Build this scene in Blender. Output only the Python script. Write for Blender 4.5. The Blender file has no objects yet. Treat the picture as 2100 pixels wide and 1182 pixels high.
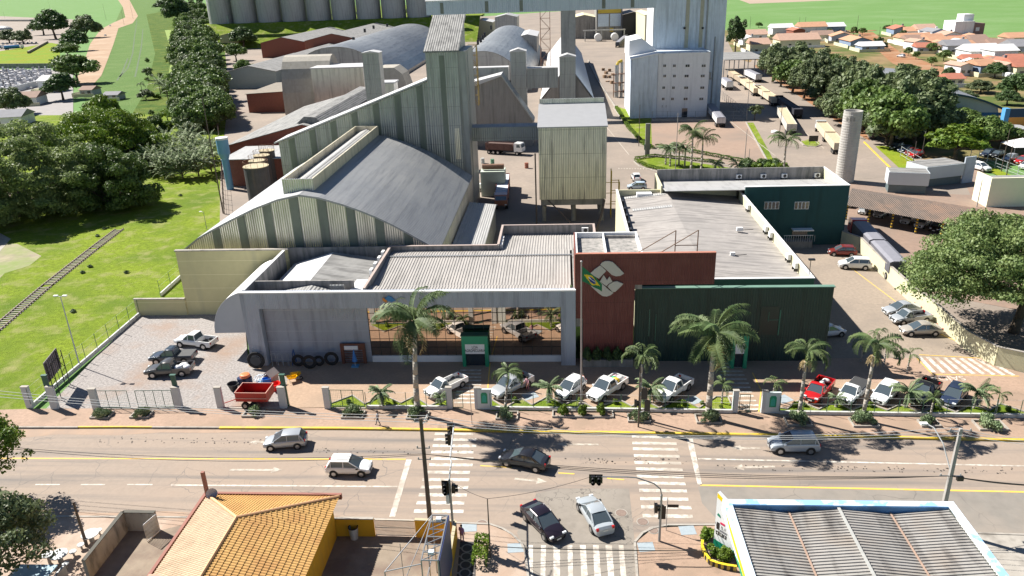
import bpy, math, random
import numpy as np
from math import radians as R, sin, cos, pi, sqrt, atan2, hypot
S = bpy.context.scene
COL = S.collection
rnd = random.Random(7)
# ---------------- camera ----------------
FPX, PX0, PY0, HC = 1552.0, 1050.0, 591.0, 40.0
def _n(v): return v/np.linalg.norm(v)
_hy = _n(np.array([100.0, -636.0, FPX])); _vz = _n(np.array([137.0, 3809.0, FPX]))
_rz = -_n(_vz-_hy*np.dot(_vz, _hy)); _rx = np.cross(_hy, _rz)
RM = np.stack([_rx, _hy, _rz])
cam = bpy.data.cameras.new('camera'); camo = bpy.data.objects.new('camera', cam); COL.objects.link(camo)
cam.sensor_width = 36; cam.lens = FPX/2100*36; cam.clip_end = 60000; cam.clip_start = 0.5
from mathutils import Matrix, Vector
_r = RM@np.array([1, 0, 0]); _u = RM@np.array([0, -1, 0]); _f = RM@np.array([0, 0, 1])
camo.matrix_world = Matrix(((_r[0], _u[0], -_f[0], 0), (_r[1], _u[1], -_f[1], 0), (_r[2], _u[2], -_f[2], HC), (0, 0, 0, 1)))
S.camera = camo
def g(px, py, z=0.0):            # the point of height z seen at a pixel of the photograph (used to survey the site)
    d = RM@np.array([px-PX0, py-PY0, FPX]); t = (z-HC)/d[2]; return float(d[0]*t), float(d[1]*t)
def gy(px, py, Y):
    d = RM@np.array([px-PX0, py-PY0, FPX]); t = Y/d[1]; return float(d[0]*t), float(HC+d[2]*t)
def ht(bx, by, tx, ty): return gy(tx, ty, g(bx, by)[1])[1]
def mpp(px, py, z=0.0):          # metres per photo pixel at that ground point
    d = RM@np.array([px-PX0, py-PY0, FPX]); t = (z-HC)/d[2]; return t
# ---------------- light ----------------
SUN = Vector((-7.98, 4.11, 8.87)).normalized()
w = bpy.data.worlds.new("World"); S.world = w; w.use_nodes = True
nt = w.node_tree; bg = nt.nodes['Background']; sk = nt.nodes.new('ShaderNodeTexSky'); sk.sky_type = 'NISHITA'; sk.sun_disc = False
sk.sun_elevation = math.asin(SUN.z); sk.sun_rotation = atan2(SUN.x, SUN.y); sk.air_density = 1.0; sk.dust_density = 0.2; sk.altitude = 2500; sk.ozone_density = 1.2
nt.links.new(sk.outputs[0], bg.inputs[0]); bg.inputs[1].default_value = 0.05
sl = bpy.data.lights.new('sun', 'SUN'); sl.energy = 5.0; sl.angle = R(0.53); sl.color = (1.0, 0.955, 0.88)
so = bpy.data.objects.new('sun', sl); COL.objects.link(so); so.rotation_euler = SUN.to_track_quat('Z', 'Y').to_euler(); so.location = (-80, 60, 120)
S.view_settings.view_transform = 'Standard'; S.view_settings.look = 'None'; S.view_settings.exposure = 1.05; S.view_settings.gamma = 1
S.cycles.max_bounces = 6; S.cycles.diffuse_bounces = 3; S.cycles.glossy_bounces = 4; S.cycles.transparent_max_bounces = 6
# ---------------- materials ----------------
MATS = {}
def mk(name, col, rough=.8, metal=0.0, var=.12, scale=1.0, col2=None, c2s=.15, c2lo=.45, c2hi=.65, streak=None, st=(1, 1, .08), sts=1.0, stlo=.5, sthi=.75,
       corr=None, grid=None, bump=0.0, bs=8.0, spec=.5, alpha=1.0, emit=0, trans=0, rand=0.0, coat=0.0, crack=None):
    """col base colour; col2 large patches; streak stretched stains; corr=(axis,pitch,height) corrugation; grid=(ax,ay,az pitch, width, colour)"""
    if name in MATS: return MATS[name]
    m = bpy.data.materials.new(name); m.use_nodes = True; n = m.node_tree.nodes; L = m.node_tree.links
    b = n['Principled BSDF']; b.inputs['Roughness'].default_value = rough; b.inputs['Metallic'].default_value = metal
    b.inputs['Specular IOR Level'].default_value = spec
    if coat: b.inputs['Coat Weight'].default_value = coat; b.inputs['Coat Roughness'].default_value = .05
    if trans: b.inputs['Transmission Weight'].default_value = trans
    tc = n.new('ShaderNodeTexCoord'); O = tc.outputs['Object']
    def noise(sc, det=4, vec=None, rough_=.6):
        t = n.new('ShaderNodeTexNoise'); t.inputs['Scale'].default_value = sc; t.inputs['Detail'].default_value = det; t.inputs['Roughness'].default_value = rough_
        L.new(vec or O, t.inputs['Vector']); return t.outputs['Fac']
    def mix(f, a, bb, ty='MIX'):
        x = n.new('ShaderNodeMix'); x.data_type = 'RGBA'; x.blend_type = ty
        if hasattr(f, 'links'): L.new(f, x.inputs[0])
        else: x.inputs[0].default_value = f
        for s_, v in ((6, a), (7, bb)):
            if hasattr(v, 'links'): L.new(v, x.inputs[s_])
            else: x.inputs[s_].default_value = (*v[:3], 1)
        return x.outputs[2]
    def ramp(f, lo, hi):
        x = n.new('ShaderNodeMapRange'); x.inputs[1].default_value = lo; x.inputs[2].default_value = hi; L.new(f, x.inputs[0]); return x.outputs[0]
    def mapping(s):
        x = n.new('ShaderNodeMapping'); x.inputs['Scale'].default_value = s; L.new(O, x.inputs[0]); return x.outputs[0]
    c = tuple(col)
    if var:
        f = noise(scale, 6); f = ramp(f, .25, .75)
        c = mix(f, tuple(k*(1-var) for k in col), tuple(min(1, k*(1+var)) for k in col))
    if col2: c = mix(ramp(noise(c2s, 5), c2lo, c2hi), c, col2)
    if streak: c = mix(ramp(noise(sts, 5, mapping(st)), stlo, sthi), c, streak)
    if crack:
        vo = n.new('ShaderNodeTexVoronoi'); vo.feature = 'DISTANCE_TO_EDGE'; vo.inputs['Scale'].default_value = crack[0]; wn = n.new('ShaderNodeVectorMath'); wn.operation = 'ADD'; tn = n.new('ShaderNodeTexNoise'); tn.inputs['Scale'].default_value = crack[0]*2; L.new(O, tn.inputs['Vector']); L.new(O, wn.inputs[0]); L.new(tn.outputs['Color'], wn.inputs[1]); L.new(wn.outputs[0], vo.inputs['Vector'])
        cl = ramp(vo.outputs['Distance'], 0, crack[1]); gate_ = ramp(noise(.12, 3), .48, .6); inv = n.new('ShaderNodeMath'); inv.operation = 'SUBTRACT'; inv.inputs[0].default_value = 1; L.new(cl, inv.inputs[1]); mm = n.new('ShaderNodeMath'); mm.operation = 'MULTIPLY'; L.new(inv.outputs[0], mm.inputs[0]); L.new(gate_, mm.inputs[1]); c = mix(mm.outputs[0], c, crack[2])
    if rand:
        oi = n.new('ShaderNodeObjectInfo'); hs = n.new('ShaderNodeHueSaturation'); L.new(ramp2(n, L, oi.outputs['Random'], 1-rand, 1+rand), hs.inputs['Value'])
        L.new(c, hs.inputs['Color']) if hasattr(c, 'links') else None
        c = hs.outputs[0]
    hgt = None
    if corr or grid:
        sx = n.new('ShaderNodeSeparateXYZ'); L.new(O, sx.inputs[0])
    def ma(op, a, bb=None):
        x = n.new('ShaderNodeMath'); x.operation = op
        for i, v in enumerate((a, bb)):
            if v is None: continue
            if hasattr(v, 'links'): L.new(v, x.inputs[i])
            else: x.inputs[i].default_value = v
        return x.outputs[0]
    if corr:
        ax, pitch, hh = corr
        hgt = ma('MULTIPLY', ma('SINE', ma('MULTIPLY', sx.outputs['XYZ'.index(ax)], 2*pi/pitch)), hh)
    if grid:
        px_, py_, pz_, wd, gc = grid; tot = None
        for o_, p_ in zip(range(3), (px_, py_, pz_)):
            if not p_: continue
            v = ma('LESS_THAN', ma('FRACT', ma('ADD', ma('DIVIDE', sx.outputs[o_], p_), .013)), wd/p_)
            tot = v if tot is None else ma('MAXIMUM', tot, v)
        c = mix(tot, c, gc)
    if hasattr(c, 'links'): L.new(c, b.inputs['Base Color'])
    else: b.inputs['Base Color'].default_value = (*c, 1)
    if bump or hgt is not None:
        bp = n.new('ShaderNodeBump'); bp.inputs['Distance'].default_value = 1.0; bp.inputs['Strength'].default_value = 1.0
        if bump:
            h2 = ma('MULTIPLY', noise(bs, 5), bump); hgt = h2 if hgt is None else ma('ADD', hgt, h2)
        L.new(hgt, bp.inputs['Height']); L.new(bp.outputs[0], b.inputs['Normal'])
    if emit:
        b.inputs['Emission Color'].default_value = (*col, 1); b.inputs['Emission Strength'].default_value = emit
    MATS[name] = m; return m
def ramp2(n, L, f, lo, hi):
    x = n.new('ShaderNodeMapRange'); x.inputs[3].default_value = lo; x.inputs[4].default_value = hi; L.new(f, x.inputs[0]); return x.outputs[0]
# ---------------- mesh building ----------------
class MB:
    def __init__(s): s.v = []; s.f = []; s.m = []
    def add(s, vs, fs, m=0):
        o = len(s.v); s.v += [tuple(map(float, p)) for p in vs]; s.f += [tuple(i+o for i in f) for f in fs]; s.m += [m]*len(fs); return s
    def box(s, x0, x1, y0, y1, z0, z1, m=0):
        return s.add([(x0, y0, z0), (x1, y0, z0), (x1, y1, z0), (x0, y1, z0), (x0, y0, z1), (x1, y0, z1), (x1, y1, z1), (x0, y1, z1)],
                     [(0, 3, 2, 1), (4, 5, 6, 7), (0, 1, 5, 4), (1, 2, 6, 5), (2, 3, 7, 6), (3, 0, 4, 7)], m)
    def obox(s, c, L_, W_, H_, rz=0, m=0):
        cx, cy, cz = c; a, b = cos(rz), sin(rz); P = []
        for z in (0, H_):
            for x, y in ((-L_/2, -W_/2), (L_/2, -W_/2), (L_/2, W_/2), (-L_/2, W_/2)): P.append((cx+x*a-y*b, cy+x*b+y*a, cz+z))
        return s.add(P, [(0, 3, 2, 1), (4, 5, 6, 7), (0, 1, 5, 4), (1, 2, 6, 5), (2, 3, 7, 6), (3, 0, 4, 7)], m)
    def wall(s, p, q, t, z0, z1, m=0):
        d = hypot(q[0]-p[0], q[1]-p[1]); return s.obox(((p[0]+q[0])/2, (p[1]+q[1])/2, z0), d, t, z1-z0, atan2(q[1]-p[1], q[0]-p[0]), m)
    def tube(s, p, q, r0, r1=None, n=8, m=0, caps=True):
        r1 = r0 if r1 is None else r1; p = Vector(p); q = Vector(q); d = (q-p).normalized()
        a = d.orthogonal().normalized(); b = d.cross(a); P = []
        for c, r in ((p, r0), (q, r1)):
            for i in range(n):
                t = 2*pi*i/n; P.append(c+a*(r*cos(t))+b*(r*sin(t)))
        F = [(i, (i+1) % n, n+(i+1) % n, n+i) for i in range(n)]
        if caps: F += [tuple(range(n-1, -1, -1)), tuple(range(n, 2*n))]
        return s.add(P, F, m)
    def path(s, pts, r, n=6, m=0):
        for a, b in zip(pts, pts[1:]): s.tube(a, b, r, r, n, m)
        return s
    def prism(s, poly, a0, a1, axis='y', m=0, mcap=None):
        n = len(poly)
        mp = {'y': lambda u, v, t: (u, t, v), 'x': lambda u, v, t: (t, u, v), 'z': lambda u, v, t: (u, v, t)}[axis]
        P = [mp(u, v, a0) for u, v in poly]+[mp(u, v, a1) for u, v in poly]
        s.add(P, [(i, (i+1) % n, n+(i+1) % n, n+i) for i in range(n)], m)
        s.add(P, [tuple(range(n-1, -1, -1)), tuple(range(n, 2*n))], m if mcap is None else mcap); return s
    def lathe(s, c, prof, n=16, m=0):
        cx, cy, cz = c; P = []
        for r, z in prof:
            for i in range(n): t = 2*pi*i/n; P.append((cx+r*cos(t), cy+r*sin(t), cz+z))
        F = []
        for k in range(len(prof)-1):
            for i in range(n): F.append((k*n+i, k*n+(i+1) % n, (k+1)*n+(i+1) % n, (k+1)*n+i))
        return s.add(P, F, m)
    def ball(s, c, rx, ry=None, rz=None, n=10, k=6, m=0, noise=0, rr=None):
        ry = ry or rx; rz = rz or rx; P = []; rr = rr or rnd
        for j in range(k+1):
            ph = pi*j/k-pi/2
            for i in range(n):
                t = 2*pi*i/n; q = 1+(rr.uniform(-noise, noise) if noise else 0)
                P.append((c[0]+rx*cos(ph)*cos(t)*q, c[1]+ry*cos(ph)*sin(t)*q, c[2]+rz*sin(ph)*q))
        F = [(j*n+i, j*n+(i+1) % n, (j+1)*n+(i+1) % n, (j+1)*n+i) for j in range(k) for i in range(n)]
        return s.add(P, F, m)
    def build(s, name, mats, parent=None, world=False, smooth=False, bevel=0, kind=None, label=None):
        if not isinstance(mats, (list, tuple)): mats = [mats]
        v = np.array(s.v, dtype=np.float64).reshape(-1, 3)
        if world and parent is not None:
            mt = parent.matrix_basis.inverted(); q = parent.parent
            if q is not None: mt = mt@q.matrix_basis.inverted()
            A = np.array(mt); v = v@A[:3, :3].T+A[:3, 3]
        me = bpy.data.meshes.new(name); me.from_pydata(v.tolist(), [], s.f)
        for mm in mats: me.materials.append(mm)
        me.polygons.foreach_set('material_index', np.array(s.m, dtype=np.int32))
        if smooth: me.polygons.foreach_set('use_smooth', np.ones(len(s.f), dtype=bool))
        me.update()
        o = bpy.data.objects.new(name, me); COL.objects.link(o)
        if parent is not None: o.parent = parent
        if bevel:
            b = o.modifiers.new('bevel', 'BEVEL'); b.width = bevel; b.segments = 2; b.limit_method = 'ANGLE'; b.angle_limit = R(40)
        if kind: o['kind'] = kind
        if label: o['label'] = label
        return o
def npmesh(name, V, F4, mat, parent=None, smooth=False, loc=None):
    """fast quads mesh from arrays"""
    me = bpy.data.meshes.new(name); nv = len(V); nf = len(F4); k = F4.shape[1]
    me.vertices.add(nv); me.vertices.foreach_set('co', np.ascontiguousarray(V, dtype=np.float32).ravel())
    me.loops.add(nf*k); me.loops.foreach_set('vertex_index', F4.astype(np.int32).ravel())
    me.polygons.add(nf); me.polygons.foreach_set('loop_start', np.arange(0, nf*k, k, dtype=np.int32)); me.polygons.foreach_set('loop_total', np.full(nf, k, dtype=np.int32))
    me.materials.append(mat); me.update(calc_edges=True)
    if smooth: me.polygons.foreach_set('use_smooth', np.ones(nf, dtype=bool))
    return me
def mobj(name, me, parent=None, loc=(0, 0, 0), rz=0, sc=1):
    o = bpy.data.objects.new(name, me); COL.objects.link(o); o.parent = parent; o.location = loc; o.rotation_euler = (0, 0, rz)
    o.scale = (sc, sc, sc) if not isinstance(sc, (tuple, list)) else sc; return o
def thing(name, label, cat, loc=(0, 0, 0), rz=0, group=None, sc=1):
    o = bpy.data.objects.new(name, None); COL.objects.link(o); o.location = loc; o.rotation_euler = (0, 0, rz); o.scale = (sc, sc, sc)
    o.empty_display_size = .3
    o['label'] = label; o['category'] = cat
    if group: o['group'] = group
    bpy.context.view_layer.update() if False else None
    # keep matrix_basis valid for world-space builds
    return o
def tag(o, label, cat, group=None):
    o['label'] = label; o['category'] = cat
    if group: o['group'] = group
    return o
def dup(root, loc, rz=0, label=None, group=None, sc=None, cat=None):
    def cp(o, par):
        c = o.copy(); COL.objects.link(c); c.parent = par
        for ch in KIDS.get(o.name, list(o.children)): cp(ch, c)
        return c
    r = cp(root, None); r.location = loc; r.rotation_euler = (0, 0, rz)
    if sc is not None: r.scale = (sc, sc, sc) if not isinstance(sc, (tuple, list)) else sc
    if label: r['label'] = label
    if group: r['group'] = group
    if cat: r['category'] = cat
    return r
KIDS = {}
def text_obj(txt, size, mat, parent, loc, rot=(R(90), 0, 0), name='lettering', ext=.01, align='CENTER', sx=1.0):
    cu = bpy.data.curves.new(name, 'FONT'); cu.body = txt; cu.size = size; cu.extrude = ext; cu.align_x = align; cu.align_y = 'CENTER'; cu.materials.append(mat)
    o = bpy.data.objects.new(name, cu); COL.objects.link(o)
    dg = bpy.context.evaluated_depsgraph_get(); me = bpy.data.meshes.new_from_object(o.evaluated_get(dg)); bpy.data.objects.remove(o)
    o = bpy.data.objects.new(name, me); COL.objects.link(o); o.parent = parent; o.location = loc; o.rotation_euler = rot; o.scale = (sx, 1, 1)
    if not me.materials: me.materials.append(mat)
    return o
def patch(name, mat, pts, z, pix=True, kind='structure'):
    P = [(*g(*p), z) for p in pts] if pix else [(p[0], p[1], z) for p in pts]
    me = bpy.data.meshes.new(name); 
    import mathutils
    tri = mathutils.geometry.tessellate_polygon([[Vector(p) for p in P]])
    F = []
    for t in tri:
        a, b, c = (Vector(P[i]) for i in t)
        F.append(t if (b-a).cross(c-a).z > 0 else (t[0], t[2], t[1]))
    me.from_pydata(P, [], F); me.materials.append(mat); me.update()
    o = bpy.data.objects.new(name, me); COL.objects.link(o); o['kind'] = kind; return o
def ow(n):
    t = ['', 'first', 'second', 'third', 'fourth', 'fifth', 'sixth', 'seventh', 'eighth', 'ninth', 'tenth', 'eleventh', 'twelfth', 'thirteenth', 'fourteenth', 'fifteenth', 'sixteenth', 'seventeenth', 'eighteenth', 'nineteenth']
    if n < 20: return t[n]
    a, b = divmod(n, 10); return (['', '', 'twenty', 'thirty', 'forty'][a]+'-'+t[b]) if b else ['', '', 'twentieth', 'thirtieth', 'fortieth'][a]
ordn = ['first', 'second', 'third', 'fourth', 'fifth', 'sixth', 'seventh', 'eighth', 'ninth', 'tenth', 'eleventh', 'twelfth']
glassm = mk('car_glass', (.10, .13, .15), rough=.05, metal=.4, var=0, spec=.8); tyrem = mk('tyre_rubber', (.018, .018, .018), rough=.85, var=.1); rimm = mk('wheel_rim', (.45, .45, .46), rough=.3, metal=.8, var=0)
blackp = mk('black_plastic', (.02, .02, .022), rough=.5, var=0); headm = mk('headlight_glass', (.75, .78, .8), rough=.12, var=0, spec=.8); tailm = mk('taillight_red', (.45, .01, .01), rough=.2, var=0); platem = mk('number_plate', (.7, .7, .68), rough=.5, var=0)
# ---------------- ground and roads ----------------
crop = mk('crop', (.13, .235, .075), rough=.9, var=.10, scale=.5, col2=(.16, .26, .10), c2s=.02, streak=(.105, .20, .06), st=(.1, 1, 1), sts=.25, stlo=.55, sthi=.8, bump=.15, bs=2.0, spec=.1)
crop2 = mk('crop_near', (.095, .165, .042), rough=.9, var=.25, scale=.9, col2=(.12, .185, .055), c2s=.05, bump=.3, bs=1.5, spec=.1)
lawn = mk('lawn', (.175, .235, .02), rough=.95, var=.4, scale=1.6, col2=(.105, .165, .018), c2s=.07, c2lo=.4, c2hi=.65, streak=(.27, .27, .10), st=(1, 1, 1), sts=.3, stlo=.5, sthi=.72, bump=.16, bs=6, spec=.1)
lawn2 = mk('lawn_yellow', (.20, .23, .018), rough=.95, var=.2, scale=.5, col2=(.15, .25, .02), c2s=.05, bump=.1, bs=3, spec=.1)
weeds = mk('weeds', (.06, .11, .018), rough=.95, var=.5, scale=.8, col2=(.13, .16, .03), c2s=.08, bump=.5, bs=1.2, spec=.1)
soil = mk('soil', (.30, .15, .08), rough=.95, var=.2, scale=.3, col2=(.34, .22, .14), c2s=.05, spec=.1)
dirt = mk('dirt_track', (.36, .25, .17), rough=.95, var=.12, scale=.3, col2=(.42, .32, .23), c2s=.06, spec=.1)
townsoil = mk('town_ground', (.24, .17, .09), rough=.95, var=.3, scale=.15, col2=(.09, .12, .035), c2s=.05, c2lo=.42, c2hi=.6, spec=.1)
asph = mk('asphalt_road', (.30, .243, .197), rough=.88, var=.09, scale=3.0, col2=(.33, .255, .20), c2s=.05, c2lo=.42, c2hi=.7, streak=(.18, .16, .145), st=(.04, 1, 1), sts=.8, stlo=.48, sthi=.72, crack=(.35, .014, (.17, .15, .135)), bump=.012, bs=30, spec=.3)
asph2 = mk('asphalt_patch', (.235, .208, .178), rough=.9, var=.12, scale=2.0, crack=(.9, .03, (.10, .09, .08)), col2=(.27, .24, .205), c2s=.15, bump=.012, bs=30, spec=.3)
asph3 = mk('asphalt_side_street', (.225, .205, .18), rough=.9, crack=(.3, .015, (.13, .12, .11)), var=.12, scale=1.2, col2=(.27, .235, .20), c2s=.2, bump=.012, bs=30, spec=.3)
yard = mk('yard_paving', (.29, .238, .195), rough=.88, var=.14, scale=1.2, col2=(.225, .19, .16), c2s=.05, c2lo=.4, c2hi=.65, streak=(.25, .205, .17), st=(1, 1, 1), sts=.25, spec=.3, bump=.01, bs=10)
pave = mk('brick_paving', (.36, .25, .185), rough=.85, var=.2, scale=3.2, col2=(.29, .21, .155), c2s=.2, streak=(.16, .12, .09), st=(1, 1, 1), sts=.6, stlo=.6, sthi=.8, bump=.015, bs=12, spec=.25)
pave2 = mk('lot_paving', (.37, .262, .185), rough=.85, var=.17, scale=3.2, col2=(.30, .22, .16), c2s=.15, bump=.012, bs=12, spec=.25)
pave3 = mk('right_lot_paving', (.30, .245, .195), rough=.85, var=.18, scale=2.6, col2=(.24, .20, .165), c2s=.12, bump=.012, bs=12, spec=.25)
gravel = mk('gravel', (.30, .275, .26), rough=.95, var=.42, scale=4.0, col2=(.30, .215, .165), c2s=.13, c2lo=.5, c2hi=.72, bump=.06, bs=6, spec=.2)
truckpave = mk('truck_yard', (.30, .215, .165), rough=.9, var=.12, scale=.8, col2=(.235, .185, .15), c2s=.05, streak=(.28, .205, .16), st=(.2, 1, 1), sts=.2, spec=.25, bump=.01, bs=8)
conc = mk('concrete', (.36, .33, .29), rough=.85, var=.12, scale=1.5, streak=(.20, .18, .155), sts=.8, spec=.3)
concd = mk('concrete_dark', (.26, .25, .23), rough=.88, var=.2, scale=1.2, streak=(.13, .13, .12), sts=.9, stlo=.45, sthi=.7)
whitep = mk('white_marking', (.66, .62, .55), rough=.75, var=.08, scale=4, streak=(.34, .29, .24), st=(1, 1, 1), sts=2.2, stlo=.42, sthi=.66, col2=(.42, .37, .31), c2s=.25)
yelp = mk('yellow_marking', (.75, .48, .08), rough=.75, var=.1, scale=4, streak=(.5, .38, .2), st=(1, 1, 1), sts=2.0, stlo=.5, sthi=.72)
yelk = mk('yellow_kerb', (.62, .43, .04), rough=.7, var=.1, scale=3, streak=(.36, .27, .13), st=(1, 1, 1), sts=.9, stlo=.45, sthi=.75)
bluep = mk('blue_marking', (.30, .35, .38), rough=.8, var=.1, scale=3)
sd_pave = mk('near_pavement', (.39, .30, .235), rough=.88, var=.14, scale=1.3, col2=(.33, .225, .16), c2s=.2, bump=.01, bs=10)

base = MB(); base.add([(-30000, -200, -.16), (30000, -200, -.16), (30000, 40000, -.16), (-30000, 40000, -.16)], [(0, 1, 2, 3)]); o = base.build('terrain', crop, kind='structure')
patch('bare_field', mk('bare_field', (.36, .27, .20), var=.1, scale=.01), [(250, 1090), (420, 1120), (900, 960), (1400, 900), (2500, 1200), (2500, 3000), (500, 3000)], -.1, pix=False)
patch('crop_field', crop2, [(355, 0), (335, 60), (318, 110), (305, 190), (290, 235), (180, 235), (165, 160), (230, 60), (262, -10)], -.10)
patch('weeds', weeds, [(300, 30), (500, -5), (520, 60), (480, 200), (470, 330), (280, 330), (270, 235), (300, 185), (318, 110)], -.08)
patch('lawn_strip', mk('lawn_strip', (.17, .25, .02), var=.25, scale=.8, bump=.2, bs=2), [(338, 62), (400, 60), (400, 110), (372, 165), (345, 160), (352, 110)], -.06)
patch('town_ground', townsoil, [(1480, 62), (1700, 68), (2300, 84), (2500, 330), (1890, 330), (1480, 150)], -.10)
patch('town_street', soil, [(1760, 68), (1790, 66), (1850, 110), (1905, 130), (1990, 155), (1970, 165), (1880, 150), (1830, 130)], -.04)
patch('town_street', soil, [(1500, 72), (1760, 68), (1800, 62), (1500, 64)], -.05)
patch('soil', soil, [(1850, 105), (1950, 150), (1900, 165), (1830, 125)], -.045)
patch('dirt_road', dirt, [(238, -6), (262, -6), (283, 33), (272, 48), (243, 58), (233, 90), (222, 120), (208, 155), (190, 175), (150, 176), (170, 135), (185, 90), (207, 60), (232, 47), (257, 36), (252, 15)], -.02)
patch('lawn', lawn2, [(-60, 115), (105, 88), (125, 92), (120, 136), (-60, 136)], -.05)
patch('parking_ground', yard, [(-80, 30), (150, 40), (150, 90), (100, 90), (-80, 118)], -.07)
patch('cemetery_ground', mk('cemetery_ground', (.24, .22, .21), var=.15, scale=.3), [(-80, 143), (150, 143), (150, 240), (-80, 330)], -.05)
patch('lawn', lawn, [(-400, 240), (290, 235), (450, 235), (505, 300), (520, 520), (375, 648), (284, 648), (30, 862), (-500, 862)], -.04)
patch('soil', mk('bare_soil', (.25, .21, .13), var=.3, scale=.6, col2=(.15, .2, .03), c2s=.12, c2lo=.4, c2hi=.6), [(-200, 500), (35, 500), (85, 525), (60, 545), (10, 560), (-30, 600), (-200, 640)], -.03)
patch('soil', MATS['bare_soil'], [(130, 400), (180, 385), (205, 400), (195, 420), (150, 430)], -.025)
patch('path', conc, [(-100, 470), (0, 478), (22, 490), (0, 515), (-100, 560)], -.022)
patch('factory_yard', yard, [(452, 345), (470, 190), (460, 90), (600, 60), (1230, 18), (1345, 16), (1480, 60), (1510, 120), (1560, 135), (1780, 262), (1900, 330), (2110, 400), (2110, 560), (2000, 640), (1500, 560), (1185, 520), (1020, 520), (450, 520)], -.02)
patch('grass_bank', lawn, [(440, 18), (900, 10), (900, 60), (690, 75), (560, 100), (440, 60)], -.015)
patch('truck_yard', truckpave, [(1330, 250), (1462, 248), (1532, 250), (1585, 330), (1525, 345), (1330, 300)], 0)
patch('truck_lane', yard, [(1480, 200), (1545, 120), (1740, 240), (1860, 360), (1700, 372), (1600, 350), (1535, 250)], -.008)
patch('right_yard', pave3, [(1590, 505), (1745, 505), (2010, 735), (2110, 770), (2110, 800), (1680, 755), (1660, 560)], .0)
patch('gate_ground', mk('pinkpave', (.26, .18, .135), var=.15, scale=1, col2=(.21, .16, .13), c2s=.1), [(1745, 372), (1860, 395), (1990, 400), (1960, 330), (2110, 395), (2110, 640), (1900, 600), (1740, 455), (1735, 400)], -.01)
patch('front_lot', pave2, [(480, 735), (1700, 735), (2110, 792), (2110, 856), (668, 836), (480, 838)], .004)
patch('right_lot_front', pave, [(1690, 735), (2010, 735), (2110, 770), (2110, 835), (1850, 790), (1690, 775)], .010)
patch('right_ground', yard, [(1740, 455), (2300, 470), (2300, 860), (2110, 850), (1990, 735), (1860, 606)], -.03)
patch('gravel_lot', gravel, [(287, 640), (500, 640), (510, 752), (590, 775), (580, 838), (120, 838), (95, 838)], .008)
patch('pavement', pave, [(-60, 842), (100, 838), (668, 837), (1500, 846), (2130, 857), (2130, 902), (1600, 891), (1100, 884), (700, 877), (160, 875), (-60, 876)], .0)
# main road (0.12 m below the pavements)
road = patch('road', asph, [(-300, 877), (160, 877), (700, 879), (1100, 886), (1600, 893), (2200, 905), (2200, 1100), (1470, 1076), (1340, 1082), (1302, 1112), (1308, 1200), (1085, 1200), (1076, 1128), (1050, 1095), (1005, 1075), (730, 1063), (-300, 1056)], -.12)
patch('road_repair', asph2, [(1150, 1000), (1290, 1000), (1302, 1112), (1308, 1200), (1085, 1200), (1076, 1128), (1060, 1090), (1100, 1010)], -.116)
patch('road_repair', asph3, [(1432, 996), (2200, 1010), (2200, 1094), (1480, 1074), (1440, 1030)], -.1165)
# pavements on the near side
patch('near_pavement', sd_pave, [(-300, 1058), (730, 1064), (1005, 1076), (1050, 1096), (1076, 1128), (1085, 1200), (1085, 1400), (-300, 1400)], -.002)
patch('near_pavement', pave, [(1302, 1114), (1340, 1083), (1470, 1077), (2200, 1101), (2200, 1400), (1310, 1400)], -.002)
patch('road_dust', mk('road_dust', (.36, .255, .185), rough=.95, var=.12, scale=2, col2=(.30, .225, .175), c2s=.5), [(-200, 877.5), (560, 879.5), (520, 883), (430, 886), (330, 885), (240, 891), (120, 889), (40, 897), (-200, 903)], -.1155)
patch('road_dust', MATS['road_dust'], [(-200, 1040), (60, 1044), (210, 1050), (330, 1046), (480, 1052), (700, 1056), (730, 1062), (-200, 1055.5)], -.1155)
def kerb(name, mat, pts, w=.18, h=.17, z=-.12):
    P = [g(*p) for p in pts]; b = MB()
    for p, q in zip(P, P[1:]): b.wall(p, q, w, z, z+h)
    return b.build(name, mat, kind='structure')
kerb('kerb', yelk, [(160, 876), (250, 875.5), (312, 876)])
kerb('kerb', yelk, [(450, 877), (700, 878), (900, 881), (1100, 885), (1350, 888), (1600, 892), (1850, 897), (2180, 904)], w=.3)
kerb('kerb', conc, [(-200, 876.5), (160, 876.5)]); kerb('kerb', conc, [(312, 876.5), (450, 877)])
kerb('kerb', conc, [(-300, 1057), (730, 1063.5), (1005, 1075.5), (1030, 1084), (1050, 1096), (1068, 1113), (1076, 1128), (1085, 1200)])
kerb('kerb', conc, [(1308, 1200), (1302, 1112), (1318, 1093), (1340, 1083), (1370, 1077), (1470, 1076.5), (2200, 1100)])
def mark(pts, mat=whitep, z=-.108): patch('road_marking', mat, pts, z)
def lane(p, q, w, mat=whitep, z=-.108):
    a = g(*p); b = g(*q); m = MB(); d = hypot(b[0]-a[0], b[1]-a[1]); n = (-(b[1]-a[1])/d*w/2, (b[0]-a[0])/d*w/2)
    m.add([(a[0]-n[0], a[1]-n[1], z), (b[0]-n[0], b[1]-n[1], z), (b[0]+n[0], b[1]+n[1], z), (a[0]+n[0], a[1]+n[1], z)], [(0, 1, 2, 3)]); m.build('road_marking', mat, kind='structure')
ys = [313, 347, 385, 423, 463, 500, 545, 590, 635, 682, 730, 780]; xl = [565, 560, 552, 545, 540, 530, 507, 490, 480, 468, 455, 440]; xr = [800, 818, 818, 802, 800, 795, 778, 775, 768, 760, 745, 740]
for y, a, b in zip(ys, xl, xr): lane((700+a/2.954, 782+y/2.954), (700+b/2.954, 782+y/2.954+.6), .42)
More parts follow.
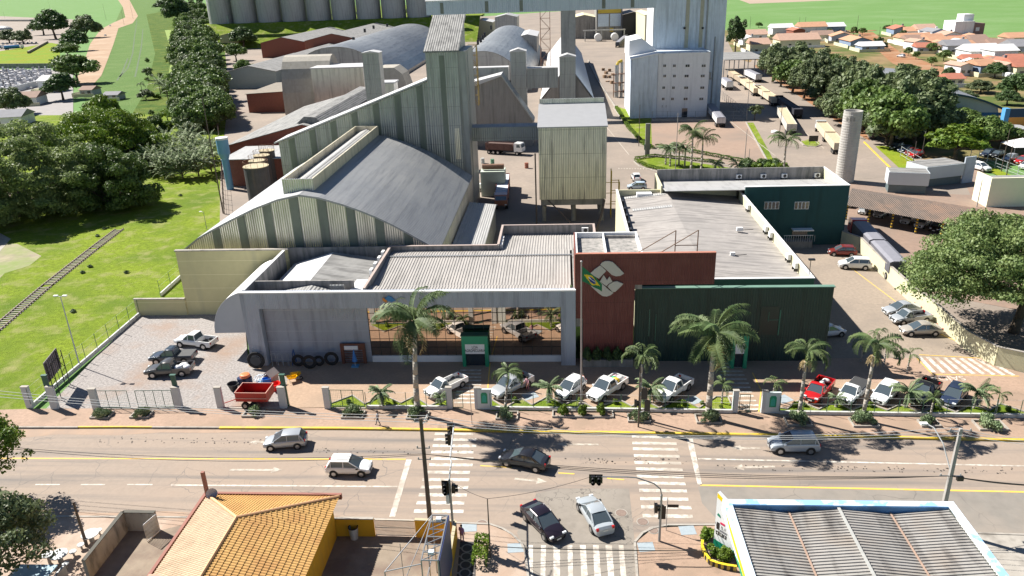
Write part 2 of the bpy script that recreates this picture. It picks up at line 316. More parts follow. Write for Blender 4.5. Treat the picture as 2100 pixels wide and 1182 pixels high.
for y, a, b in [(894, 1296, 1378), (907, 1297, 1388), (919, 1298, 1391), (933, 1300, 1394), (947, 1301, 1397), (960, 1304, 1400), (975, 1306, 1403), (989, 1309, 1406), (1004, 1311, 1409), (1021, 1313, 1412), (1038, 1315, 1418), (1056, 1318, 1421)]: lane((a, y-.5), (b, y+1.2), .42)
for t0, t1, b0, b1 in [(1130, 1160, 1128, 1162), (1210, 1240, 1205, 1235), (1285, 1325, 1285, 1325), (1370, 1400, 1375, 1405), (1445, 1480, 1455, 1495), (1525, 1560, 1535, 1575), (1600, 1640, 1620, 1655), (1680, 1710, 1695, 1730)]:
    mark([(700+b0/2.954, 1190), (700+b1/2.954, 1190), (700+t1/2.954, 1116), (700+t0/2.954, 1116)])
mark([(798, 1058), (810, 1058), (844, 941), (833, 941)]); mark([(1431, 992), (1440, 993), (1421, 898), (1408, 897)])
lane((-60, 938), (832, 940), .16, yelp); lane((1436, 993), (2200, 1009), .2, yelp)
for a, b in [((985, 953), (1050, 957)), ((1145, 968), (1178, 970)), ((1245, 979), (1280, 982)), ((720, 1064), (960, 1064))][:3]: lane(a, b, .15, yelp)
lane((350, 993), (815, 996), .18); lane((1432, 939), (2200, 956), .18)
for a, b in ((72, 122), (165, 215), (260, 312)): lane((a, 992), (b, 992), .16)
def arrow(tail, head, w=.14, hw=.45, hl=.9):
    a = Vector(g(*tail)); b = Vector(g(*head)); d = (b-a).normalized(); n = Vector((-d.y, d.x)); k = b-d*hl
    P = [a-n*w, k-n*w, k-n*hw, b, k+n*hw, k+n*w, a+n*w]; m = MB(); m.add([(p.x, p.y, -.107) for p in P], [(0, 1, 5, 6), (2, 3, 4)]); m.build('road_marking', mk('faded_marking', (.50, .45, .38), streak=(.32, .27, .22), st=(1, 1, 1), sts=2, stlo=.4, sthi=.6), kind='structure')
arrow((470, 962), (578, 962)); arrow((1055, 980), (1122, 986)); arrow((1228, 910), (1142, 909)); arrow((1560, 918), (1500, 916)); arrow((1590, 955), (1503, 957)); arrow((560, 905), (510, 905))
# marks in the lots
for y, a, b in [(175, 455, 750), (225, 480, 775), (275, 500, 800), (325, 520, 820), (378, 530, 840), (430, 560, 860), (485, 620, 890), (540, 640, 920), (590, 650, 945), (130, 440, 730), (80, 430, 710), (35, 420, 690)]: lane((1400+a/5.91, 740+y/5.91), (1400+b/5.91, 740+y/5.91), .3, whitep, .018)
for y in (826, 818, 810, 803, 796, 789, 781, 774, 767, 760): lane((930+(836-y)*.18, y), (988-(836-y)*.02, y), .32, whitep, .018)
for a, b in [((1543, 765), (1561, 801)), ((1561, 801), (1556, 845)), ((1005, 745), (1000, 800)), ((1880, 735), (1912, 768)), ((1912, 768), (2090, 772)), ((1745, 550), (1865, 640)), ((1870, 660), (1995, 715)), ((1885, 728), (2010, 735))]: lane(a, b, .12, yelp, .02)
for k in range(9): lane((1885+k*17, 732+k*.6), (1915+k*20.5, 764+k*.8), .45, whitep, .019)
for p in [(1422, 822), (1607, 819), (1087, 812)]:
    c = g(*p); m = MB(); m.obox((c[0], c[1], .012), 1.5, 1.3, .008, .5); m.build('blue_parking_mark', bluep, kind='structure')
for p in [(1325, 1122), (1410, 1088), (962, 1082), (1057, 1124)]:
    c = g(*p); m = MB(); m.obox((c[0], c[1], .0), 1.2, 1.0, .012, .1); m.build('blue_ramp_mark', bluep, kind='structure')
# verges with zig-zag kerbs inside the fence
def verge(top, by0, by1):
    x0, x1 = top[0][0], top[-1][0]
    patch('grass_verge', lawn, [(x0, by0), (x1, by1)]+[p for p in reversed(top)], .03)
    kerb('verge_kerb', conc, top, w=.12, h=.14, z=0)
verge([(668, 833), (697, 822), (723, 812), (748, 830), (787, 812), (822, 828), (850, 814), (880, 834), (915, 820)], 839, 840)
verge([(1008, 820), (1035, 838), (1069, 818), (1091, 832), (1124, 814), (1158, 831), (1184, 821), (1218, 838), (1272, 822), (1296, 835), (1318, 820), (1352, 838), (1395, 819), (1434, 838), (1468, 815), (1493, 815), (1501, 834)], 843, 848)
verge([(1598, 838), (1614, 840), (1637, 823), (1679, 841), (1713, 823), (1747, 843), (1780, 828), (1819, 843), (1845, 831), (1889, 847), (1926, 833), (1960, 847), (1990, 831), (2029, 843), (2050, 829), (2110, 849)], 850, 856)
# narrow-gauge railway across the lawn
for q in ([(281, 40), (276, 75), (272, 110), (262, 140), (245, 158)], [(293, 60), (290, 95), (284, 125), (277, 158)], [(262, 120), (250, 150), (240, 165)]):
    for p_, q_ in zip(q, q[1:]): lane(p_, q_, .9, mk('wheel_track', (.05, .09, .02), var=.3), -.07)
ra = [g(*p) for p in ((-60, 720), (0, 668), (100, 583), (195, 508), (245, 470))]
# road in the yard with kerbs and hedges, islands
patch('yard_lawn', lawn, [(1262, 218), (1335, 240), (1337, 300), (1328, 308), (1290, 262)], .01)
patch('yard_lawn', lawn, [(1310, 325), (1350, 322), (1500, 345), (1580, 352), (1600, 362), (1420, 358), (1355, 350), (1318, 340)], .012)
patch('yard_lawn', lawn, [(1532, 252), (1545, 252), (1590, 335), (1582, 348)], .014)
patch('traffic_island', lawn, [(1643, 290), (1660, 286), (1680, 292), (1682, 300), (1655, 301)], .016)
kerb('kerb', conc, [(1640, 291), (1648, 299), (1672, 302), (1685, 298)], z=0); kerb('kerb', conc, [(1530, 252), (1582, 347)], w=.35, h=.2, z=0)
kerb('kerb', conc, [(1300, 332), (1312, 343), (1350, 354), (1390, 360)], w=.25, z=0); kerb('kerb', conc, [(1258, 222), (1300, 280), (1345, 305), (1400, 320), (1500, 342)], w=.25, z=0)
kerb('kerb', conc, [(1206, 125), (1225, 165), (1262, 222)], w=.4, h=.5, z=0)
patch('verge_right', lawn2, [(1795, 300), (1830, 300), (1885, 335), (1880, 352), (1855, 355)], .012)
kerb('kerb', yelk, [(1772, 292), (1800, 320), (1838, 357)], w=.35, z=0)
patch('grass_verge', lawn2, [(1985, 330), (2000, 327), (2110, 375), (2110, 392)], .012)
patch('soil', soil, [(1545, 135), (1568, 130), (1760, 245), (1785, 290), (1740, 265)], -.006)
patch('side_lane', mk('side_lane', (.22, .21, .20), var=.1), [(2070, 268), (2110, 270), (2110, 300), (2060, 300)], .012)
# ---------------- vegetation ----------------
def leafmat(name, a, b, trans=.25):
    m = bpy.data.materials.new(name); m.use_nodes = True; n = m.node_tree.nodes; L = m.node_tree.links; bs = n['Principled BSDF']
    bs.inputs['Roughness'].default_value = .55; bs.inputs['Specular IOR Level'].default_value = .35
    tc = n.new('ShaderNodeTexCoord'); t = n.new('ShaderNodeTexNoise'); t.inputs['Scale'].default_value = .9; t.inputs['Detail'].default_value = 6; L.new(tc.outputs['Object'], t.inputs['Vector'])
    mr = n.new('ShaderNodeMapRange'); mr.inputs[1].default_value = .35; mr.inputs[2].default_value = .68; L.new(t.outputs['Fac'], mr.inputs[0])
    mx = n.new('ShaderNodeMix'); mx.data_type = 'RGBA'; mx.inputs[6].default_value = (*a, 1); mx.inputs[7].default_value = (*b, 1); L.new(mr.outputs[0], mx.inputs[0])
    oi = n.new('ShaderNodeObjectInfo'); hs = n.new('ShaderNodeHueSaturation'); L.new(ramp2(n, L, oi.outputs['Random'], .8, 1.2), hs.inputs['Value']); L.new(mx.outputs[2], hs.inputs['Color'])
    L.new(hs.outputs[0], bs.inputs['Base Color'])
    tr = n.new('ShaderNodeBsdfTranslucent'); L.new(hs.outputs[0], tr.inputs['Color']); ms = n.new('ShaderNodeMixShader'); ms.inputs[0].default_value = trans
    out = n['Material Output']; L.new(bs.outputs[0], ms.inputs[1]); L.new(tr.outputs[0], ms.inputs[2]); L.new(ms.outputs[0], out.inputs[0]); return m
LF = {'dark': leafmat('leaf_dark', (.05, .095, .03), (.11, .17, .055)), 'mid': leafmat('leaf_mid', (.075, .135, .03), (.16, .225, .055)),
      'bright': leafmat('leaf_bright', (.09, .17, .015), (.20, .27, .03)), 'olive': leafmat('leaf_olive', (.09, .13, .055), (.185, .22, .10)),
      'plume': leafmat('leaf_plume', (.19, .27, .09), (.33, .40, .14), .4),
      'feather': leafmat('leaf_feather', (.105, .165, .05), (.21, .265, .09)), 'palm': leafmat('leaf_palm', (.07, .12, .04), (.18, .23, .09), .2),
      'silver': leafmat('leaf_silver', (.12, .18, .08), (.24, .30, .16), .2), 'yellow': leafmat('leaf_yellow', (.45, .40, .02), (.6, .5, .03)),
      'dry': leafmat('leaf_dry', (.35, .24, .10), (.5, .38, .2)), 'banana': leafmat('leaf_banana', (.16, .23, .09), (.36, .41, .23), .2)}  # pale banana tone has the strap leaves' silver glint put into the colour
bark = mk('bark', (.12, .09, .065), rough=.95, var=.3, scale=3, bump=.03, bs=8)
palmbark = mk('palm_trunk', (.34, .31, .27), rough=.9, var=.15, scale=3, corr=('Z', .35, .012), streak=(.2, .17, .14), st=(1, 1, .2))
def crown_mesh(name, seed, Rx, Ry, Hh, mat, n, leaf, clumps, cr=.33, under=-.25, flat=1.0):
    """leaf quads on the shells of many clumps filling an ellipsoid; base at z=0, height Hh"""
    r = np.random.default_rng(seed); C = []
    while len(C) < clumps:
        p = r.normal(size=3); p /= np.linalg.norm(p); q = r.uniform(.45, 1)**.6
        if p[2] < under: continue
        C.append((p[0]*q, p[1]*q, p[2]*q))
    C = np.array(C); wob = r.uniform(.82, 1.1, clumps); C *= wob[:, None]; C *= (1-cr*.6)
    rad = cr*r.uniform(.65, 1.25, clumps); pr = rad**2; pr /= pr.sum()
    idx = r.choice(clumps, n, p=pr); d = r.normal(size=(n, 3)); d /= np.linalg.norm(d, axis=1)[:, None]; d[:, 2] = np.where(d[:, 2] < -.35, -d[:, 2], d[:, 2])
    P = C[idx]+d*rad[idx][:, None]*r.uniform(.55, 1.08, n)[:, None]*np.array([1, 1, flat])
    zmin = -.45
    P = P*np.array([Rx, Ry, Hh/(1-zmin)]); P[:, 2] -= zmin*Hh/(1-zmin); P[:, 2] = np.maximum(P[:, 2], r.uniform(0, .12*Hh, n))
    N = d+r.normal(size=(n, 3))*.55; N /= np.linalg.norm(N, axis=1)[:, None]
    A = np.cross(N, r.normal(size=(n, 3))); A /= np.linalg.norm(A, axis=1)[:, None]; B = np.cross(N, A)
    s = (leaf*r.uniform(.6, 1.3, n))[:, None]; A *= s; B *= s*.62
    V = np.stack([P-A-B*.3, P-B, P+A-B*.1, P+B], 1).reshape(-1, 3); F = np.arange(n*4).reshape(-1, 4)
    return npmesh(name, V, F, mat), C*np.array([Rx, Ry, Hh/(1-zmin)])+np.array([0, 0, -zmin*Hh/(1-zmin)])
def trunk_mb(h0, C, r0, limbs, seed=0):
    b = MB(); rr = random.Random(seed); top = (rr.uniform(-.1, .1)*h0, rr.uniform(-.1, .1)*h0, h0)
    b.tube((0, 0, -.2), (top[0]*.5, top[1]*.5, h0*.5), r0*1.25, r0*.95, 10); b.tube((top[0]*.5, top[1]*.5, h0*.5), top, r0*.95, r0*.8, 10)
    for i in rr.sample(range(len(C)), min(limbs, len(C))):
        c = C[i]; e = (c[0], c[1], c[2]+h0*.75); m = (top[0]+(e[0]-top[0])*.5, top[1]+(e[1]-top[1])*.5, top[2]+(e[2]-top[2])*.35)
        b.tube(top, m, r0*.5, r0*.3, 6); b.tube(m, e, r0*.3, r0*.08, 5)
    return b
TREES = {}
def tree_kind(key, seed, Rx, Ry, Hc, h0, mat, n, leaf, clumps, cr=.33, r0=.25, limbs=7, **kw):
    me, C = crown_mesh('crown', seed, Rx, Ry, Hc, LF[mat], n, leaf, clumps, cr, **kw); tm = trunk_mb(h0, C, r0, limbs, seed)
    TREES[key] = dict(cm=me, tb=tm, tme=None, R=(Rx+Ry)/2, H=Hc+h0*.75, h0=h0)
def tree(key, x, y, label, cat='tree', group=None, sc=1.0, sz=None, rz=None, name='tree', z=0):
    K = TREES[key]; rz = rnd.uniform(0, 6.28) if rz is None else rz
    t = thing(name, label, cat, (x, y, z), rz, group); t.scale = (sc, sc, sz or sc)
    if K['tme'] is None: o = K['tb'].build('trunk', bark, t, smooth=True); K['tme'] = o.data
    else: mobj('trunk', K['tme'], t)
    mobj('crown', K['cm'], t, (0, 0, K['h0']*.75)); return t
tree_kind('a', 1, 4, 4, 6, 2.2, 'dark', 7000, .30, 46, .30); tree_kind('b', 2, 4, 4.3, 6.5, 2.2, 'mid', 7000, .30, 40, .32)
tree_kind('c', 3, 4.2, 4, 5, 2.4, 'bright', 6500, .30, 40, .30); tree_kind('d', 4, 4, 4, 5.8, 1.0, 'olive', 6500, .28, 44, .27)
tree_kind('e', 5, 3.2, 3.2, 7.5, 3.0, 'dark', 6500, .27, 50, .25); tree_kind('s', 6, 2.2, 2.2, 3.2, 1.2, 'mid', 2200, .2, 22, .34, r0=.12)
tree_kind('v', 8, 3.6, 3.6, 7.0, 2.6, 'olive', 8000, .26, 54, .26)
tree_kind('t', 16, 1.6, 1.6, 2.2, 1.0, 'olive', 900, .16, 12, .36, r0=.08)
def tpix(key, bx, by, wpx, hpx, label, group=None, cat='tree', name='tree'):
    K = TREES[key]; x, y = g(bx, by); m = mpp(bx, by); H = max(1.2, ht(bx, by, bx, by-hpx)); Rr = wpx*m/2
    return tree(key, x, y, label, cat, group, Rr/K['R'], H/K['H'], name=name)
# --- palms ---
def frond_mesh(name, L_, droop, lw, n, mat, seed=0, lean=.9, width=1.0):
    r = random.Random(seed); V = []; F = []
    def pt(t):
        a = lean-droop*t*t; return None
    pts = []; x = z = 0; seg = 12; a = lean
    for i in range(seg+1):
        pts.append((x, z)); a = lean-droop*(i/seg)**1.15*1.6; x += L_/seg*cos(a); z += L_/seg*sin(a)
    def at(t):
        f = t*seg; i = min(seg-1, int(f)); u = f-i; return pts[i][0]*(1-u)+pts[i+1][0]*u, pts[i][1]*(1-u)+pts[i+1][1]*u
    for i in range(seg):
        o = len(V); w_ = .035*(1-i/seg)+.01
        (x0, z0), (x1, z1) = pts[i], pts[i+1]; V += [(x0, -w_, z0), (x0, w_, z0), (x1, w_, z1), (x1, -w_, z1)]; F.append((o, o+1, o+2, o+3))
    for i in range(n):
        t = .12+.88*i/n; x, z = at(t); ll = L_*.24*width*(sin(pi*min(1, t*.85+.12))**.6)*r.uniform(.8, 1.1)
        for sd in (-1, 1):
            o = len(V); up = r.uniform(-.1, .5); fw = r.uniform(.35, .7); dz = ll*(up-.25); y = sd*ll*.85; 
            m = (x+ll*fw*.5, y*.55, z+ll*.16); e = (x+ll*fw, y, z+dz-.3*ll)
            V += [(x-lw, 0, z), (x+lw, 0, z), (m[0]+lw, m[1], m[2]), (m[0]-lw, m[1], m[2]), e]
            F += [(o, o+1, o+2, o+3), (o+3, o+2, o+4, o+4)]
    me = bpy.data.meshes.new(name); me.from_pydata(V, [], [tuple(dict.fromkeys(f)) for f in F]); me.materials.append(mat); me.update(); return me
FR = {'royal': [frond_mesh('frond', 3.7, d, .034, 44, LF['palm'], i, l) for i, (d, l) in enumerate([(1.0, 1.25), (1.15, .9), (1.1, .55), (.85, .15)])],
      'arch': [frond_mesh('frond', 3.0, d, .036, 34, LF['palm'], i+9, l, .9) for i, (d, l) in enumerate([(1.5, 1.2), (1.6, .8), (1.5, .35)])],
      'small': [frond_mesh('frond', 1.7, d, .04, 22, LF['silver'], i+20, l, .8) for i, (d, l) in enumerate([(.7, 1.2), (.9, .75), (.9, .3), (.8, 0)])],
      'deadf': [frond_mesh('frond', 3.0, .9, .04, 26, LF['dry'], 32, -.9)],
      'yel': [frond_mesh('frond', 2.0, 1.2, .07, 36, LF['yellow'], 31, .1)],
      'strap': [frond_mesh('frond', 3.9, d, .2, 12, LF['banana'], i+40, l, .3) for i, (d, l) in enumerate([(.5, 1.3), (.65, .95), (.8, .5)])]}
ptr = {}
def palm(x, y, h, kind, label, n=14, fs=1.0, lean=(0, 0), group=None, yellow=False, dry=False, tr=.2):
    t = thing('palm_tree', label, 'palm tree', (x, y, 0), 0, group); tx, ty = lean; b = MB(); k = 6
    for i in range(k):
        u, v = i/k, (i+1)/k; ra = tr*(1.25-.5*u); rb = tr*(1.25-.5*v)
        b.tube((tx*u*u, ty*u*u, h*u-(.1 if i == 0 else 0)), (tx*v*v, ty*v*v, h*v), ra, rb, 10)
    b.build('trunk', palmbark, t, smooth=True)
    if kind in ('royal', 'arch'):
        c = MB(); c.tube((tx, ty, h), (tx, ty, h+1.1*fs), tr*.72, tr*.35, 10); c.build('crownshaft', mk('crownshaft', (.16, .24, .05), var=.15, rough=.5), t, smooth=True); zt = h+1.0*fs
    else: zt = h
    fr = FR[kind]; r = random.Random(int(abs(x)*97+abs(y)*13))
    for i in range(n):
        me = fr[i % len(fr)]; o = mobj('frond', me, t, (tx, ty, zt), i*2.39996+r.uniform(-.35, .35), fs*r.uniform(.72, 1.12)); o.rotation_euler[0] = r.uniform(-.5, .5); o.rotation_euler[1] = r.uniform(-.1, .22)
    if kind == 'royal' and n > 15:
        for k in range(2): mobj('dead_frond', FR['deadf'][0], t, (tx, ty, zt-.9), r.uniform(0, 6), fs*.8)
    if yellow:
        for k in range(5): mobj('yellow_frond', FR['yel'][0], t, (tx, ty, zt-.1), -2.1+k*.22, .95)
    if dry:
        d = MB(); rr = random.Random(3)
        for k in range(46):
            a = rr.uniform(0, 6.28); q = rr.uniform(.3, .8); d.tube((tx, ty, h-.05), (tx+cos(a)*q*.6, ty+sin(a)*q*.6, h-.1), .02, .015, 4); d.tube((tx+cos(a)*q*.6, ty+sin(a)*q*.6, h-.1), (tx+cos(a)*q, ty+sin(a)*q, h-rr.uniform(.5, 1.0)), .02, .008, 4)
        d.build('seed_cluster', mk('seed_cluster', (.5, .38, .2)), t)
    return t
def shrub_mesh(seed, r_, h, mat, n, leaf): return crown_mesh('bush', seed, r_, r_, h, LF[mat], n, leaf, 14, .45, under=-.6)[0]
SH = {'ball': shrub_mesh(50, .5, .95, 'bright', 1500, .075), 'big': shrub_mesh(51, 1.5, 2.0, 'mid', 1600, .16), 'dark': shrub_mesh(52, 1.5, 2.2, 'dark', 1600, .16), 'grass': shrub_mesh(53, .8, .6, 'silver', 1500, .07), 'brt': shrub_mesh(54, 1.5, 1.8, 'bright', 1600, .16)}
def shrub(x, y, kind, label, group=None, sc=1.0, sz=None, cat='shrub', name='shrub', z=0):
    o = mobj(name, SH[kind], None, (x, y, z), rnd.uniform(0, 6.28), 1); o.scale = (sc, sc, sz or sc); tag(o, label, cat, group); return o
def hedge(pts, w_, h_, label, mat='bright', leaf=.09, dens=220, pix=True, group=None):
    P = [g(*p) if pix else p for p in pts]; r = np.random.default_rng(int(abs(P[0][0])*10)+3); Vs = []
    for p, q in zip(P, P[1:]):
        d = hypot(q[0]-p[0], q[1]-p[1]); n = int(d*dens*(w_+2*h_)/2); t = r.uniform(0, 1, n); u = r.uniform(-1, 1, n); v = r.uniform(0, 1, n); f = r.integers(0, 3, n)
        u = np.where(f == 1, np.sign(u), u); v = np.where(f != 1, 1, v); nx, ny = -(q[1]-p[1])/d, (q[0]-p[0])/d
        X = p[0]+(q[0]-p[0])*t+nx*u*w_/2+r.normal(size=n)*.03; Y = p[1]+(q[1]-p[1])*t+ny*u*w_/2+r.normal(size=n)*.03; Z = v*h_+r.normal(size=n)*.03+.05*np.sin(t*d*2)
        C = np.stack([X, Y, Z], 1); N = r.normal(size=(n, 3)); N[:, 2] = abs(N[:, 2]); N /= np.linalg.norm(N, axis=1)[:, None]; A = np.cross(N, r.normal(size=(n, 3))); A /= np.linalg.norm(A, axis=1)[:, None]; B = np.cross(N, A)
        A *= leaf; B *= leaf*.7; Vs.append(np.stack([C-A, C-B, C+A, C+B], 1).reshape(-1, 3))
    V = np.concatenate(Vs); o0 = np.array([P[0][0], P[0][1], 0]); me = npmesh('hedge', V-o0, np.arange(len(V)).reshape(-1, 4), LF[mat]); o = mobj('hedge', me, None, tuple(o0)); tag(o, label, 'hedge', group); return o
def sep():
    pass
# ---- front palms along the street ----
def P_(px, py): return g(px, py)
def fronth(bx, by, tx, ty): return ht(bx, by, tx, ty)
X, Y = g(857, 848); palm(X, Y, 8.9, 'royal', 'tallest royal palm with thick pale trunk in front of the store glass', 27, 1.3, (.45, 0), tr=.25)
X, Y = g(1452, 857); palm(X, Y, 7.7, 'royal', 'stout royal palm with a yellow frond cluster before the dark green facade', 25, 1.25, (.05, 0), yellow=True, tr=.27)
X, Y = g(1638, 860); palm(X, Y, 6.3, 'arch', 'slender arching palm with dry seed cluster just left of the red pickup', 13, .95, (0, 0), dry=True, tr=.17)
X, Y = g(1769, 862); palm(X, Y, 6.9, 'arch', 'slender leaning palm with dry seed cluster between two white parked vehicles', 14, 1.05, (.1, 0), dry=True, tr=.17)
X, Y = g(1311, 858); palm(X, Y, 6.0, 'arch', 'slim arching palm behind the pavement lamp pole near the flagpole', 11, .85, (.1, 0), tr=.13)
X, Y = g(1037, 848); palm(X, Y, 3.9, 'arch', 'small windswept palm in front of the silver pickup', 9, .72, (.4, 0), tr=.12)
GP = 'small palms on the grass verge of the front lot'
for px, py, lb, sc in [(784, 834, 'small spiky palm on the grass verge left of the tall royal palm', 1.0), (1126, 826, 'small spiky palm between the silver pickup and the white hatchback', 1.05), (1333, 828, 'small bushy palm beside the pavement traffic light right of the loaded pickup', 1.1),
                       (904, 832, 'little palm in front of the white single cab pickup', .6), (1714, 835, 'little palm between the red and the white pickup', .6), (1858, 836, 'small spiky palm between the white car and the black pickup', 1.1), (1996, 838, 'small spiky palm at the right of the dark blue hatchback', 1.15)]:
    X, Y = g(px, py); palm(X, Y, 1.6*sc, 'small', lb, 24, sc*1.0, group=GP, tr=.11)
for px, py, lb in [(1480, 828, 'young drooping palm on the verge beside the zebra walkway'), (1584, 826, 'young upright palm behind the sign pillar of the right gate'), (2040, 852, 'small shrubby palm behind the right grass clump planter'), (1907, 858, 'thin sapling palm in the white framed planter'), (1860, 765, 'leaning palm in the red soil bed beside the green totem'), (1765, 742, 'palm standing by the corner of the green facade'), (1812, 752, 'short dark palm in the red soil bed')]:
    X, Y = g(px, py); palm(X, Y, 1.7, 'arch', lb, 7, .5, tr=.09)
# planters with grass clumps on the pavement
for i, (px, py, k) in enumerate([(210, 853, 1), (291, 852, 1), (520, 850, 1), (725, 852, 1.1), (857, 853, 1.1), (1040, 854, 1.1), (1310, 859, 1.1), (1452, 861, 1.2), (1636, 866, 1.2), (1771, 868, 1.2), (1905, 870, .9), (2030, 874, 1.3)]):
    x, y = g(px, py); nm = ['leftmost', 'second', 'third', 'fourth', 'fifth', 'sixth', 'seventh', 'eighth', 'ninth', 'tenth', 'eleventh', 'last'][i]
    t = thing('planter', f'{nm} pale kerbed grass planter from the left along the front pavement', 'planter', (x, y, 0), 0, 'grass planters on the front pavement')
    b = MB(); w_, d_ = 1.0*k, .65*k
    for a in ((-w_, w_, -d_, -d_+.12), (-w_, w_, d_-.12, d_), (-w_, -w_+.12, -d_+.12, d_-.12), (w_-.12, w_, -d_+.12, d_-.12)): b.box(a[0], a[1], a[2], a[3], 0, .2)
    b.build('kerb_frame', conc, t)
    o = mobj('grass_clump', SH['grass'], t, (0, 0, .05), i, 1); o.scale = (1.2*k, .85*k, 1.5*k)
x, y = g(1195, 851); pl = MB(); pl.box(x-3.0, x+3.0, y-.6, y-.48, 0, .2); pl.box(x-3.0, x+3.0, y+.48, y+.6, 0, .2); pl.box(x-3, x-2.88, y-.48, y+.48, 0, .2); pl.box(x+2.88, x+3, y-.48, y+.48, 0, .2)
tag(pl.build('planter_kerb', conc), 'long low planter kerb under the three round bushes', 'planter')
for dx, nm in ((-1.9, 'left'), (0, 'middle'), (1.75, 'right')): shrub(x+dx, y, 'ball', f'{nm} one of three clipped round bushes on the pavement', 'three round bushes on the pavement', 1.05, 1.3)
for i, (px, py) in enumerate([(716, 828), (849, 826), (1056, 824), (1262, 828), (1190, 825), (1402, 830), (1630, 834), (1785, 834), (1920, 838), (2066, 843), (906, 836), (1392, 838), (1440, 830), (1478, 838), (1650, 834)]):
    x, y = g(px, py); shrub(x, y, 'ball', f'clipped round bush on the grass verge, number {i+1} from the survey' if False else ['round bush inside the gate panel left of the spiky palm', 'round bush behind the tall royal palm trunk', 'round bush behind the small windswept palm', 'round bush right of the loaded pickup', 'round bush by the flagpole base', 'round bush right of the white double cab pickup', 'round bush behind the slender palm left of the red pickup', 'round bush in front of the white car nose', 'round bush by the thin sapling at the right', 'rightmost round bush on the verge', 'dark low bush under the white single cab pickup', 'low bush at the foot of the stout royal palm', 'tiny bush just left of the stout royal palm', 'dark bush under the young drooping palm', 'low dark bush under the red pickup nose'][i], 'round bushes on the grass verge', .62 if i < 10 else .5)
# ---- big trees ----
tree_kind('R', 70, 13.5, 11.5, 11.5, 4.0, 'feather', 105000, .16, 210, .16, r0=.5, limbs=26, flat=.75)
tree('R', 52.3, 83, 'huge spreading feathery green tree at the right edge by the yellow wall', name='tree', rz=0)
tree_kind('L', 71, 17, 15, 17, 1.6, 'plume', 110000, .26, 420, .115, r0=.6, limbs=16, flat=.8, under=-.95)
tree('L', -107, 138, 'largest domed feathery tree at the left edge of the lawn', rz=1)
tree_kind('M', 72, 17, 13, 13.5, 1.6, 'bright', 60000, .27, 260, .14, r0=.6, limbs=12, under=-.9)
tree('M', -113, 180, 'wide yellow green tree right behind the big domed tree', rz=0)
tree_kind('N', 73, 9, 9, 12, 1.2, 'mid', 32000, .28, 150, .17, r0=.4, limbs=12, under=-.95)
tree('N', *g(238, 428), 'dark rounded tree beside the right flank of the big domed tree', rz=2)
tree('b', *g(262, 405), 'small leafy tree at the foot of the dark rounded tree', sc=1.0); tree('d', *g(225, 375), 'olive bushy tree between the yellow green tree and the palms thicket', sc=1.3)
for px, py, k, s_, lb in [(275, 330, 'd', 1.2, 'olive tree between the yellow green crown and the spiky thicket'), (30, 235, 'd', 1.5, 'small tree by the pale roofed house at the left edge'), (215, 262, 'c', 1.5, 'yellow green tree at the right flank of the wide one')]:
    tree(k, *g(px, py), lb, sc=s_)
# strap-leaved thicket
for i, (px, py) in enumerate([(312, 356), (342, 364), (375, 366), (408, 362), (434, 352), (328, 336), (365, 341), (400, 338), (430, 328), (350, 316), (390, 310)]):
    x, y = g(px, py); t = thing('giant_dracaena', ['front left', 'front second', 'front middle', 'front fourth', 'front right', 'middle row left', 'middle row second', 'middle row third', 'middle row right', 'rear left', 'rear right'][i]+' strap leaved plant of the spiky thicket beside the fence', 'plant', (x, y, 0), 0, 'strap leaved plants of the thicket')
    b = MB(); b.tube((0, 0, 0), (0, 0, 3.2), .18, .12, 7)
    for a in (0, 2.1, 4.2): b.tube((0, 0, .8), (cos(a)*1.6, sin(a)*1.6, 3.0), .12, .08, 6)
    b.build('stem', bark, t)
    for k, (cx, cy, cz) in enumerate(((0, 0, 3.4), (1.6, 0, 3.0), (-.8, 1.4, 3.0), (-.8, -1.4, 2.6), (0.3, -1.2, 1.2), (-1.2, 0, 1.4))):
        for q in range(11): o = mobj('frond', FR['strap'][q % 3], t, (cx, cy, cz), q*2.4+k, rnd.uniform(.9, 1.35))
for i, (px, py) in enumerate([(345, 205), (362, 212), (330, 195)]):
    x, y = g(px, py); t = thing('giant_dracaena', ['middle', 'right', 'left'][i]+' strap leaved plant beyond the lawn at the hedge end', 'plant', (x, y, 0), 0, 'strap leaved plants beyond the lawn'); b = MB(); b.tube((0, 0, 0), (0, 0, 4), .2, .15, 7); b.build('stem', bark, t)
    for q in range(20): mobj('frond', FR['strap'][q % 3], t, (0, 0, 4), q*2.4, 1.5)
x, y = g(292, 190); palm(x, y, 2.5, 'arch', 'small dark palm at the end of the crop strip', 9, .9, tr=.15)
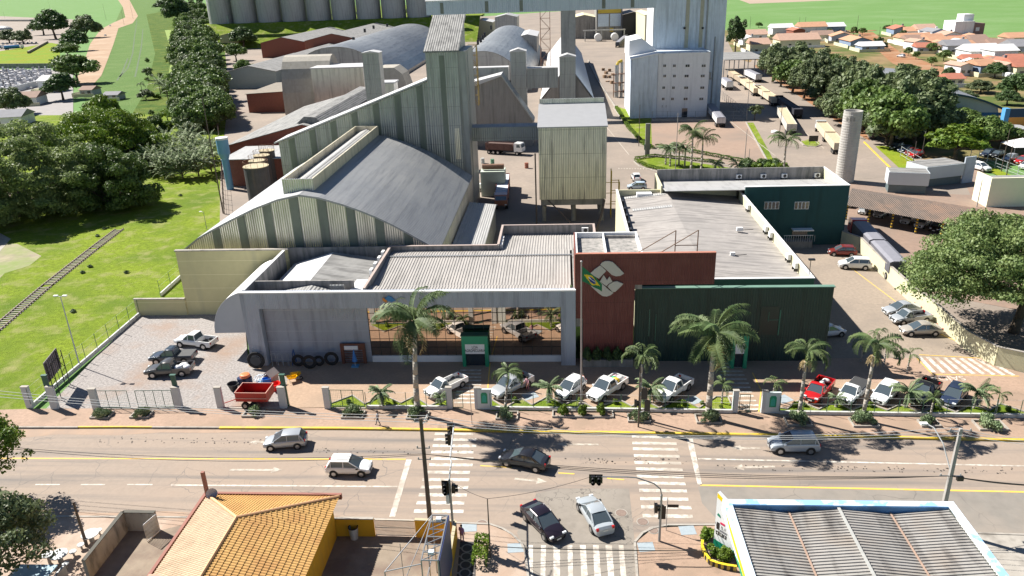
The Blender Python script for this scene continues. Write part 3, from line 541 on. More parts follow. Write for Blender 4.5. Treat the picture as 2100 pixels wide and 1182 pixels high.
# green row (dense avenue) at the left
nn = 0
for i in range(34):
    u = (i/33)**1.5; px = 425*(1-u)+425*u-22*u; py = 268*(1-u)+6*u
    for s_ in (0, 1, 2):
        x, y = g(px-26+24*s_*(1-.3*u), py+rnd.uniform(-3, 3)); key = rnd.choice('ddbb')
        k = 1.25+1.3*u+rnd.uniform(-.1, .1); tree(key, x, y, f'bushy tree, {ow(i+1)} from the near end in the {["left", "middle", "right"][s_]} line of the long dense row', group='trees of the long dense row', sc=k*1.1, sz=k*1.05)
for i, (px, py, w_, h_, key, lb) in enumerate([(115, 80, 70, 62, 'a', 'tall dark tree top of the clump left of the dirt road'), (90, 72, 50, 38, 'a', 'dark tree at the left of the clump by the parking ground'), (178, 78, 62, 48, 'd', 'reddish olive tree beside the dirt road bend'), (158, 105, 58, 45, 'a', 'round dark tree in the middle of the dirt road row'), (140, 118, 50, 32, 'b', 'lower dark tree of the dirt road row beside the yellow lawn'),
        (160, 172, 85, 65, 'b', 'wide flat topped tree with yellow tips where the dirt road starts'), (130, 205, 70, 55, 'a', 'dense dark tree near the cemetery corner'), (20, 88, 45, 28, 'd', 'left one of two pale trees behind the tanker trucks'), (48, 90, 42, 28, 'd', 'right one of two pale trees behind the tanker trucks'), (62, 90, 14, 34, 't', 'thin palm like tree beside the pale trees'),
        (305, 165, 26, 28, 't', 'grey bush tree on the crop strip edge'), (395, 110, 40, 60, 'd', 'bush under the long row edge'), (480, 75, 110, 48, 'b', 'broad tree over the corner of the sheds'), (560, 68, 90, 52, 'a', 'big dark tree on the grass bank'), (500, 100, 60, 45, 'a', 'dark tree with pinkish top behind the white tent'), (485, 125, 45, 38, 'b', 'round bush tree in front of the green walled shed'), (525, 45, 90, 30, 'c', 'light green tree crown below the silo base'),
        (635, 40, 36, 26, 'a', 'lollipop shaped dark tree in front of the silos'), (684, 42, 18, 14, 'a', 'small round tree in front of the silos'), (855, 46, 50, 34, 'b', 'leafy tree at the right end of the silo row'), (880, 44, 30, 30, 'a', 'dark tree behind the overhead gallery end'), (730, 38, 16, 14, 't', 'small shrub below the third silo'), (806, 36, 14, 14, 't', 'small shrub below the fifth silo'),
        (980, 38, 30, 12, 's', 'low tree beyond the overhead gallery'), (368, 55, 60, 62, 'a', 'dark tree left of the long dense row top'), (352, 22, 70, 26, 'a', 'far dark tree at the top of the weeds'), (1507, 110, 40, 76, 'e', 'tall dark tree hugging the white tower right edge'), (1538, 100, 24, 22, 's', 'small tree behind the truck shelter'),
        (505, 165, 44, 46, 'b', 'palm like tree before the green walled shed'), (320, 268, 40, 34, 'b', 'round shrub tree on the lawn corner'), (345, 250, 40, 26, 'c', 'yellowish shrub tree beside the round one'), (300, 205, 34, 22, 'd', 'low shrub near the crop strip end'), (400, 240, 90, 60, 'c', 'creeper covered tree before the factory corner'), (395, 290, 60, 40, 'd', 'olive shrub tree behind the spiky thicket'), (440, 268, 34, 40, 'b', 'shrub tree beside the leaning pole')]):
    tpix(key, px, py, w_, h_, lb)
for i in range(26):   # weedy shrubs
    px = rnd.uniform(300, 400); py = rnd.uniform(120, 300); x, y = g(px, py); shrub(x, y, ['big', 'dark', 'brt'][i % 3], f'wild shrub among the weeds beside the long tree row, about {round((py-120)/7.2)+1} from the far end' if 0 else f'wild {["green", "dark", "bright"][i % 3]} shrub by the long tree row, {ow(i+1)} of the weed patch', 'wild shrubs among the weeds', rnd.uniform(.7, 1.5))
for i, (px, py) in enumerate([(200, 485), (215, 470), (185, 548), (170, 560), (150, 640), (260, 560), (370, 402)]):
    x, y = g(px, py); shrub(x, y, 'dark', ordn[i]+' low dark weed tuft on the lawn beside the railway, from its far end', 'weed tufts on the lawn', .3, .2)
# avenue on the right: two staggered rows of tall trees
T0 = [(1578, 168), (1598, 178), (1618, 190), (1640, 203), (1662, 216), (1684, 229), (1706, 243), (1728, 257), (1752, 271), (1776, 284), (1802, 296), (1822, 303)]
ordn = ['first', 'second', 'third', 'fourth', 'fifth', 'sixth', 'seventh', 'eighth', 'ninth', 'tenth', 'eleventh', 'twelfth']
for i, (px, py) in enumerate(T0):
    x, y = g(px, py); k = 1.55 if i < 9 else 1.75
    for j in range(3):
        tree(rnd.choice('vvbd') if j != 1 else 'd', x+1.0+j*6.0+rnd.uniform(-1, 1), y+j*4+rnd.uniform(-1, 1), f'{ordn[i]} tall tree from the far end in the {["front", "middle", "rear"][j]} row of the avenue', group='trees of the dense avenue beside the truck lane', sc=k*rnd.uniform(.9, 1.12), sz=(1.5 if j != 1 else 1.9)*rnd.uniform(.8, 1.15)*(1+.012*i))
for px, py, w_, h_, key, lb in [(1905, 285, 85, 62, 'c', 'yellow green tree right of the avenue'), (1975, 262, 70, 42, 'b', 'light tree before the arched gym front'), (1958, 330, 125, 72, 'c', 'round bright green tree behind the gatehouses'), (2050, 300, 70, 50, 'b', 'green tree beside the orange and blue wall'), (2065, 215, 50, 30, 'a', 'small dark fir like tree before the gym side'), (2020, 305, 90, 70, 'b', 'tree joined to the right of the bright round tree'), (2080, 205, 70, 55, 'a', 'dark tree at the right edge above the orange wall'),
        (2040, 160, 50, 32, 'a', 'tree in front of the red roofed house'), (1910, 135, 22, 20, 's', 'round young tree on the red soil'), (1860, 150, 40, 20, 'b', 'bushes left of the young tree'), (1945, 160, 30, 22, 'a', 'dark shrub tree on the town corner'), (1995, 150, 60, 30, 'a', 'broad dark tree in front of the white houses'), (1768, 72, 20, 16, 's', 'roadside tree at the street end'), (1818, 66, 18, 16, 's', 'tree before the crop field edge'), (1848, 88, 24, 26, 'a', 'brownish tree beside the grey gabled house'),
        (1910, 110, 28, 24, 's', 'small tree before the orange roofs'), (1935, 125, 26, 24, 'b', 'tree by the white fence'), (2072, 78, 22, 10, 'a', 'low trees at the far field edge'), (1800, 100, 22, 24, 'e', 'left one of two palms like dark trees by the blue wall'), (1812, 104, 16, 18, 'e', 'right one of two palm like dark trees by the blue wall'), (1700, 72, 14, 14, 's', 'tree behind the long white roof'), (1750, 75, 16, 22, 's', 'tree left of the street end'), (1862, 115, 18, 20, 's', 'thin street tree on the red verge'), (1878, 122, 16, 18, 's', 'thin street tree before the white fence'), (1975, 205, 50, 20, 'd', 'brownish shrub tree by the solar panels'), (2010, 190, 60, 26, 'd', 'dry shrub tree behind the gym roof'), (1930, 182, 44, 24, 'a', 'shrub tree above the gym roof ridge'), (1895, 165, 50, 22, 'b', 'green shrub above the avenue end'), (1640, 72, 22, 14, 's', 'shrub by the blue house'), (1556, 57, 16, 12, 's', 'palm like tree before the orange roof')]:
    tpix(key, px, py, w_, h_, lb)
# palms in the yard island
for px, py, h, lb in [(1365, 338, 3.6, 'leftmost short palm of the cluster on the yard island'), (1374, 342, 4.0, 'second short palm of the cluster on the yard island'), (1392, 340, 4.2, 'third short palm of the cluster on the yard island'), (1404, 342, 4.0, 'fourth short palm of the cluster on the yard island')]:
    x, y = g(px, py); palm(x, y, h, 'small', lb, 16, 1.5, tr=.18)
for px, py, h, lb in [(1417, 350, 7.4, 'tall palm right of the island cluster'), (1438, 350, 5.6, 'second tall palm right of the island cluster'), (1606, 356, 5.8, 'big shaggy royal palm behind the green building roof')]:
    x, y = g(px, py); palm(x, y, h, 'royal', lb, 15, 1.15, tr=.22)
for px, py, lb in [(1467, 352, 'small spiky palm left of the planted clump'), (1512, 354, 'light green spiky palm beside the planted clump')]:
    x, y = g(px, py); palm(x, y, 1.6, 'small', lb, 15, 1.5, tr=.18)
for i in range(9):
    x, y = g(1530+i*9, 348+(i % 3)*3); shrub(x, y, ['big', 'dark', 'brt'][i % 3], ordn[i]+' leafy shrub from the left in the clump behind the green building roof', 'shrubs in the clump behind the green building', 1.2)
x, y = g(1547, 247); tree('t', x, y, 'young tree at the corner of the truck yard verge', sc=1.6)
hedge([(1264, 222), (1288, 262), (1318, 296), (1340, 306)], .9, .7, 'yellow green clipped hedge along the sloping yard road', 'yellow' if False else 'bright', .12, 130)
hedge([(1303, 328), (1340, 322), (1400, 327), (1480, 336)], .8, .6, 'upper clipped hedge of the palm island', 'bright', .12, 130)
hedge([(1303, 331), (1330, 344), (1385, 356)], .8, .6, 'lower clipped hedge of the palm island', 'bright', .12, 130)
hedge([(1345, 302), (1420, 313), (1530, 334)], .9, .7, 'dark green hedge between the truck yard and the yard road', 'mid', .12, 130)
# near left tree and bottom left tree
tree_kind('Q', 90, 3.6, 3.6, 6, 3.5, 'bright', 9000, .15, 60, .25, r0=.2, limbs=12)
tree('Q', -48.3, 50.5, 'bright leafy tree cut by the left picture edge above the road', sc=.95)
tree_kind('U', 91, 5.5, 5.0, 6, 2.6, 'olive', 16000, .14, 100, .19, r0=.22, limbs=22)
tree('U', -41, 40, 'sparse olive tree over the round tables at the bottom left corner')
x0, y0 = g(983, 1140); hedge([(983, 1165), (990, 1112)], 1.0, .9, 'bright hedge beside the patterned pavement at the corner', 'bright', .09, 260)
for i, (px, py, s_) in enumerate([(1452, 1108, 1.0), (1457, 1127, .5), (1466, 1140, .7), (1486, 1148, .95)]): x, y = g(px, py); shrub(x, y, 'ball', ['largest', 'smallest', 'third', 'nearest'][i]+' round bush in the striped kerb bed by the price board', 'bushes in the striped kerb bed', s_*1.25)
# ---------------- buildings ----------------
def CM(name, col, ax='X', pitch=.33, h=.03, metal=.45, rough=.42, **k): 
    k.setdefault('streak', tuple(c*.62 for c in col)); k.setdefault('sts', 1.1); k.setdefault('stlo', .48); k.setdefault('sthi', .72); return mk(name, col, rough=rough, metal=metal, var=.08, scale=.6, corr=(ax, pitch, h), **k)
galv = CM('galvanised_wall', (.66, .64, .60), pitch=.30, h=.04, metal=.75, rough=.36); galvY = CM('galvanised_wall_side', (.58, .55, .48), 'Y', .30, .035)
galvd = CM('weathered_cladding', (.38, .385, .375), pitch=.4, h=.03, metal=.4, grid=(0, 0, 3.3, .05, (.22, .22, .21))); galvdY = CM('weathered_cladding_side', (.36, .36, .35), 'Y', .4, .03, metal=.25)
strip_ = mk('translucent_strip', (.17, .19, .15), rough=.45, var=.1, streak=(.11, .12, .1), st=(1, 1, .1))
roofA = mk('arched_roof_sheet', (.31, .315, .32), rough=.5, metal=.3, var=.06, col2=(.36, .36, .355), c2s=.08, streak=(.25, .255, .265), st=(1, .05, 1), sts=1.8, stlo=.48, sthi=.66, corr=('Y', .5, .03))
roofg = mk('fibre_cement_roof', (.27, .265, .255), rough=.85, var=.16, streak=(.15, .147, .142), st=(.15, 1, 1), sts=1.2, stlo=.45, sthi=.65, corr=('Y', .4, .03), col2=(.25, .245, .235), c2s=.1)
roofgX = mk('fibre_cement_roof_x', (.27, .265, .255), rough=.85, var=.16, streak=(.15, .147, .142), st=(1, .15, 1), sts=1.2, stlo=.45, sthi=.65, corr=('X', .4, .03), col2=(.26, .255, .24), c2s=.1)
roofpale = mk('pale_sheet_roof', (.40, .395, .385), rough=.55, metal=.1, var=.08, streak=(.27, .265, .26), st=(1, .1, 1), sts=1.2, corr=('X', .35, .02))
hallroof = mk('hall_roof', (.33, .305, .285), rough=.88, var=.14, col2=(.28, .26, .245), c2s=.15, streak=(.21, .195, .185), st=(.12, 1.2, 1), sts=1.4, stlo=.47, sthi=.62, corr=('Y', .35, .02))
storew = CM('store_cladding', (.36, .39, .45), pitch=.2, h=.012, metal=0, rough=.6); storeroof = mk('store_roof', (.34, .32, .30), rough=.75, var=.1, streak=(.24, .226, .21), st=(1, .1, 1), sts=1.1, col2=(.37, .345, .32), c2s=.2)
creamw = mk('cream_wall', (.58, .55, .37), rough=.85, var=.07, streak=(.48, .46, .33), st=(1, 1, .12), sts=.8, stlo=.58, sthi=.8); yelloww = mk('yellow_wall', (.56, .50, .28), rough=.85, var=.06, grid=(0, 0, 1.9, .05, (.75, .68, .42)), streak=(.45, .41, .25), sts=.5, stlo=.55, sthi=.8)
redw = CM('red_cladding', (.14, .032, .027), pitch=.28, h=.02, metal=0, rough=.6, col2=(.17, .05, .042), c2s=.3, streak=(.13, .03, .025), grid=(0, 0, 2.5, .04, (.07, .02, .018))); redwY = CM('red_cladding_side', (.22, .07, .05), 'Y', .28, .02, metal=0, rough=.6)
greenw = CM('green_cladding', (.007, .034, .028), pitch=.28, h=.015, metal=0, rough=.5, col2=(.013, .046, .038), c2s=.25, grid=(0, 0, 2.9, .04, (.006, .022, .018))); greenp = mk('green_paint', (.01, .085, .05), rough=.6, var=.08); tealw = mk('teal_wall', (.018, .075, .075), rough=.8, var=.08, streak=(.012, .05, .05)); green2 = mk('portal_green', (.015, .27, .14), rough=.5, var=.03)
whitew = mk('white_wall', (.72, .73, .74), rough=.8, var=.05, streak=(.55, .56, .57)); white_t = CM('white_tower_cladding', (.60, .67, .74), pitch=.5, h=.02, metal=0, rough=.6); white_tY = CM('white_tower_side', (.75, .77, .78), 'Y', .5, .02, metal=0, rough=.6)
brickd = mk('brick_red', (.25, .085, .055), rough=.9, var=.2, scale=2, grid=(0, 0, .25, .02, (.2, .12, .09))); dark = mk('dark_opening', (.012, .013, .015), rough=.7, var=0); trimw = mk('white_trim', (.75, .75, .74), rough=.6, var=.04)
pgrey = mk('parapet_concrete', (.32, .30, .28), rough=.88, var=.15, streak=(.15, .15, .14), st=(1, 1, .15), sts=1.6, stlo=.42, sthi=.68); pinkt = mk('parapet_cap', (.40, .32, .285), rough=.8, var=.1); steelm = mk('steel_grey', (.30, .31, .32), rough=.5, metal=.5); rustm = mk('rust_steel', (.2, .11, .07), rough=.8, var=.2)
winm = mk('window_glass', (.03, .04, .05), rough=.08, var=0, spec=.8); yelst = mk('yellow_steel', (.5, .36, .04), rough=.6)
def arc(xc, hw, ze, za, n=16, p=2.0):
    return [(xc-hw+2*hw*i/n, ze+(za-ze)*(1-abs(-1+2*i/n)**p)) for i in range(n+1)]
def sheet(pts, y0, y1, th, over=0):
    lo = [(x, z-th) for x, z in pts]; b = MB(); n = len(pts); V = []
    for y in (y0, y1): V += [(x, y, z) for x, z in pts]+[(x, y, z) for x, z in lo]
    F = []
    for i in range(n-1): F += [(i, i+1, 2*n+i+1, 2*n+i), (n+i, 3*n+i, 3*n+i+1, n+i+1), (i, n+i, n+i+1, i+1), (2*n+i, 2*n+i+1, 3*n+i+1, 3*n+i)]
    F += [(0, 2*n, 3*n, n), (n-1, 2*n-1, 4*n-1, 3*n-1)]
    b.add(V, F); return b
def arched(name, label, prof, Y0, Y1, wall, wallside, roof, strips=None, sm=None, cat='warehouse', th=.25, door=None):
    x0, x1 = prof[0][0], prof[-1][0]; t = thing(name, label, cat, ((x0+x1)/2, Y0, 0)); lo = [(x, z-th-.005) for x, z in prof]
    b = MB(); b.prism([(x0+.1, 0)]+[(max(x0+.1, min(x1-.1, x)), z) for x, z in lo]+[(x1-.1, 0)], Y0+.3, Y0+.5, 'y'); b.build('gable_wall', wall, t, world=True)
    b = MB(); b.prism([(x0+.1, 0)]+[(max(x0+.1, min(x1-.1, x)), z) for x, z in lo]+[(x1-.1, 0)], Y1-.5, Y1-.3, 'y'); b.build('rear_wall', wall, t, world=True)
    b = MB(); b.box(x0+.1, x0+.3, Y0+.5, Y1-.5, 0, lo[0][1]); b.build('side_wall', wallside, t, world=True); b = MB(); b.box(x1-.3, x1-.1, Y0+.5, Y1-.5, 0, lo[-1][1]); b.build('side_wall', wallside, t, world=True)
    r = sheet(prof, Y0, Y1, th).build('roof', roof, t, world=True, smooth=False); 
    if strips:
        b = MB()
        for a, c in strips:
            zs = np.interp([a, c], [p[0] for p in lo], [p[1] for p in lo]); b.prism([(a, 0), (c, 0), (c, zs[1]-.02), (a, zs[0]-.02)], Y0+.27, Y0+.3, 'y')
        b.build('translucent_panel', sm or strip_, t, world=True)
    return t
# front arched warehouse
prof = [(-50.4, 8.2), (-48, 9.9), (-46, 10.95), (-43, 12.4), (-39.6, 13.9), (-36.5, 15.0), (-33.5, 15.6), (-31, 15.2), (-28, 14.25), (-25.8, 13.4), (-23.8, 12.5), (-21.7, 11.4), (-19.7, 10.2), (-17.5, 8.8), (-16.0, 7.8)]
strips = [(-45.9+i*3.63, -44.75+i*3.63) for i in range(8)]
TA = arched('arched_warehouse', 'largest front warehouse with striped metal gable and raised ridge monitor', prof, 91.8, 132, galv, galvY, roofA, strips)
b = MB(); b.box(-36.4, -32.3, 94.3, 94.5, 14.6, 17.0); b.build('monitor_front', galv, TA, world=True)
b = MB(); b.box(-36.4, -36.2, 94.5, 132.4, 14.6, 17.0); b.box(-32.5, -32.3, 94.5, 132.4, 14.6, 17.0); b.box(-36.2, -32.5, 132.2, 132.4, 14.6, 17.0); b.build('monitor_side', CM('monitor_cream', (.66, .60, .45), 'Y', .3, .03, metal=.15), TA, world=True)
b = MB(); b.prism([(-36.19, 15.8), (-34.35, 16.5), (-32.51, 15.8), (-32.51, 15.7), (-36.19, 15.7)], 94.51, 132.19, 'y'); b.build('monitor_roof', roofpale, TA, world=True)
b = MB()
for z0, z1, dx in ((11.2, 11.35, 0),): pass
t = thing('lean_to', 'low lean-to shed with a half pale half shaded roof beside the arched warehouse', 'shed', (-15, 102.5, 0)); b = MB(); b.prism([(-15.9, 4.9), (-11.3, 4.4), (-11.3, 4.5), (-15.9, 5.0)], 102.3, 124.8, 'y'); b.build('roof', roofpale, t, world=True); b = MB(); b.box(-11.6, -11.5, 102.5, 124.6, 0, 4.38); b.box(-15.9, -11.6, 102.5, 102.6, 0, 4.38); b.build('wall', galvdY, t, world=True)
# yellow walls
t = thing('yellow_screen_wall', 'tall olive yellow panel wall in front of the arched warehouse', 'wall', (-43, 89.5, 0)); b = MB(); b.box(-50.0, -35.2, 89.5, 89.8, 0, 8.95); b.build('wall_panel', yelloww, t, world=True); b = MB(); b.box(-50.1, -35.1, 89.4, 89.9, 8.952, 9.1); b.build('coping', conc, t, world=True)
t = thing('yellow_boundary_wall', 'short stained yellow wall closing the gravel lot at the back', 'wall', (-53, 89.3, 0)); b = MB(); b.box(-57, -50.03, 89.3, 89.6, 0, 2.3); b.build('wall_panel', yelloww, t, world=True); b = MB(); b.box(-57.05, -50.03, 89.25, 89.65, 2.302, 2.42); b.build('coping', conc, t, world=True)
# sloped gallery and elevator tower
t = thing('sloping_store', 'long monopitch metal store rising towards the tall elevator tower', 'warehouse', (-37, 134, 0)); p = [(-51.2, 0), (-51.2, 14.1), (-23.25, 24.2), (-23.25, 0)]
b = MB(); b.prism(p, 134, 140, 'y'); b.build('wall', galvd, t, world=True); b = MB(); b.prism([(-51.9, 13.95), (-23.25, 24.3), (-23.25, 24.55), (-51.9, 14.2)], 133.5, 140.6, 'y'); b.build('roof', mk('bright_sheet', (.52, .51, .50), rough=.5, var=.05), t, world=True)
b = MB()
for i in range(7): a = -49.3+i*4.0; z = 14.1+(a+51.2)*10.1/27.95; b.prism([(a, 0), (a+1.1, 0), (a+1.1, z+.2), (a, z-.2)], 133.95, 134, 'y')
b.build('translucent_panel', strip_, t, world=True)
t = thing('elevator_tower', 'tallest grey metal elevator tower with one dark vertical strip', 'tower', (-20.5, 134, 0)); b = MB(); b.box(-23.24, -17.7, 133.7, 146, 0, 28.9); b.build('wall', galvd, t, world=True)
b = MB(); b.prism([(133.4, 28.95), (146.3, 34.2), (146.3, 34.45), (133.4, 29.2)], -23.5, -17.4, 'x'); b.build('roof', roofgX, t, world=True); b = MB(); b.prism([(133.75, 28.9), (146, 28.9), (146, 34.0), (133.75, 29.05)], -23.2, -17.75, 'x'); b.build('upper_wall', galvd, t, world=True)
b = MB(); b.box(-20.9, -20.0, 133.66, 133.7, 9, 28.4); b.build('translucent_panel', strip_, t, world=True)
b = MB(); b.box(-18.9, -18.1, 133.62, 133.7, 10.5, 16.0); b.build('ladder_box', galv, t, world=True)
b = MB(); b.box(-17.7, -16.4, 134.2, 146, 0, 29.0); b.build('side_cladding', galvdY, t, world=True)
# horizontal gallery to hopper
t = thing('conveyor_gallery', 'horizontal metal conveyor gallery joining the tall tower to the hopper block', 'conveyor', (-10.4, 139, 0)); b = MB(); b.box(-16.4, -4.05, 138.5, 140.6, 12.7, 15.2); b.build('wall', galvd, t, world=True); b = MB(); b.prism([(138.3, 15.2), (140.8, 15.2), (139.6, 15.6)], -16.4, -4.05, 'x'); b.build('roof', roofpale, t, world=True)
# hopper block on columns
t = thing('hopper_block', 'boxy corrugated loading hopper with yellowish reflected light painted in, standing on concrete columns', 'hopper', (1.7, 128, 0)); hopm = CM('hopper_cladding', (.58, .56, .48), pitch=.3, h=.03, metal=.55, rough=.38, streak=(.24, .235, .215), stlo=.5, sthi=.72, sts=1.6, grid=(0, 0, 4.1, .06, (.25, .24, .2)))  # yellowish cast of the cladding is reflected light put into its base colour
b = MB(); b.box(-4, 7.5, 128, 138.5, 4.3, 16.7); b.build('wall', hopm, t, world=True); b = MB(); b.box(-3.8, 7.2, 128.3, 138.2, 3.2, 4.29); b.build('base_beam', concd, t, world=True)
b = MB(); b.prism([(127.8, 16.72), (138.3, 19.0), (138.3, 19.2), (127.8, 16.92)], -4.15, 7.65, 'x'); b.build('roof', mk('hopper_roof', (.38, .38, .385), rough=.5, metal=.2, var=.05), t, world=True)
b = MB(); b.box(-4, 7.5, 138.32, 138.6, 16.7, 20.0); b.build('rear_parapet', galv, t, world=True); b = MB(); b.box(-4, -3.85, 128.2, 138.3, 16.7, 18.6); b.box(7.35, 7.5, 128.2, 138.3, 16.7, 18.6); 
for x in (-3.4, 1.9, 6.8):
    for y in (129.5, 137): c = MB(); c.tube((x, y, 0), (x, y, 3.2), .42, .42, 14); c.build('column', concd, t, world=True)
# store
t = ST = thing('farm_store', 'wide grey store building with ribbed roof and mirror glass front', 'store', (-17, 75, 0))
XL, XR = -35.7, 1.3; YF = 75.0; gtop = 7.1
b = MB(); b.box(XL, gy(531, 640, YF)[0], YF, YF+.9, 0, 8.95); b.box(gy(1150, 640, YF)[0], XR, YF, YF+.9, 0, 8.95); b.box(gy(531, 640, YF)[0], gy(1150, 640, YF)[0], YF, YF+.9, gtop, 8.95); b.build('front_frame', storew, t, world=True)
b = MB(); xa, xb = gy(531, 640, YF)[0], gy(747, 640, YF)[0]; b.box(xa, xb, YF+1.0, YF+1.2, 0, gtop+.3); b.build('recessed_wall', CM('recess_cladding', (.33, .355, .41), pitch=.15, h=.01, metal=0, rough=.6, grid=(0, 0, 1.3, .03, (.5, .52, .56))), t, world=True)
b = MB(); b.box(gy(672, 640, YF)[0], gy(731, 640, YF)[0], YF+.97, YF+1.0, 5.4, 6.9); b.build('louvre_panel', CM('louvre', (.34, .37, .43), pitch=.25, h=.03, metal=0), t, world=True)
glz = mk('mirror_glass', (.50, .42, .36), rough=.015, metal=1.0, var=0); fr = mk('dark_mullion', (.03, .025, .02), rough=.5)
xg0, xg1 = xb+.05, gy(1150, 640, YF)[0]
b = MB(); b.box(xg0, xg1, YF+1.05, YF+1.1, .75, gtop+.02); b.build('mirror_glazing', glz, t, world=True)
b = MB(); n = 20
for i in range(n+1): x = xg0+(xg1-xg0)*i/n; b.box(x-.025, x+.025, YF+1.02, YF+1.05, .75, gtop)
for k in range(1, 6): z = .75+(gtop-.75)*k/6; b.box(xg0+.03, xg1-.03, YF+1.005, YF+1.02, z-.02, z+.02)
b.build('mullion', fr, t, world=True)
b = MB(); b.box(xg0, xg1, YF+.9, YF+1.3, 0, .75); b.build('sill_wall', trimw, t, world=True)
b = MB(); b.box(XL-.02, XR+.02, YF-.05, YF+.25, 8.952, 9.1); b.build('front_coping', trimw, t, world=True)
def corrs(x0, x1, prof, pitch, amp, th=.06):
    """sheet ribbed along Y: prof = [(y,z),...]"""
    n = int((x1-x0)/pitch); V = []; F = []; k = len(prof); xs = []
    for i in range(n):
        a = x0+i*pitch; xs += [(a, 0), (a+pitch*.5, 0), (a+pitch*.62, amp), (a+pitch*.88, amp)]
    xs.append((x0+n*pitch, 0))
    for y, z in prof: V += [(x, y, z+d) for x, d in xs]
    m = len(xs)
    for j in range(k-1):
        for i in range(m-1): F.append((j*m+i, j*m+i+1, (j+1)*m+i+1, (j+1)*m+i))
    b = MB(); b.add(V, F); return b
corrs(-22.0, XR-.2, [(75.3, 8.55), (78.4, 8.35)], .34, .06).build('front_roof_strip', storeroof, t, world=True)
corrs(-21.9, XR-.2, [(78.9, 8.0), (87.6, 8.45)], .34, .06).build('main_roof', storeroof, t, world=True); corrs(-21.9, XR-.2, [(87.7, 8.44), (90.4, 8.25)], .34, .06).build('rear_slope', storeroof, t, world=True)
corrs(-8.0, 4.0, [(90.3, 8.2), (98.6, 7.6)], .34, .06).build('rear_wing_roof', storeroof, t, world=True)
corrs(XL+.3, -22.1, [(75.3, 8.55), (76.6, 8.5)], .34, .06).build('left_front_strip', storeroof, t, world=True)
b = MB(); b.box(-21.9, XR-.2, 78.4, 78.9, 7.85, 7.9); b.build('gutter', dark, t, world=True); b = MB(); b.box(-21.9, XR-.2, 87.55, 87.8, 8.56, 8.62); b.build('ridge_cap', steelm, t, world=True)
b = MB(); b.box(XL, XL+.25, YF+.9, 89.2, 0, 8.95); b.box(XR-.2, XR, YF+.9, 91, 0, 8.3); b.box(XL+.25, -8.1, 90.5, 90.7, 0, 8.9); b.box(-8.3, -8.1, 90.7, 98.9, 0, 8.9); b.box(4.05, 4.25, 90.7, 98.9, 0, 8.9); b.box(-8.1, 4.05, 98.7, 98.9, 0, 8.9); b.build('outer_wall', pgrey, t, world=True)
b = MB(); b.box(-22.1, -21.9, 76.2, 90.4, 7, 8.95); b.box(XL+.25, -23.8, 78.7, 78.9, 6, 8.95); b.build('inner_parapet', pgrey, t, world=True)
b = MB(); b.box(XL-.03, XL+.3, YF+.95, 89.3, 8.952, 9.03); b.build('left_coping', trimw, t, world=True)
b = MB(); b.box(-22.15, -21.85, 76.2, 90.4, 8.952, 9.03); b.box(-22, -8.3, 90.42, 90.75, 8.91, 8.98); b.box(-8.35, -8.05, 90.77, 98.95, 8.91, 8.98); b.box(-8.05, 4.3, 98.65, 98.95, 8.91, 8.98); b.box(4.0, 4.3, 90.77, 98.63, 8.91, 8.98); b.build('parapet_cap', pinkt, t, world=True)
b = MB(); b.prism([(XL+.3, 7.4), (-28.6, 8.5), (-23.9, 7.4), (-23.9, 7.3), (XL+.3, 7.3)], 76.7, 78.6, 'y'); b.build('left_gable_roof', roofgX, t, world=True)
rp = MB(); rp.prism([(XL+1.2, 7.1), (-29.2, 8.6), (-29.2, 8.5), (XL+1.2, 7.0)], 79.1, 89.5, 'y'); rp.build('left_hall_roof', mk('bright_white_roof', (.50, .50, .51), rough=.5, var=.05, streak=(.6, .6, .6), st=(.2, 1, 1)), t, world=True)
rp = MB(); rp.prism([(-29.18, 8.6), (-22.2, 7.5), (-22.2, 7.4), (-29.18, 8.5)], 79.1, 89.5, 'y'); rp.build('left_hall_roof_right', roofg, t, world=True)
b = MB(); b.box(-24.2, -22.3, 77, 81.5, 7.45, 8.0); b.build('roof_slab', trimw, t, world=True); b = MB(); b.box(-26.2, -24.6, 77.4, 77.6, 8.0, 8.9); b.build('roof_board', galvd, t, world=True)
# quarter arch awning
aw = []; n = 10
x_out = -40.6; zc = 3.0
for i in range(n+1): a = pi/2*i/n; aw.append((XL-.02-(XL-x_out)*cos(a), zc+5.3*sin(a)*.98))
b = sheet(aw, 77.6, 88.5, .06); b.build('curved_awning', mk('awning_white', (.80, .80, .80), rough=.45, var=.02), t, world=True, smooth=False)
b = MB(); b.prism([(XL-.02, zc)]+[(x, z-.07) for x, z in aw], 77.62, 77.68, 'y'); b.build('awning_end', mk('awning_grey', (.42, .43, .46), rough=.6, var=.03), t, world=True)
# AC on store roof
def ac(x, y, z, label, rz=0, group='air conditioner units on the roofs', dark_=False):
    a = thing('air_conditioner', label, 'air conditioner', (x, y, z), rz, group); q = MB(); q.box(-.45, .45, -.18, .18, 0, .7); q.build('casing', trimw if not dark_ else blackp, a, bevel=.02); q = MB(); q.tube((.05, -.185, .35), (.05, -.2, .35), .27, .27, 14); q.build('fan_grille', blackp, a); q = MB(); q.box(-.4, -.34, -.2, .25, -.35, 0); q.box(.34, .4, -.2, .25, -.35, 0); q.build('bracket', blackp, a); return a
for i, (px, py) in enumerate([(772, 528), (776, 520), (780, 512), (784, 505)]): x, y = g(px, py, 9); ac(-22.5, 82+i*2.1, 8.4, ordn[i]+' of the four air conditioner units on the store inner parapet from the front', pi/2)
for i in range(3): ac(-7.9, 91.8+i*1.3, 8.0, ordn[i]+' of the three air conditioners at the rear wing left wall', pi/2)
ac(3.0, 98.4, 7.9, 'lone air conditioner at the rear wing corner')
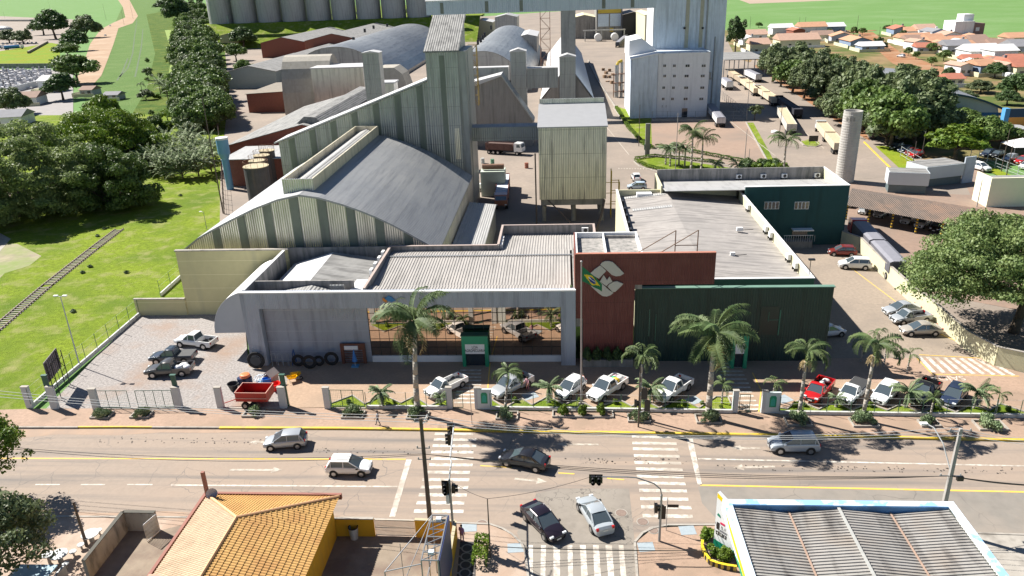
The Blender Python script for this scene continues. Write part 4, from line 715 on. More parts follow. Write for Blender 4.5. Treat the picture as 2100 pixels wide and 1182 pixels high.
# portals
def portal(x0, x1, y0, y1, z1, label, txt=None):
    t = thing('entrance_portal', label, 'entrance', ((x0+x1)/2, y0, 0)); b = MB(); w_ = .38; b.box(x0, x0+w_, y0, y1, 0, z1); b.box(x1-w_, x1, y0, y1, 0, z1); b.box(x0+w_, x1-w_, y0, y1, z1-1.0, z1); b.build('portal_frame', green2, t, world=True, bevel=.02)
    b = MB(); b.box(x0+w_, x1-w_, y0+.35, y0+.4, 0, z1-2.1); b.build('door_glass', winm, t, world=True); b = MB(); b.box(x0+w_, x1-w_, y0+.03, y0+.15, z1-2.2, z1-1.0); sg = b.build('sign_board', trimw, t, world=True)
    b = MB(); b.box(x0-.08, x1+.08, y0-.08, y1+.02, z1, z1+.1); b.build('portal_roof', greenp, t, world=True)
    if txt:
        for k, s_ in enumerate(txt): text_obj(s_, .46, mk('dark_letters', (.03, .04, .06), var=0), t, (0, .02, z1-1.38-k*.42), name='lettering', sx=.66)
    return t
xa = gy(942, 690, 73.6)[0]; xb2 = gy(997, 690, 73.6)[0]; portal(xa, xb2, 74.7, 75.6, 3.8, 'green entrance portal with a white LOJA AGROPECUÁRIA sign in the mirror glass', ['LOJA', 'AGROPECUÁRIA'])
xa = gy(1508, 700, 74.2)[0]; xb2 = gy(1534, 700, 74.2)[0]; portal(xa-.3, xb2+.1, 74.2, 75.95, 4.0, 'green entrance portal half hidden by the stout palm on the dark green facade')
# fascia logo on store
t = thing('store_logo', 'blue and orange logo with a pale letter on the grey fascia behind the tall palm', 'logo', (-20.5, 74.95, 8)); 
def poly(name, pts, mat, par, y0, y1): b = MB(); b.prism(pts, y0, y1, 'y'); return b.build(name, mat, par, world=True)
L0 = lambda px, py, Y=74.9: gy(px, py, Y)
poly('blue_shape', [L0(788, 613), L0(796, 607), L0(803, 609), L0(811, 617), L0(803, 620), L0(795, 617)], mk('logo_blue', (.02, .18, .42), rough=.4), t, 74.88, 74.94); poly('orange_shape', [L0(784, 613), L0(787, 611), L0(794, 617), L0(792, 621), L0(785, 617)], mk('logo_orange', (.6, .22, .04), rough=.4), t, 74.88, 74.94)
text_obj('C', 1.6, mk('logo_greenish', (.35, .42, .30), rough=.5), t, (gy(822, 621, 74.9)[0]+20.5, -.04, gy(822, 621, 74.9)[1]-8), name='letter')
# wooden kiosk + umbrella
t = thing('wooden_kiosk', 'brown slatted wooden board with a white header sign against the recessed wall', 'kiosk', (gy(722, 720, 75.4)[0], 75.4, 0)); wd = mk('kiosk_wood', (.16, .06, .035), rough=.8, var=.2, streak=(.08, .04, .03)); x0, x1 = gy(697, 705, 75.6)[0], gy(748, 705, 75.6)[0]
b = MB(); b.box(x0, x0+.35, 75.5, 75.7, 0, 2.5); b.box(x1-.35, x1, 75.5, 75.7, 0, 2.5)
for k in range(7): b.box(x0+.35, x1-.35, 75.55, 75.62, .15+k*.22, .22+k*.22)
b.box(x0+.35, x1-.35, 75.5, 75.7, 1.75, 2.5); b.build('slat_board', wd, t, world=True); b = MB(); b.box(x0+.5, x1-.8, 75.35, 75.45, 1.85, 2.3); b.build('header_sign', trimw, t, world=True)
x, y = g(729, 752); t = thing('parasol', 'closed blue parasol standing before the wooden kiosk', 'parasol', (x, y, 0)); b = MB(); b.lathe((0, 0, 0), [(.3, .7), (.22, 1.1), (.1, 1.8), (.02, 2.2)], 10); b.build('canopy', mk('parasol_blue', (.05, .2, .5), rough=.7), t, smooth=True); b = MB(); b.tube((0, 0, 0), (0, 0, 2.3), .025, .025, 6); b.build('pole', trimw, t); b = MB(); b.box(-.4, .4, -.3, .3, 0, .15); b.build('base', mk('base_blue', (.1, .3, .5)), t)
# red block
t = thing('red_tower_building', 'dark red ribbed block with the big silver emblem', 'building', (8, 75.3, 0)); RX0, RX1 = 1.35, 15.9
b = MB(); b.box(RX0, 7.6, 75.6, 82.9, 4.5, 12.3); b.box(7.6, 8.4, 75.6, 82.9, 8.9, 12.3); b.box(2.0, 7.6, 76.6, 82.9, 0, 4.5); b.build('tower_wall', pgrey, t, world=True)
b = MB(); b.box(RX0, 7.6, 75.3, 75.6, 5.6, 13.0); b.box(7.6, RX1, 75.3, 75.6, 9.5, 13.0); b.box(2.1, 7.6, 75.35, 75.6, .9, 5.6); b.build('red_front', redw, t, world=True); b = MB(); b.box(RX0-.12, RX0, 75.35, 83, 6.5, 12.95); b.build('red_side', redwY, t, world=True)
b = MB(); b.box(RX0, RX1, 75.25, 75.65, 13.0, 13.08); b.build('red_cap', mk('red_cap', (.4, .16, .11)), t, world=True)
b = MB(); b.box(RX0, RX0+.2, 75.7, 83.1, 12.3, 12.9); b.box(RX0+.2, 8.4, 82.9, 83.1, 11.6, 12.9); b.box(8.2, 8.4, 75.7, 82.9, 12.3, 12.9); b.box(4.5, 4.65, 75.7, 82.9, 12.3, 12.85); b.build('roof_parapet', trimw, t, world=True)
b = MB(); b.box(4.66, 8.19, 82.6, 82.9, 9.5, 12.6); b.build('tank_room_back', pgrey, t, world=True)
b = MB(); b.box(2.1, 7.6, 74.6, 75.3, 0, .9); b.build('plant_bed', concd, t, world=True)
for i in range(5): shrub(2.6+i*1.1, 74.95, 'dark', ordn[i]+' dark shrub from the left at the foot of the red wall', 'shrubs at the foot of the red wall', .42, .75, z=.8)
b = MB()
for x in (12.2, 14.6): b.tube((x, 75.65, 13.0), (x, 79.5, 9.0), .05, .05, 5); b.tube((x, 79.0, 9.0), (x, 79.0, 14.3), .06, .06, 5); b.tube((x, 79.0, 14.3), (x-4.5, 75.7, 12.9), .05, .05, 5)
b.tube((12.2, 79, 12.6), (14.6, 79, 12.6), .05, .05, 5); b.build('rear_brace', rustm, t, world=True)
em = mk('emblem_silver', (.50, .48, .45), rough=.5, metal=.2, var=.03)
def em_p(zz): return [gy(1180+a/6.565, 520+b_/6.565, 75.2) for a, b_ in zz]
t2 = thing('emblem', 'big silver emblem of interlocking hands and a tulip on the red wall', 'emblem', (4.6, 75.25, 10))
E1 = [(335, 152), (360, 120), (400, 103), (450, 101), (500, 115), (545, 155), (600, 210), (655, 270), (600, 300), (545, 306), (490, 287), (440, 240), (390, 195), (350, 163)]
E2 = [(202, 265), (265, 210), (330, 163), (345, 168), (415, 235), (370, 280), (318, 338), (255, 305)]
E3 = [(330, 378), (380, 290), (425, 357), (460, 310), (498, 378), (450, 405), (418, 440), (370, 405)]
E4 = [(430, 446), (462, 410), (510, 382), (560, 373), (645, 408), (590, 465), (535, 516), (502, 518), (465, 480)]
E5 = [(155, 370), (240, 350), (322, 375), (400, 442), (455, 492), (512, 530), (470, 562), (420, 578), (365, 572), (310, 532), (220, 448)]
for i, e in enumerate((E1, E2, E3, E4, E5)): b = MB(); b.prism(em_p(e), 75.13, 75.27, 'y'); b.build(['upper_hand', 'upper_sleeve', 'tulip', 'lower_hand', 'lower_sleeve'][i], em, t2, world=True)
# green facade, hall, rear green block
t = thing('green_front_building', 'low dark green ribbed front block right of the red wall', 'building', (18, 76, 0)); b = MB(); b.box(7.75, 28.6, 76, 76.4, 0, 8.75); b.box(28.4, 28.6, 76.4, 80, 0, 6.9); b.build('green_front', greenw, t, world=True)
b = MB(); b.box(7.65, 28.7, 75.9, 76.5, 8.76, 8.86); b.build('coping', mk('green_cap', (.12, .22, .17)), t, world=True); b = MB(); b.box(7.8, 28.4, 76.5, 79.9, 6.9, 7.0); b.build('flat_roof', roofg, t, world=True)
b = MB(); 
for px, py0, py1, w_ in [(1600, 636, 688, .12), (1577, 640, 660, .06), (1332, 635, 690, .06), (1345, 645, 700, .05), (1407, 640, 665, .05)]: x, z1 = gy(px, py0, 75.95); z0 = gy(px, py1, 75.95)[1]; b.box(x, x+w_, 75.93, 75.99, z0, z1)
x0, z1 = gy(1574, 656, 75.95); x1 = gy(1600, 656, 75.95)[0]; b.box(x0, x1, 75.93, 75.97, z1-.06, z1); b.build('glazing_bar', mk('glaze_bar', (.03, .16, .11), rough=.3), t, world=True)
b = MB(); b.box(*sorted((gy(1560, 640, 76)[0], gy(1598, 640, 76)[0])), 75.965, 75.985, 3.2, 6.6); b.build('dark_window', mk('dark_green_glass', (.008, .03, .025), rough=.35), t, world=True)
t = thing('hall_building', 'big hall with weathered grey sheet roof and cream side walls', 'building', (18, 80, 0))
HX0, HX1, HY0, HY1, HZ = 8.6, 27.9, 80.2, 119.6, 8.1
b = MB(); b.box(HX0, HX1, HY0, HY0+.25, 0, HZ); b.build('front_wall', greenp, t, world=True); b = MB(); b.box(HX0, HX0+.25, HY0+.25, HY1, 0, HZ); b.box(HX1-.25, HX1, HY0+.25, HY1-2, 0, HZ); b.box(HX0+.25, HX1-.25, HY1-.25, HY1, 0, HZ); b.build('side_wall', creamw, t, world=True)
xr = 16.6; b = MB(); b.prism([(HX0+.26, 7.0), (xr, 7.75), (HX1-.26, 6.8), (HX1-.26, 6.7), (HX0+.26, 6.9)], HY0+.3, HY1-.3, 'y'); b.build('roof', hallroof, t, world=True)
b = MB()
for (a, c, y) in [(9.5, 16.3, 117.5), (10.5, 16.4, 110.5)]: b.prism([(a, 7.0+(a-8.9)*.097+.02), (c, 7.0+(c-8.9)*.097+.02), (c, 7.0+(c-8.9)*.097+.06), (a, 7.0+(a-8.9)*.097+.06)], y, y+1.1, 'y')
b.build('roof_light_strip', roofpale, t, world=True)
b = MB(); b.box(HX0-.05, HX0+.3, HY0+.3, HY1, HZ, HZ+.1); b.box(HX1-.3, HX1+.05, HY0+.3, HY1-2, HZ, HZ+.1); b.box(HX0-.05, HX1+.05, HY0-.05, HY0+.3, HZ+.002, HZ+.08); b.build('coping', trimw, t, world=True)
for i, y in enumerate((85.5, 88.5, 97, 99.5, 110)): ac(HX1-.55, y, 7.4, ordn[i]+' air conditioner from the front along the hall right parapet', pi/2)
for i, y in enumerate((99, 102, 105.5, 109, 113)): ac(HX0+.6, y, 7.5, ordn[i]+' dark air conditioner from the front along the hall left parapet', pi/2, dark_=True)
x, y = g(1660, 560, 8); b = MB(); b.tube((27.6, 81.2, 8.1), (27.6, 81.2, 10.0), .04, .04, 5); b.box(27.3, 28.0, 80.9, 81.3, 9.95, 10.1); tag(b.build('roof_lamp', blackp), 'small floodlight on a stalk at the hall front corner', 'lamp')
t = thing('teal_office_building', 'two storey dark teal office block with two white framed windows', 'building', (36, 114.9, 0))
b = MB(); b.box(27.95, 43.5, 114.9, 115.2, 0, 9.4); b.build('front_wall', tealw, t, world=True); b = MB(); b.box(43.25, 43.5, 115.2, 127, 0, 9.4); b.box(15.6, 15.85, 118.5, 127, 0, 8.9); b.box(15.85, 43.25, 126.7, 127, 0, 8.9); b.box(15.85, 27.9, 119.7, 119.9, 0, 7.4); b.build('outer_wall', creamw, t, world=True)
b = MB(); b.prism([(115.2, 8.95), (126.6, 7.6), (126.6, 7.5), (115.2, 8.85)], 15.9, 43.2, 'x'); b.build('roof', roofpale, t, world=True); b = MB(); b.box(27.9, 43.55, 114.85, 115.3, 9.402, 9.5); b.box(43.2, 43.55, 115.3, 127, 9.402, 9.5); b.build('coping', trimw, t, world=True)
b = MB(); b.box(15.9, 43.2, 126.5, 126.7, 7.5, 9.6); b.build('rear_parapet', pgrey, t, world=True)
for i, px in enumerate((1515, 1565, 1608, 1675)): ac(gy(px, 365, 126.3)[0], 126.3, 7.9, ordn[i]+' air conditioner from the left on the teal block rear parapet', 0)
for a, c in ((1568, 1597), (1630, 1658)):
    x0, z1 = gy(a, 414, 114.9); x1, z0 = gy(c, 429, 114.9); b = MB(); b.box(x0, x1, 114.84, 114.9, z0, z1); wf = b.build('window', trimw, t, world=True); q = MB(); w_ = (x1-x0)/4
    for k in range(4): q.box(x0+k*w_+.08, x0+(k+1)*w_-.08, 114.82, 114.84, z0+.08, z1-.08)
    q.build('pane', winm, wf, world=True)
x0, z0 = gy(1624, 470, 114.5); x1 = gy(1666, 470, 114.5)[0]; b = MB(); b.box(x0, x1, 113.6, 114.88, z0-.1, z0+.05); b.build('door_canopy', trimw, t, world=True); b = MB(); b.box(x0+.2, x1-.6, 114.84, 114.9, 1.2, z0-.3); b.build('door', winm, t, world=True)
b = MB(); b.box(x0-1.5, x1-.2, 113.2, 114.85, 0, 1.1); b.build('porch', concd, t, world=True); b = MB()
for k in range(14): b.box(x0-1.4+k*.35, x0-1.37+k*.35, 113.15, 113.2, 1.1, 2.1)
b.box(x0-1.5, x1-.2, 113.13, 113.2, 2.1, 2.16); b.build('railing', trimw, t, world=True)
# ribbed round water tower
t = thing('water_tower', 'tall round banded concrete water tower with small openings near the rim', 'tower', (*g(1731, 372), 0)); rr_ = 1.75
pr = [(rr_, 0)]; 
for k in range(27): pr += [(rr_, .05+k*.5), (rr_+.04, .12+k*.5), (rr_+.04, .44+k*.5), (rr_, .5+k*.5)]
pr += [(rr_, 14.1), (rr_-.2, 14.1), (rr_-.2, 13.4), (0.01, 13.4)]
b = MB(); b.lathe((0, 0, 0), pr, 32); b.build('shaft', mk('tower_concrete', (.42, .40, .37), rough=.85, var=.08, streak=(.33, .32, .30), st=(1, 1, .15)), t, smooth=False)
b = MB()
for a in (-2.5, -2.1, -1.75): b.obox((cos(a)*(rr_+.03), sin(a)*(rr_+.03), 12.3), .06, .34, .7, a)
b.build('opening', concd, t)
# white process tower
t = thing('white_process_building', 'tall pale blue white process building with rows of small windows', 'building', (35, 233, 0))
b = MB(); b.box(28.4, 43.3, 233, 244, 0, 18.4); b.build('front_block', whitew, t, world=True); b = MB(); b.prism([(20.6, 0), (28.3, 0), (28.3, 18.4), (20.6, 17.0)], 232.6, 243.9, 'y'); b.box(20.6, 27.9, 243.9, 256, 0, 17.0); b.build('annex', white_t, t, world=True); b = MB(); b.prism([(20.4, 17.01), (28.4, 18.9), (28.4, 19.2), (24, 22.5), (20.4, 21.8)], 240, 257, 'y'); b.build('annex_roof', mk('annex_white', (.78, .78, .78), rough=.6, var=.03), t, world=True)
b = MB(); b.prism([(20.4, 17.05), (28.42, 18.45), (28.42, 18.75), (20.4, 17.4)], 232.4, 240, 'y'); b.build('annex_front_roof', mk('annex_white', (.78, .78, .78)), t, world=True)
b = MB(); b.box(28.0, 49.3, 244.05, 262, 0, 36); b.build('tower_block', white_t, t, world=True); b = MB(); b.box(27.7, 28.0, 244.1, 262, 0, 36); b.build('tower_side', whitew, t, world=True)
b = MB(); b.box(28.3, 43.4, 232.9, 244.02, 18.402, 18.7); b.build('front_block_roof', white_t, t, world=True)
b = MB()
for px, w_ in ((1405, .95), (1434, .95)): x = gy(px, 60, 244)[0]; b.box(x, x+w_*1.1, 243.9, 244.04, 19, 36)
b.build('cream_duct', mk('duct_cream', (.42, .40, .30), rough=.7), t, world=True)
b = MB()
for px, py in ((1404, 58), (1441, 58)): x, z = gy(px, py, 243.8); b.box(x-.3, x+.3, 243.7, 244.04, z-.3, z+.3)
b.build('floodlight', blackp, t, world=True)
for r_, (py, cols) in enumerate([(135, (1363, 1383, 1410, 1443)), (156, (1363, 1383, 1408, 1441)), (180, (1361, 1381, 1407, 1440)), (203, (1360, 1379, 1406, 1438)), (218, (1358, 1366))]):
    for i, px in enumerate(cols):
        x, z = gy(px, py, 233); w_ = .9 if i in (0, 1) and r_ < 4 else 1.3; w_ = .35 if r_ == 4 else w_; b = MB(); b.box(x-w_/2, x+w_/2, 232.93, 233, z-.45, z+.4); wf = b.build('window', trimw, t, world=True); q = MB(); q.box(x-w_/2+.08, x-.04, 232.9, 232.93, z-.38, z+.33); q.box(x+.04, x+w_/2-.08, 232.9, 232.93, z-.38, z+.33); q.build('pane', winm, wf, world=True)
x, z = gy(1404, 230, 232.9); b = MB(); b.box(x-.8, x+.8, 232.9, 233, 0, 2.6); b.build('door', winm, t, world=True)
# overhead gallery
t = thing('overhead_gallery', 'high blue grey conveyor gallery crossing behind the whole plant', 'conveyor', (-6, 240, 31)); b = MB(); b.box(-40.4, 28.0, 240, 243.5, 30.9, 34.9); ov = mk('overhead_cladding', (.50, .57, .62), rough=.5, metal=.2, var=.05, corr=('X', .6, .03), streak=(.38, .44, .49), st=(1, 1, .1)); b.build('wall', ov, t, world=True); b = MB(); b.prism([(239.6, 34.9), (243.9, 34.9), (241.7, 35.5)], -40.6, 28.0, 'x'); b.build('roof', roofpale, t, world=True)
b = MB()
for px in (906, 998, 1069, 1238, 1297): x = gy(px, 15, 240)[0]; b.box(x-.5, x+.5, 239.95, 240, 31.2, 34.3)
b.build('dark_panel', strip_, t, world=True)
for px, w_ in ((905, 1.7), (1165, 2.2)): x = gy(px, 30, 241)[0]; b = MB(); b.box(x-w_, x+w_, 240.3, 243.3, 0 if px > 1000 else 0, 30.89); b.build('pier', mk('pier_concrete', (.36, .36, .35), var=.12, rough=.85, streak=(.22, .22, .22)), t, world=True)
# A-frame sheds, towers and gallery in the middle
def aframe(name, label, X0, X1, xa, za, ze, Y0, Y1, wm, rl, rr):
    t = thing(name, label, 'warehouse', ((X0+X1)/2, Y0, 0)); b = MB(); b.prism([(X0+.2, 0), (X1-.2, 0), (X1-.2, ze-.1), (xa, za-.3), (X0+.2, ze-.1)], Y0+.3, Y1-.3, 'y'); b.build('wall', wm, t, world=True)
    b = MB(); b.prism([(X0-.3, ze), (xa, za), (xa, za-.25), (X0-.3, ze-.25)], Y0, Y1, 'y'); b.build('left_roof', rl, t, world=True); b = MB(); b.prism([(xa+.001, za), (X1+.3, ze), (X1+.3, ze-.25), (xa+.001, za-.25)], Y0, Y1, 'y'); b.build('right_roof', rr, t, world=True); return t
brt = MATS['bright_sheet']; bl = mk('shaded_slope_roof', (.36, .40, .45), rough=.6, var=.08, streak=(.28, .31, .35), st=(.1, 1, 1))  # blue-grey tone of the A-frame's right slope is shade put into the colour
brownw = CM('brown_grey_wall', (.26, .245, .23), pitch=.4, h=.03, metal=.15)
t = thing('steep_shed', 'steep asymmetric metal shed front between the tall tower and the hopper', 'warehouse', (-15, 195, 0)); b = MB(); A_, B_, C_2 = gy(1028, 157, 195), gy(1092, 248, 195), gy(955, 184, 195); b.prism([(C_2[0]-4, 0), (B_[0], 0), B_, A_, C_2, (C_2[0]-4, C_2[1])], 195, 201, 'y'); b.build('wall', brownw, t, world=True)
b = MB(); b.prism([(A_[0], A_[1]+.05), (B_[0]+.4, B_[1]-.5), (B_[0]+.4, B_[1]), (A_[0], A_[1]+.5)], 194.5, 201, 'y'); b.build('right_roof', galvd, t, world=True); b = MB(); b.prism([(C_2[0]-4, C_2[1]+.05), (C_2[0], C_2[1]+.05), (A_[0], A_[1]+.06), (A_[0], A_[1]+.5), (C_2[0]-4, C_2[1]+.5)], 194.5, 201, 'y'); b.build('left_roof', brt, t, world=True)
def tower(label, xa, xb, Y0, Y1, z, peak=.8):
    t = thing('conveyor_tower', label, 'tower', ((xa+xb)/2, Y0, 0)); b = MB(); b.box(xa, xb, Y0, Y1, 0, z); b.build('wall', galvd, t, world=True); b = MB(); xm = (xa+xb)/2; b.prism([(xa-.2, z), (xb+.2, z), (xb+.2, z+.1), (xm, z+peak), (xa-.2, z+.1)], Y0-.2, Y1+.2, 'y'); b.build('roof', brt, t, world=True); return t
Yt = 206; a = gy(1046, 107, Yt); c = gy(1078, 107, Yt); tower('left square conveyor tower above the steep shed', a[0], c[0], Yt, Yt+4, a[1]); a = gy(1147, 118, Yt); c = gy(1180, 118, Yt); tower('right square conveyor tower above the hopper block', a[0], c[0], Yt, Yt+4, a[1])
a = gy(1078, 142, Yt+.5); c = gy(1147, 180, Yt+.5); t = thing('conveyor_gallery', 'conveyor gallery linking the two square towers', 'conveyor', ((a[0]+c[0])/2, Yt+.5, c[1])); b = MB(); b.box(a[0]+.3, c[0]-.3, Yt+.5, Yt+3.5, c[1], a[1]); b.build('wall', galvd, t, world=True); b = MB(); b.box(a[0]+.3, c[0]-.3, Yt+.3, Yt+3.7, a[1], a[1]+.25); b.build('roof', brt, t, world=True)
a = gy(950, 142, Yt+.5); c = gy(1046, 180, Yt+.5); t = thing('conveyor_gallery', 'conveyor gallery running from behind the tall tower to the left square tower', 'conveyor', ((a[0]+c[0])/2, Yt+.5, c[1])); b = MB(); b.box(a[0], c[0]-.3, Yt+.5, Yt+3.5, c[1]-1, a[1]); b.build('wall', galvd, t, world=True); b = MB(); b.box(a[0], c[0]-.3, Yt+.3, Yt+3.7, a[1], a[1]+.25); b.build('roof', brt, t, world=True)
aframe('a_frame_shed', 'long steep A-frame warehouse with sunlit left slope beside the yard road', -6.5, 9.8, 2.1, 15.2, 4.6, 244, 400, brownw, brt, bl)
Y0 = 152; 
arched('arched_warehouse', 'left one of the two big domed grey warehouses in the distance', arc(-99, 25.5, 1.5, 15.5, 18, 2.2), 340, 520, galvd, galvdY, mk('dome_roof', (.32, .32, .31), rough=.38, metal=.6, var=.08, corr=('Y', 1.5, .04), col2=(.42, .42, .40), c2s=.02, streak=(.19, .19, .19), st=(1, .1, 1)))
arched('arched_warehouse', 'right one of the two big domed grey warehouses, behind the tall tower', arc(-30.5, 19.0, 1.5, 15.2, 18, 2.2), 300, 470, galvd, galvdY, MATS['dome_roof'])
b = MB(); b.prism([(-45, .5), (-16, .5), (-16, 4), (-45, 4)], 300.0, 300.28, 'y'); tag(b.build('dark_doorway', dark), 'wide dark opening in the front of the right domed warehouse', 'opening')
b = MB(); b.prism([(-122, 3), (-80, 3), (-80, 7), (-122, 7)], 340.0, 340.28, 'y'); tag(b.build('dark_band', dark), 'dark band opening in the front of the left domed warehouse', 'opening')
# brick sheds on the left of the plant
def gshed(name, label, X0, X1, xa, ze, za, Y0, Y1, wm, rm, cat='shed', wside=None, eave=.4, zl=None):
    t = thing(name, label, cat, ((X0+X1)/2, Y0, 0)); b = MB(); zl = ze if zl is None else zl; b.prism([(X0, 0), (X1, 0), (X1, ze-.15), (xa, za-.2), (X0, zl-.15)], Y0, Y1, 'y'); b.build('wall', wm, t, world=True)
    sl = (za-zl)/(xa-X0) if xa > X0 else 0; sr = (za-ze)/(X1-xa) if X1 > xa else 0
    b = MB()
    if xa > X0: b.prism([(X0-eave, zl-sl*eave), (xa, za), (xa, za-.15), (X0-eave, zl-sl*eave-.15)], Y0-eave, Y1+eave, 'y')
    if X1 > xa: b.prism([(xa+.002, za), (X1+eave, ze-sr*eave), (X1+eave, ze-sr*eave-.15), (xa+.002, za-.15)], Y0-eave, Y1+eave, 'y')
    b.build('roof', rm, t, world=True); return t
t = gshed('brick_shed', 'long brick shed with broad weathered grey roof left of the sloping store', -80, -46, -61, 7.0, 10.2, 176, 236, brickd, roofgX, zl=5.6)
b = MB(); b.prism([(-63, 10.0), (-61, 11.6), (-58.4, 11.4), (-56, 9.4)], 178, 232, 'y'); b.build('ridge_monitor', roofgX, t, world=True)
gshed('brick_annex', 'low brick annex with flat pale roof beside the blue water tank', -73.5, -47, -60, 6.0, 6.1, 158.5, 172, brickd, roofpale)
gshed('brick_store', 'small dark red brick store with mossy roof at the hedge corner', -109, -84, -96, 6.5, 7.0, 262, 292, brickd, mk('mossy_roof', (.22, .19, .15), rough=.9, var=.2, streak=(.2, .18, .15)))
for nm, lb, pts_, Y0, Y1, h in [('vault_shed', 'pale barrel vaulted shed between the brick sheds and the domes', (573, 672), 255, 400, 12)]:
    h = gy(620, 112, 264)[1]; x0, x1 = gy(pts_[0], 150, Y0)[0], gy(pts_[1], 150, Y0)[0]; t = thing(nm, lb, 'shed', ((x0+x1)/2, Y0, 0)); b = MB(); pr = [(Y0, 0)]+[(Y0+8-8*cos(pi*i/12), h*sin(pi*i/12)**.7) for i in range(13)]; b.prism(pr[1:], x0, x1, 'x'); b.build('vault', mk('vault_cream', (.36, .33, .28), rough=.8, var=.12, streak=(.3, .27, .22)), t, world=True)
def pshed(label, px0, px1, pyb, Y, D, h, wm, rm, name='shed', flat=False, cat='shed'):
    x0 = gy(px0, pyb, Y)[0]; x1 = gy(px1, pyb, Y)[0]; return gshed(name, label, x0, x1, (x0+x1)/2, h, h+(.3 if flat else (x1-x0)*.11), Y, Y+D, wm, rm, cat)
greyw = mk('grey_green_wall', (.36, .40, .36), rough=.85, var=.08)
pshed('green grey walled shed with shallow gable behind the long tree row', 458, 565, 150, 330, 60, 7, greyw, roofg); pshed('pale walled shed with grey roof left of the vault', 560, 640, 120, 400, 80, 6, greyw, roofg)
pshed('first brown brick shed with long grey roof behind the white tent', 535, 625, 95, 480, 160, 9, brickd, roofg); pshed('second brown brick shed with long grey roof next to the dome', 625, 740, 90, 470, 170, 10, brickd, roofg)
pshed('dark hipped shed between the left dome and the silos', 828, 880, 60, 520, 40, 8, roofg, roofg); pshed('long low white roofed shed below the silos', 690, 832, 50, 560, 20, 9, whitew, brt, flat=True)
x0 = gy(638, 150, 250)[0]; x1 = gy(745, 150, 250)[0]; t = thing('corrugated_block', 'flat pale corrugated block left of the slim tower', 'building', ((x0+x1)/2, 250, 0)); b = MB(); b.box(x0, x1, 250, 262, 0, gy(700, 140, 250)[1]); b.build('wall', galv, t, world=True); z = gy(700, 140, 250)[1]; b = MB(); b.box(x0-.3, x1+.3, 249.7, 262.3, z, z+.3); b.build('roof', brt, t, world=True)
Yq = 178; a = gy(742, 110, Yq); c = gy(776, 110, Yq); tower('slim square tower behind the sloping store', a[0], c[0], Yq, Yq+3.5, a[1], .5)
b = MB()
for k in range(5): b.tube((a[0]-.5-k*.3, Yq+1, 14.5-k*.2), (a[0]-5-k*.5, Yq-2, 8), .15, .15, 6)
tag(b.build('grain_pipes', mk('pipe_tan', (.4, .3, .24))), 'bundle of slanting grain pipes left of the slim tower', 'pipes')
x0, x1 = gy(775, 150, 240)[0], gy(815, 150, 240)[0]; t = thing('cream_vault', 'small cream barrel block right of the slim tower', 'building', ((x0+x1)/2, 240, 0)); b = MB(); b.prism([(x0, 0), (x1+3, 0), (x1+3, 9), (x1+1.5, 14), (x1-1, 16), (x0, 16)], 240, 250, 'y'); b.build('wall', MATS['vault_cream'], t, world=True)
x0, x1 = gy(780, 180, 200)[0], gy(808, 180, 200)[0]; z = gy(790, 172, 200)[1]; t = thing('roof_cabin', 'little white roofed cabin right of the slim tower', 'building', ((x0+x1)/2, 200, 0)); b = MB(); b.box(x0, x1, 200, 205, 0, z); b.build('wall', galv, t, world=True); b = MB(); b.box(x0-.3, x1+.3, 199.7, 205.3, z, z+.35); b.build('roof', brt, t, world=True)
b = MB(); b.prism([(gy(820, 160, 215)[0], 6), (gy(880, 120, 215)[0], 16), (gy(880, 160, 215)[0], 6)], 215, 240, 'y'); tag(b.build('pale_low_shed', roofpale), 'pale curved low shed peeking out left of the tall tower', 'shed')
# tanks
for i, (px, py) in enumerate([(513, 402), (522, 385), (533, 372), (545, 360)]):
    x, y = g(px, py); x += 4.8; t = thing('dark_tank', ['nearest and widest', 'second', 'third', 'farthest'][i]+' dark upright tank beside the blue water tank', 'tank', (x, 144+i*5.0, 0), 0, 'dark tanks beside the blue water tank'); b = MB(); r_ = 2.4 if i == 0 else 1.6; b.tube((0, 0, 0), (0, 0, 7.6), r_, r_, 24); b.build('shell', mk('tank_dark', (.06, .06, .065), rough=.7, var=.2, streak=(.12, .09, .07)), t); b = MB(); b.tube((0, 0, 7.6), (0, 0, 7.72), r_+.1, r_+.1, 24); b.build('lid', mk('tank_lid', (.42, .35, .22), var=.2, scale=2), t)
    b = MB(); n = 12
    for k in range(n): a = 2*pi*k/n; b.tube((cos(a)*r_, sin(a)*r_, 7.7), (cos(a)*r_, sin(a)*r_, 8.7), .03, .03, 4); a2 = 2*pi*(k+1)/n; b.tube((cos(a)*r_, sin(a)*r_, 8.7), (cos(a2)*r_, sin(a2)*r_, 8.7), .03, .03, 4)
    b.build('railing', rustm, t)
t = thing('blue_water_tank', 'light blue goblet shaped water tank at the factory fence', 'water tank', (-71.8, 156, 0)); b = MB(); b.lathe((0, 0, 0), [(.75, 0), (.75, 6.6), (1.25, 7.9), (1.25, 11), (1.2, 11.1), (.01, 11.2)], 20); b.build('shell', mk('tank_blue_paint', (.16, .36, .52), rough=.5, var=.08), t); b = MB(); b.lathe((0, 0, 0), [(1.3, 10.8), (1.3, 11.2), (.01, 11.3)], 20); b.build('cap', trimw, t)
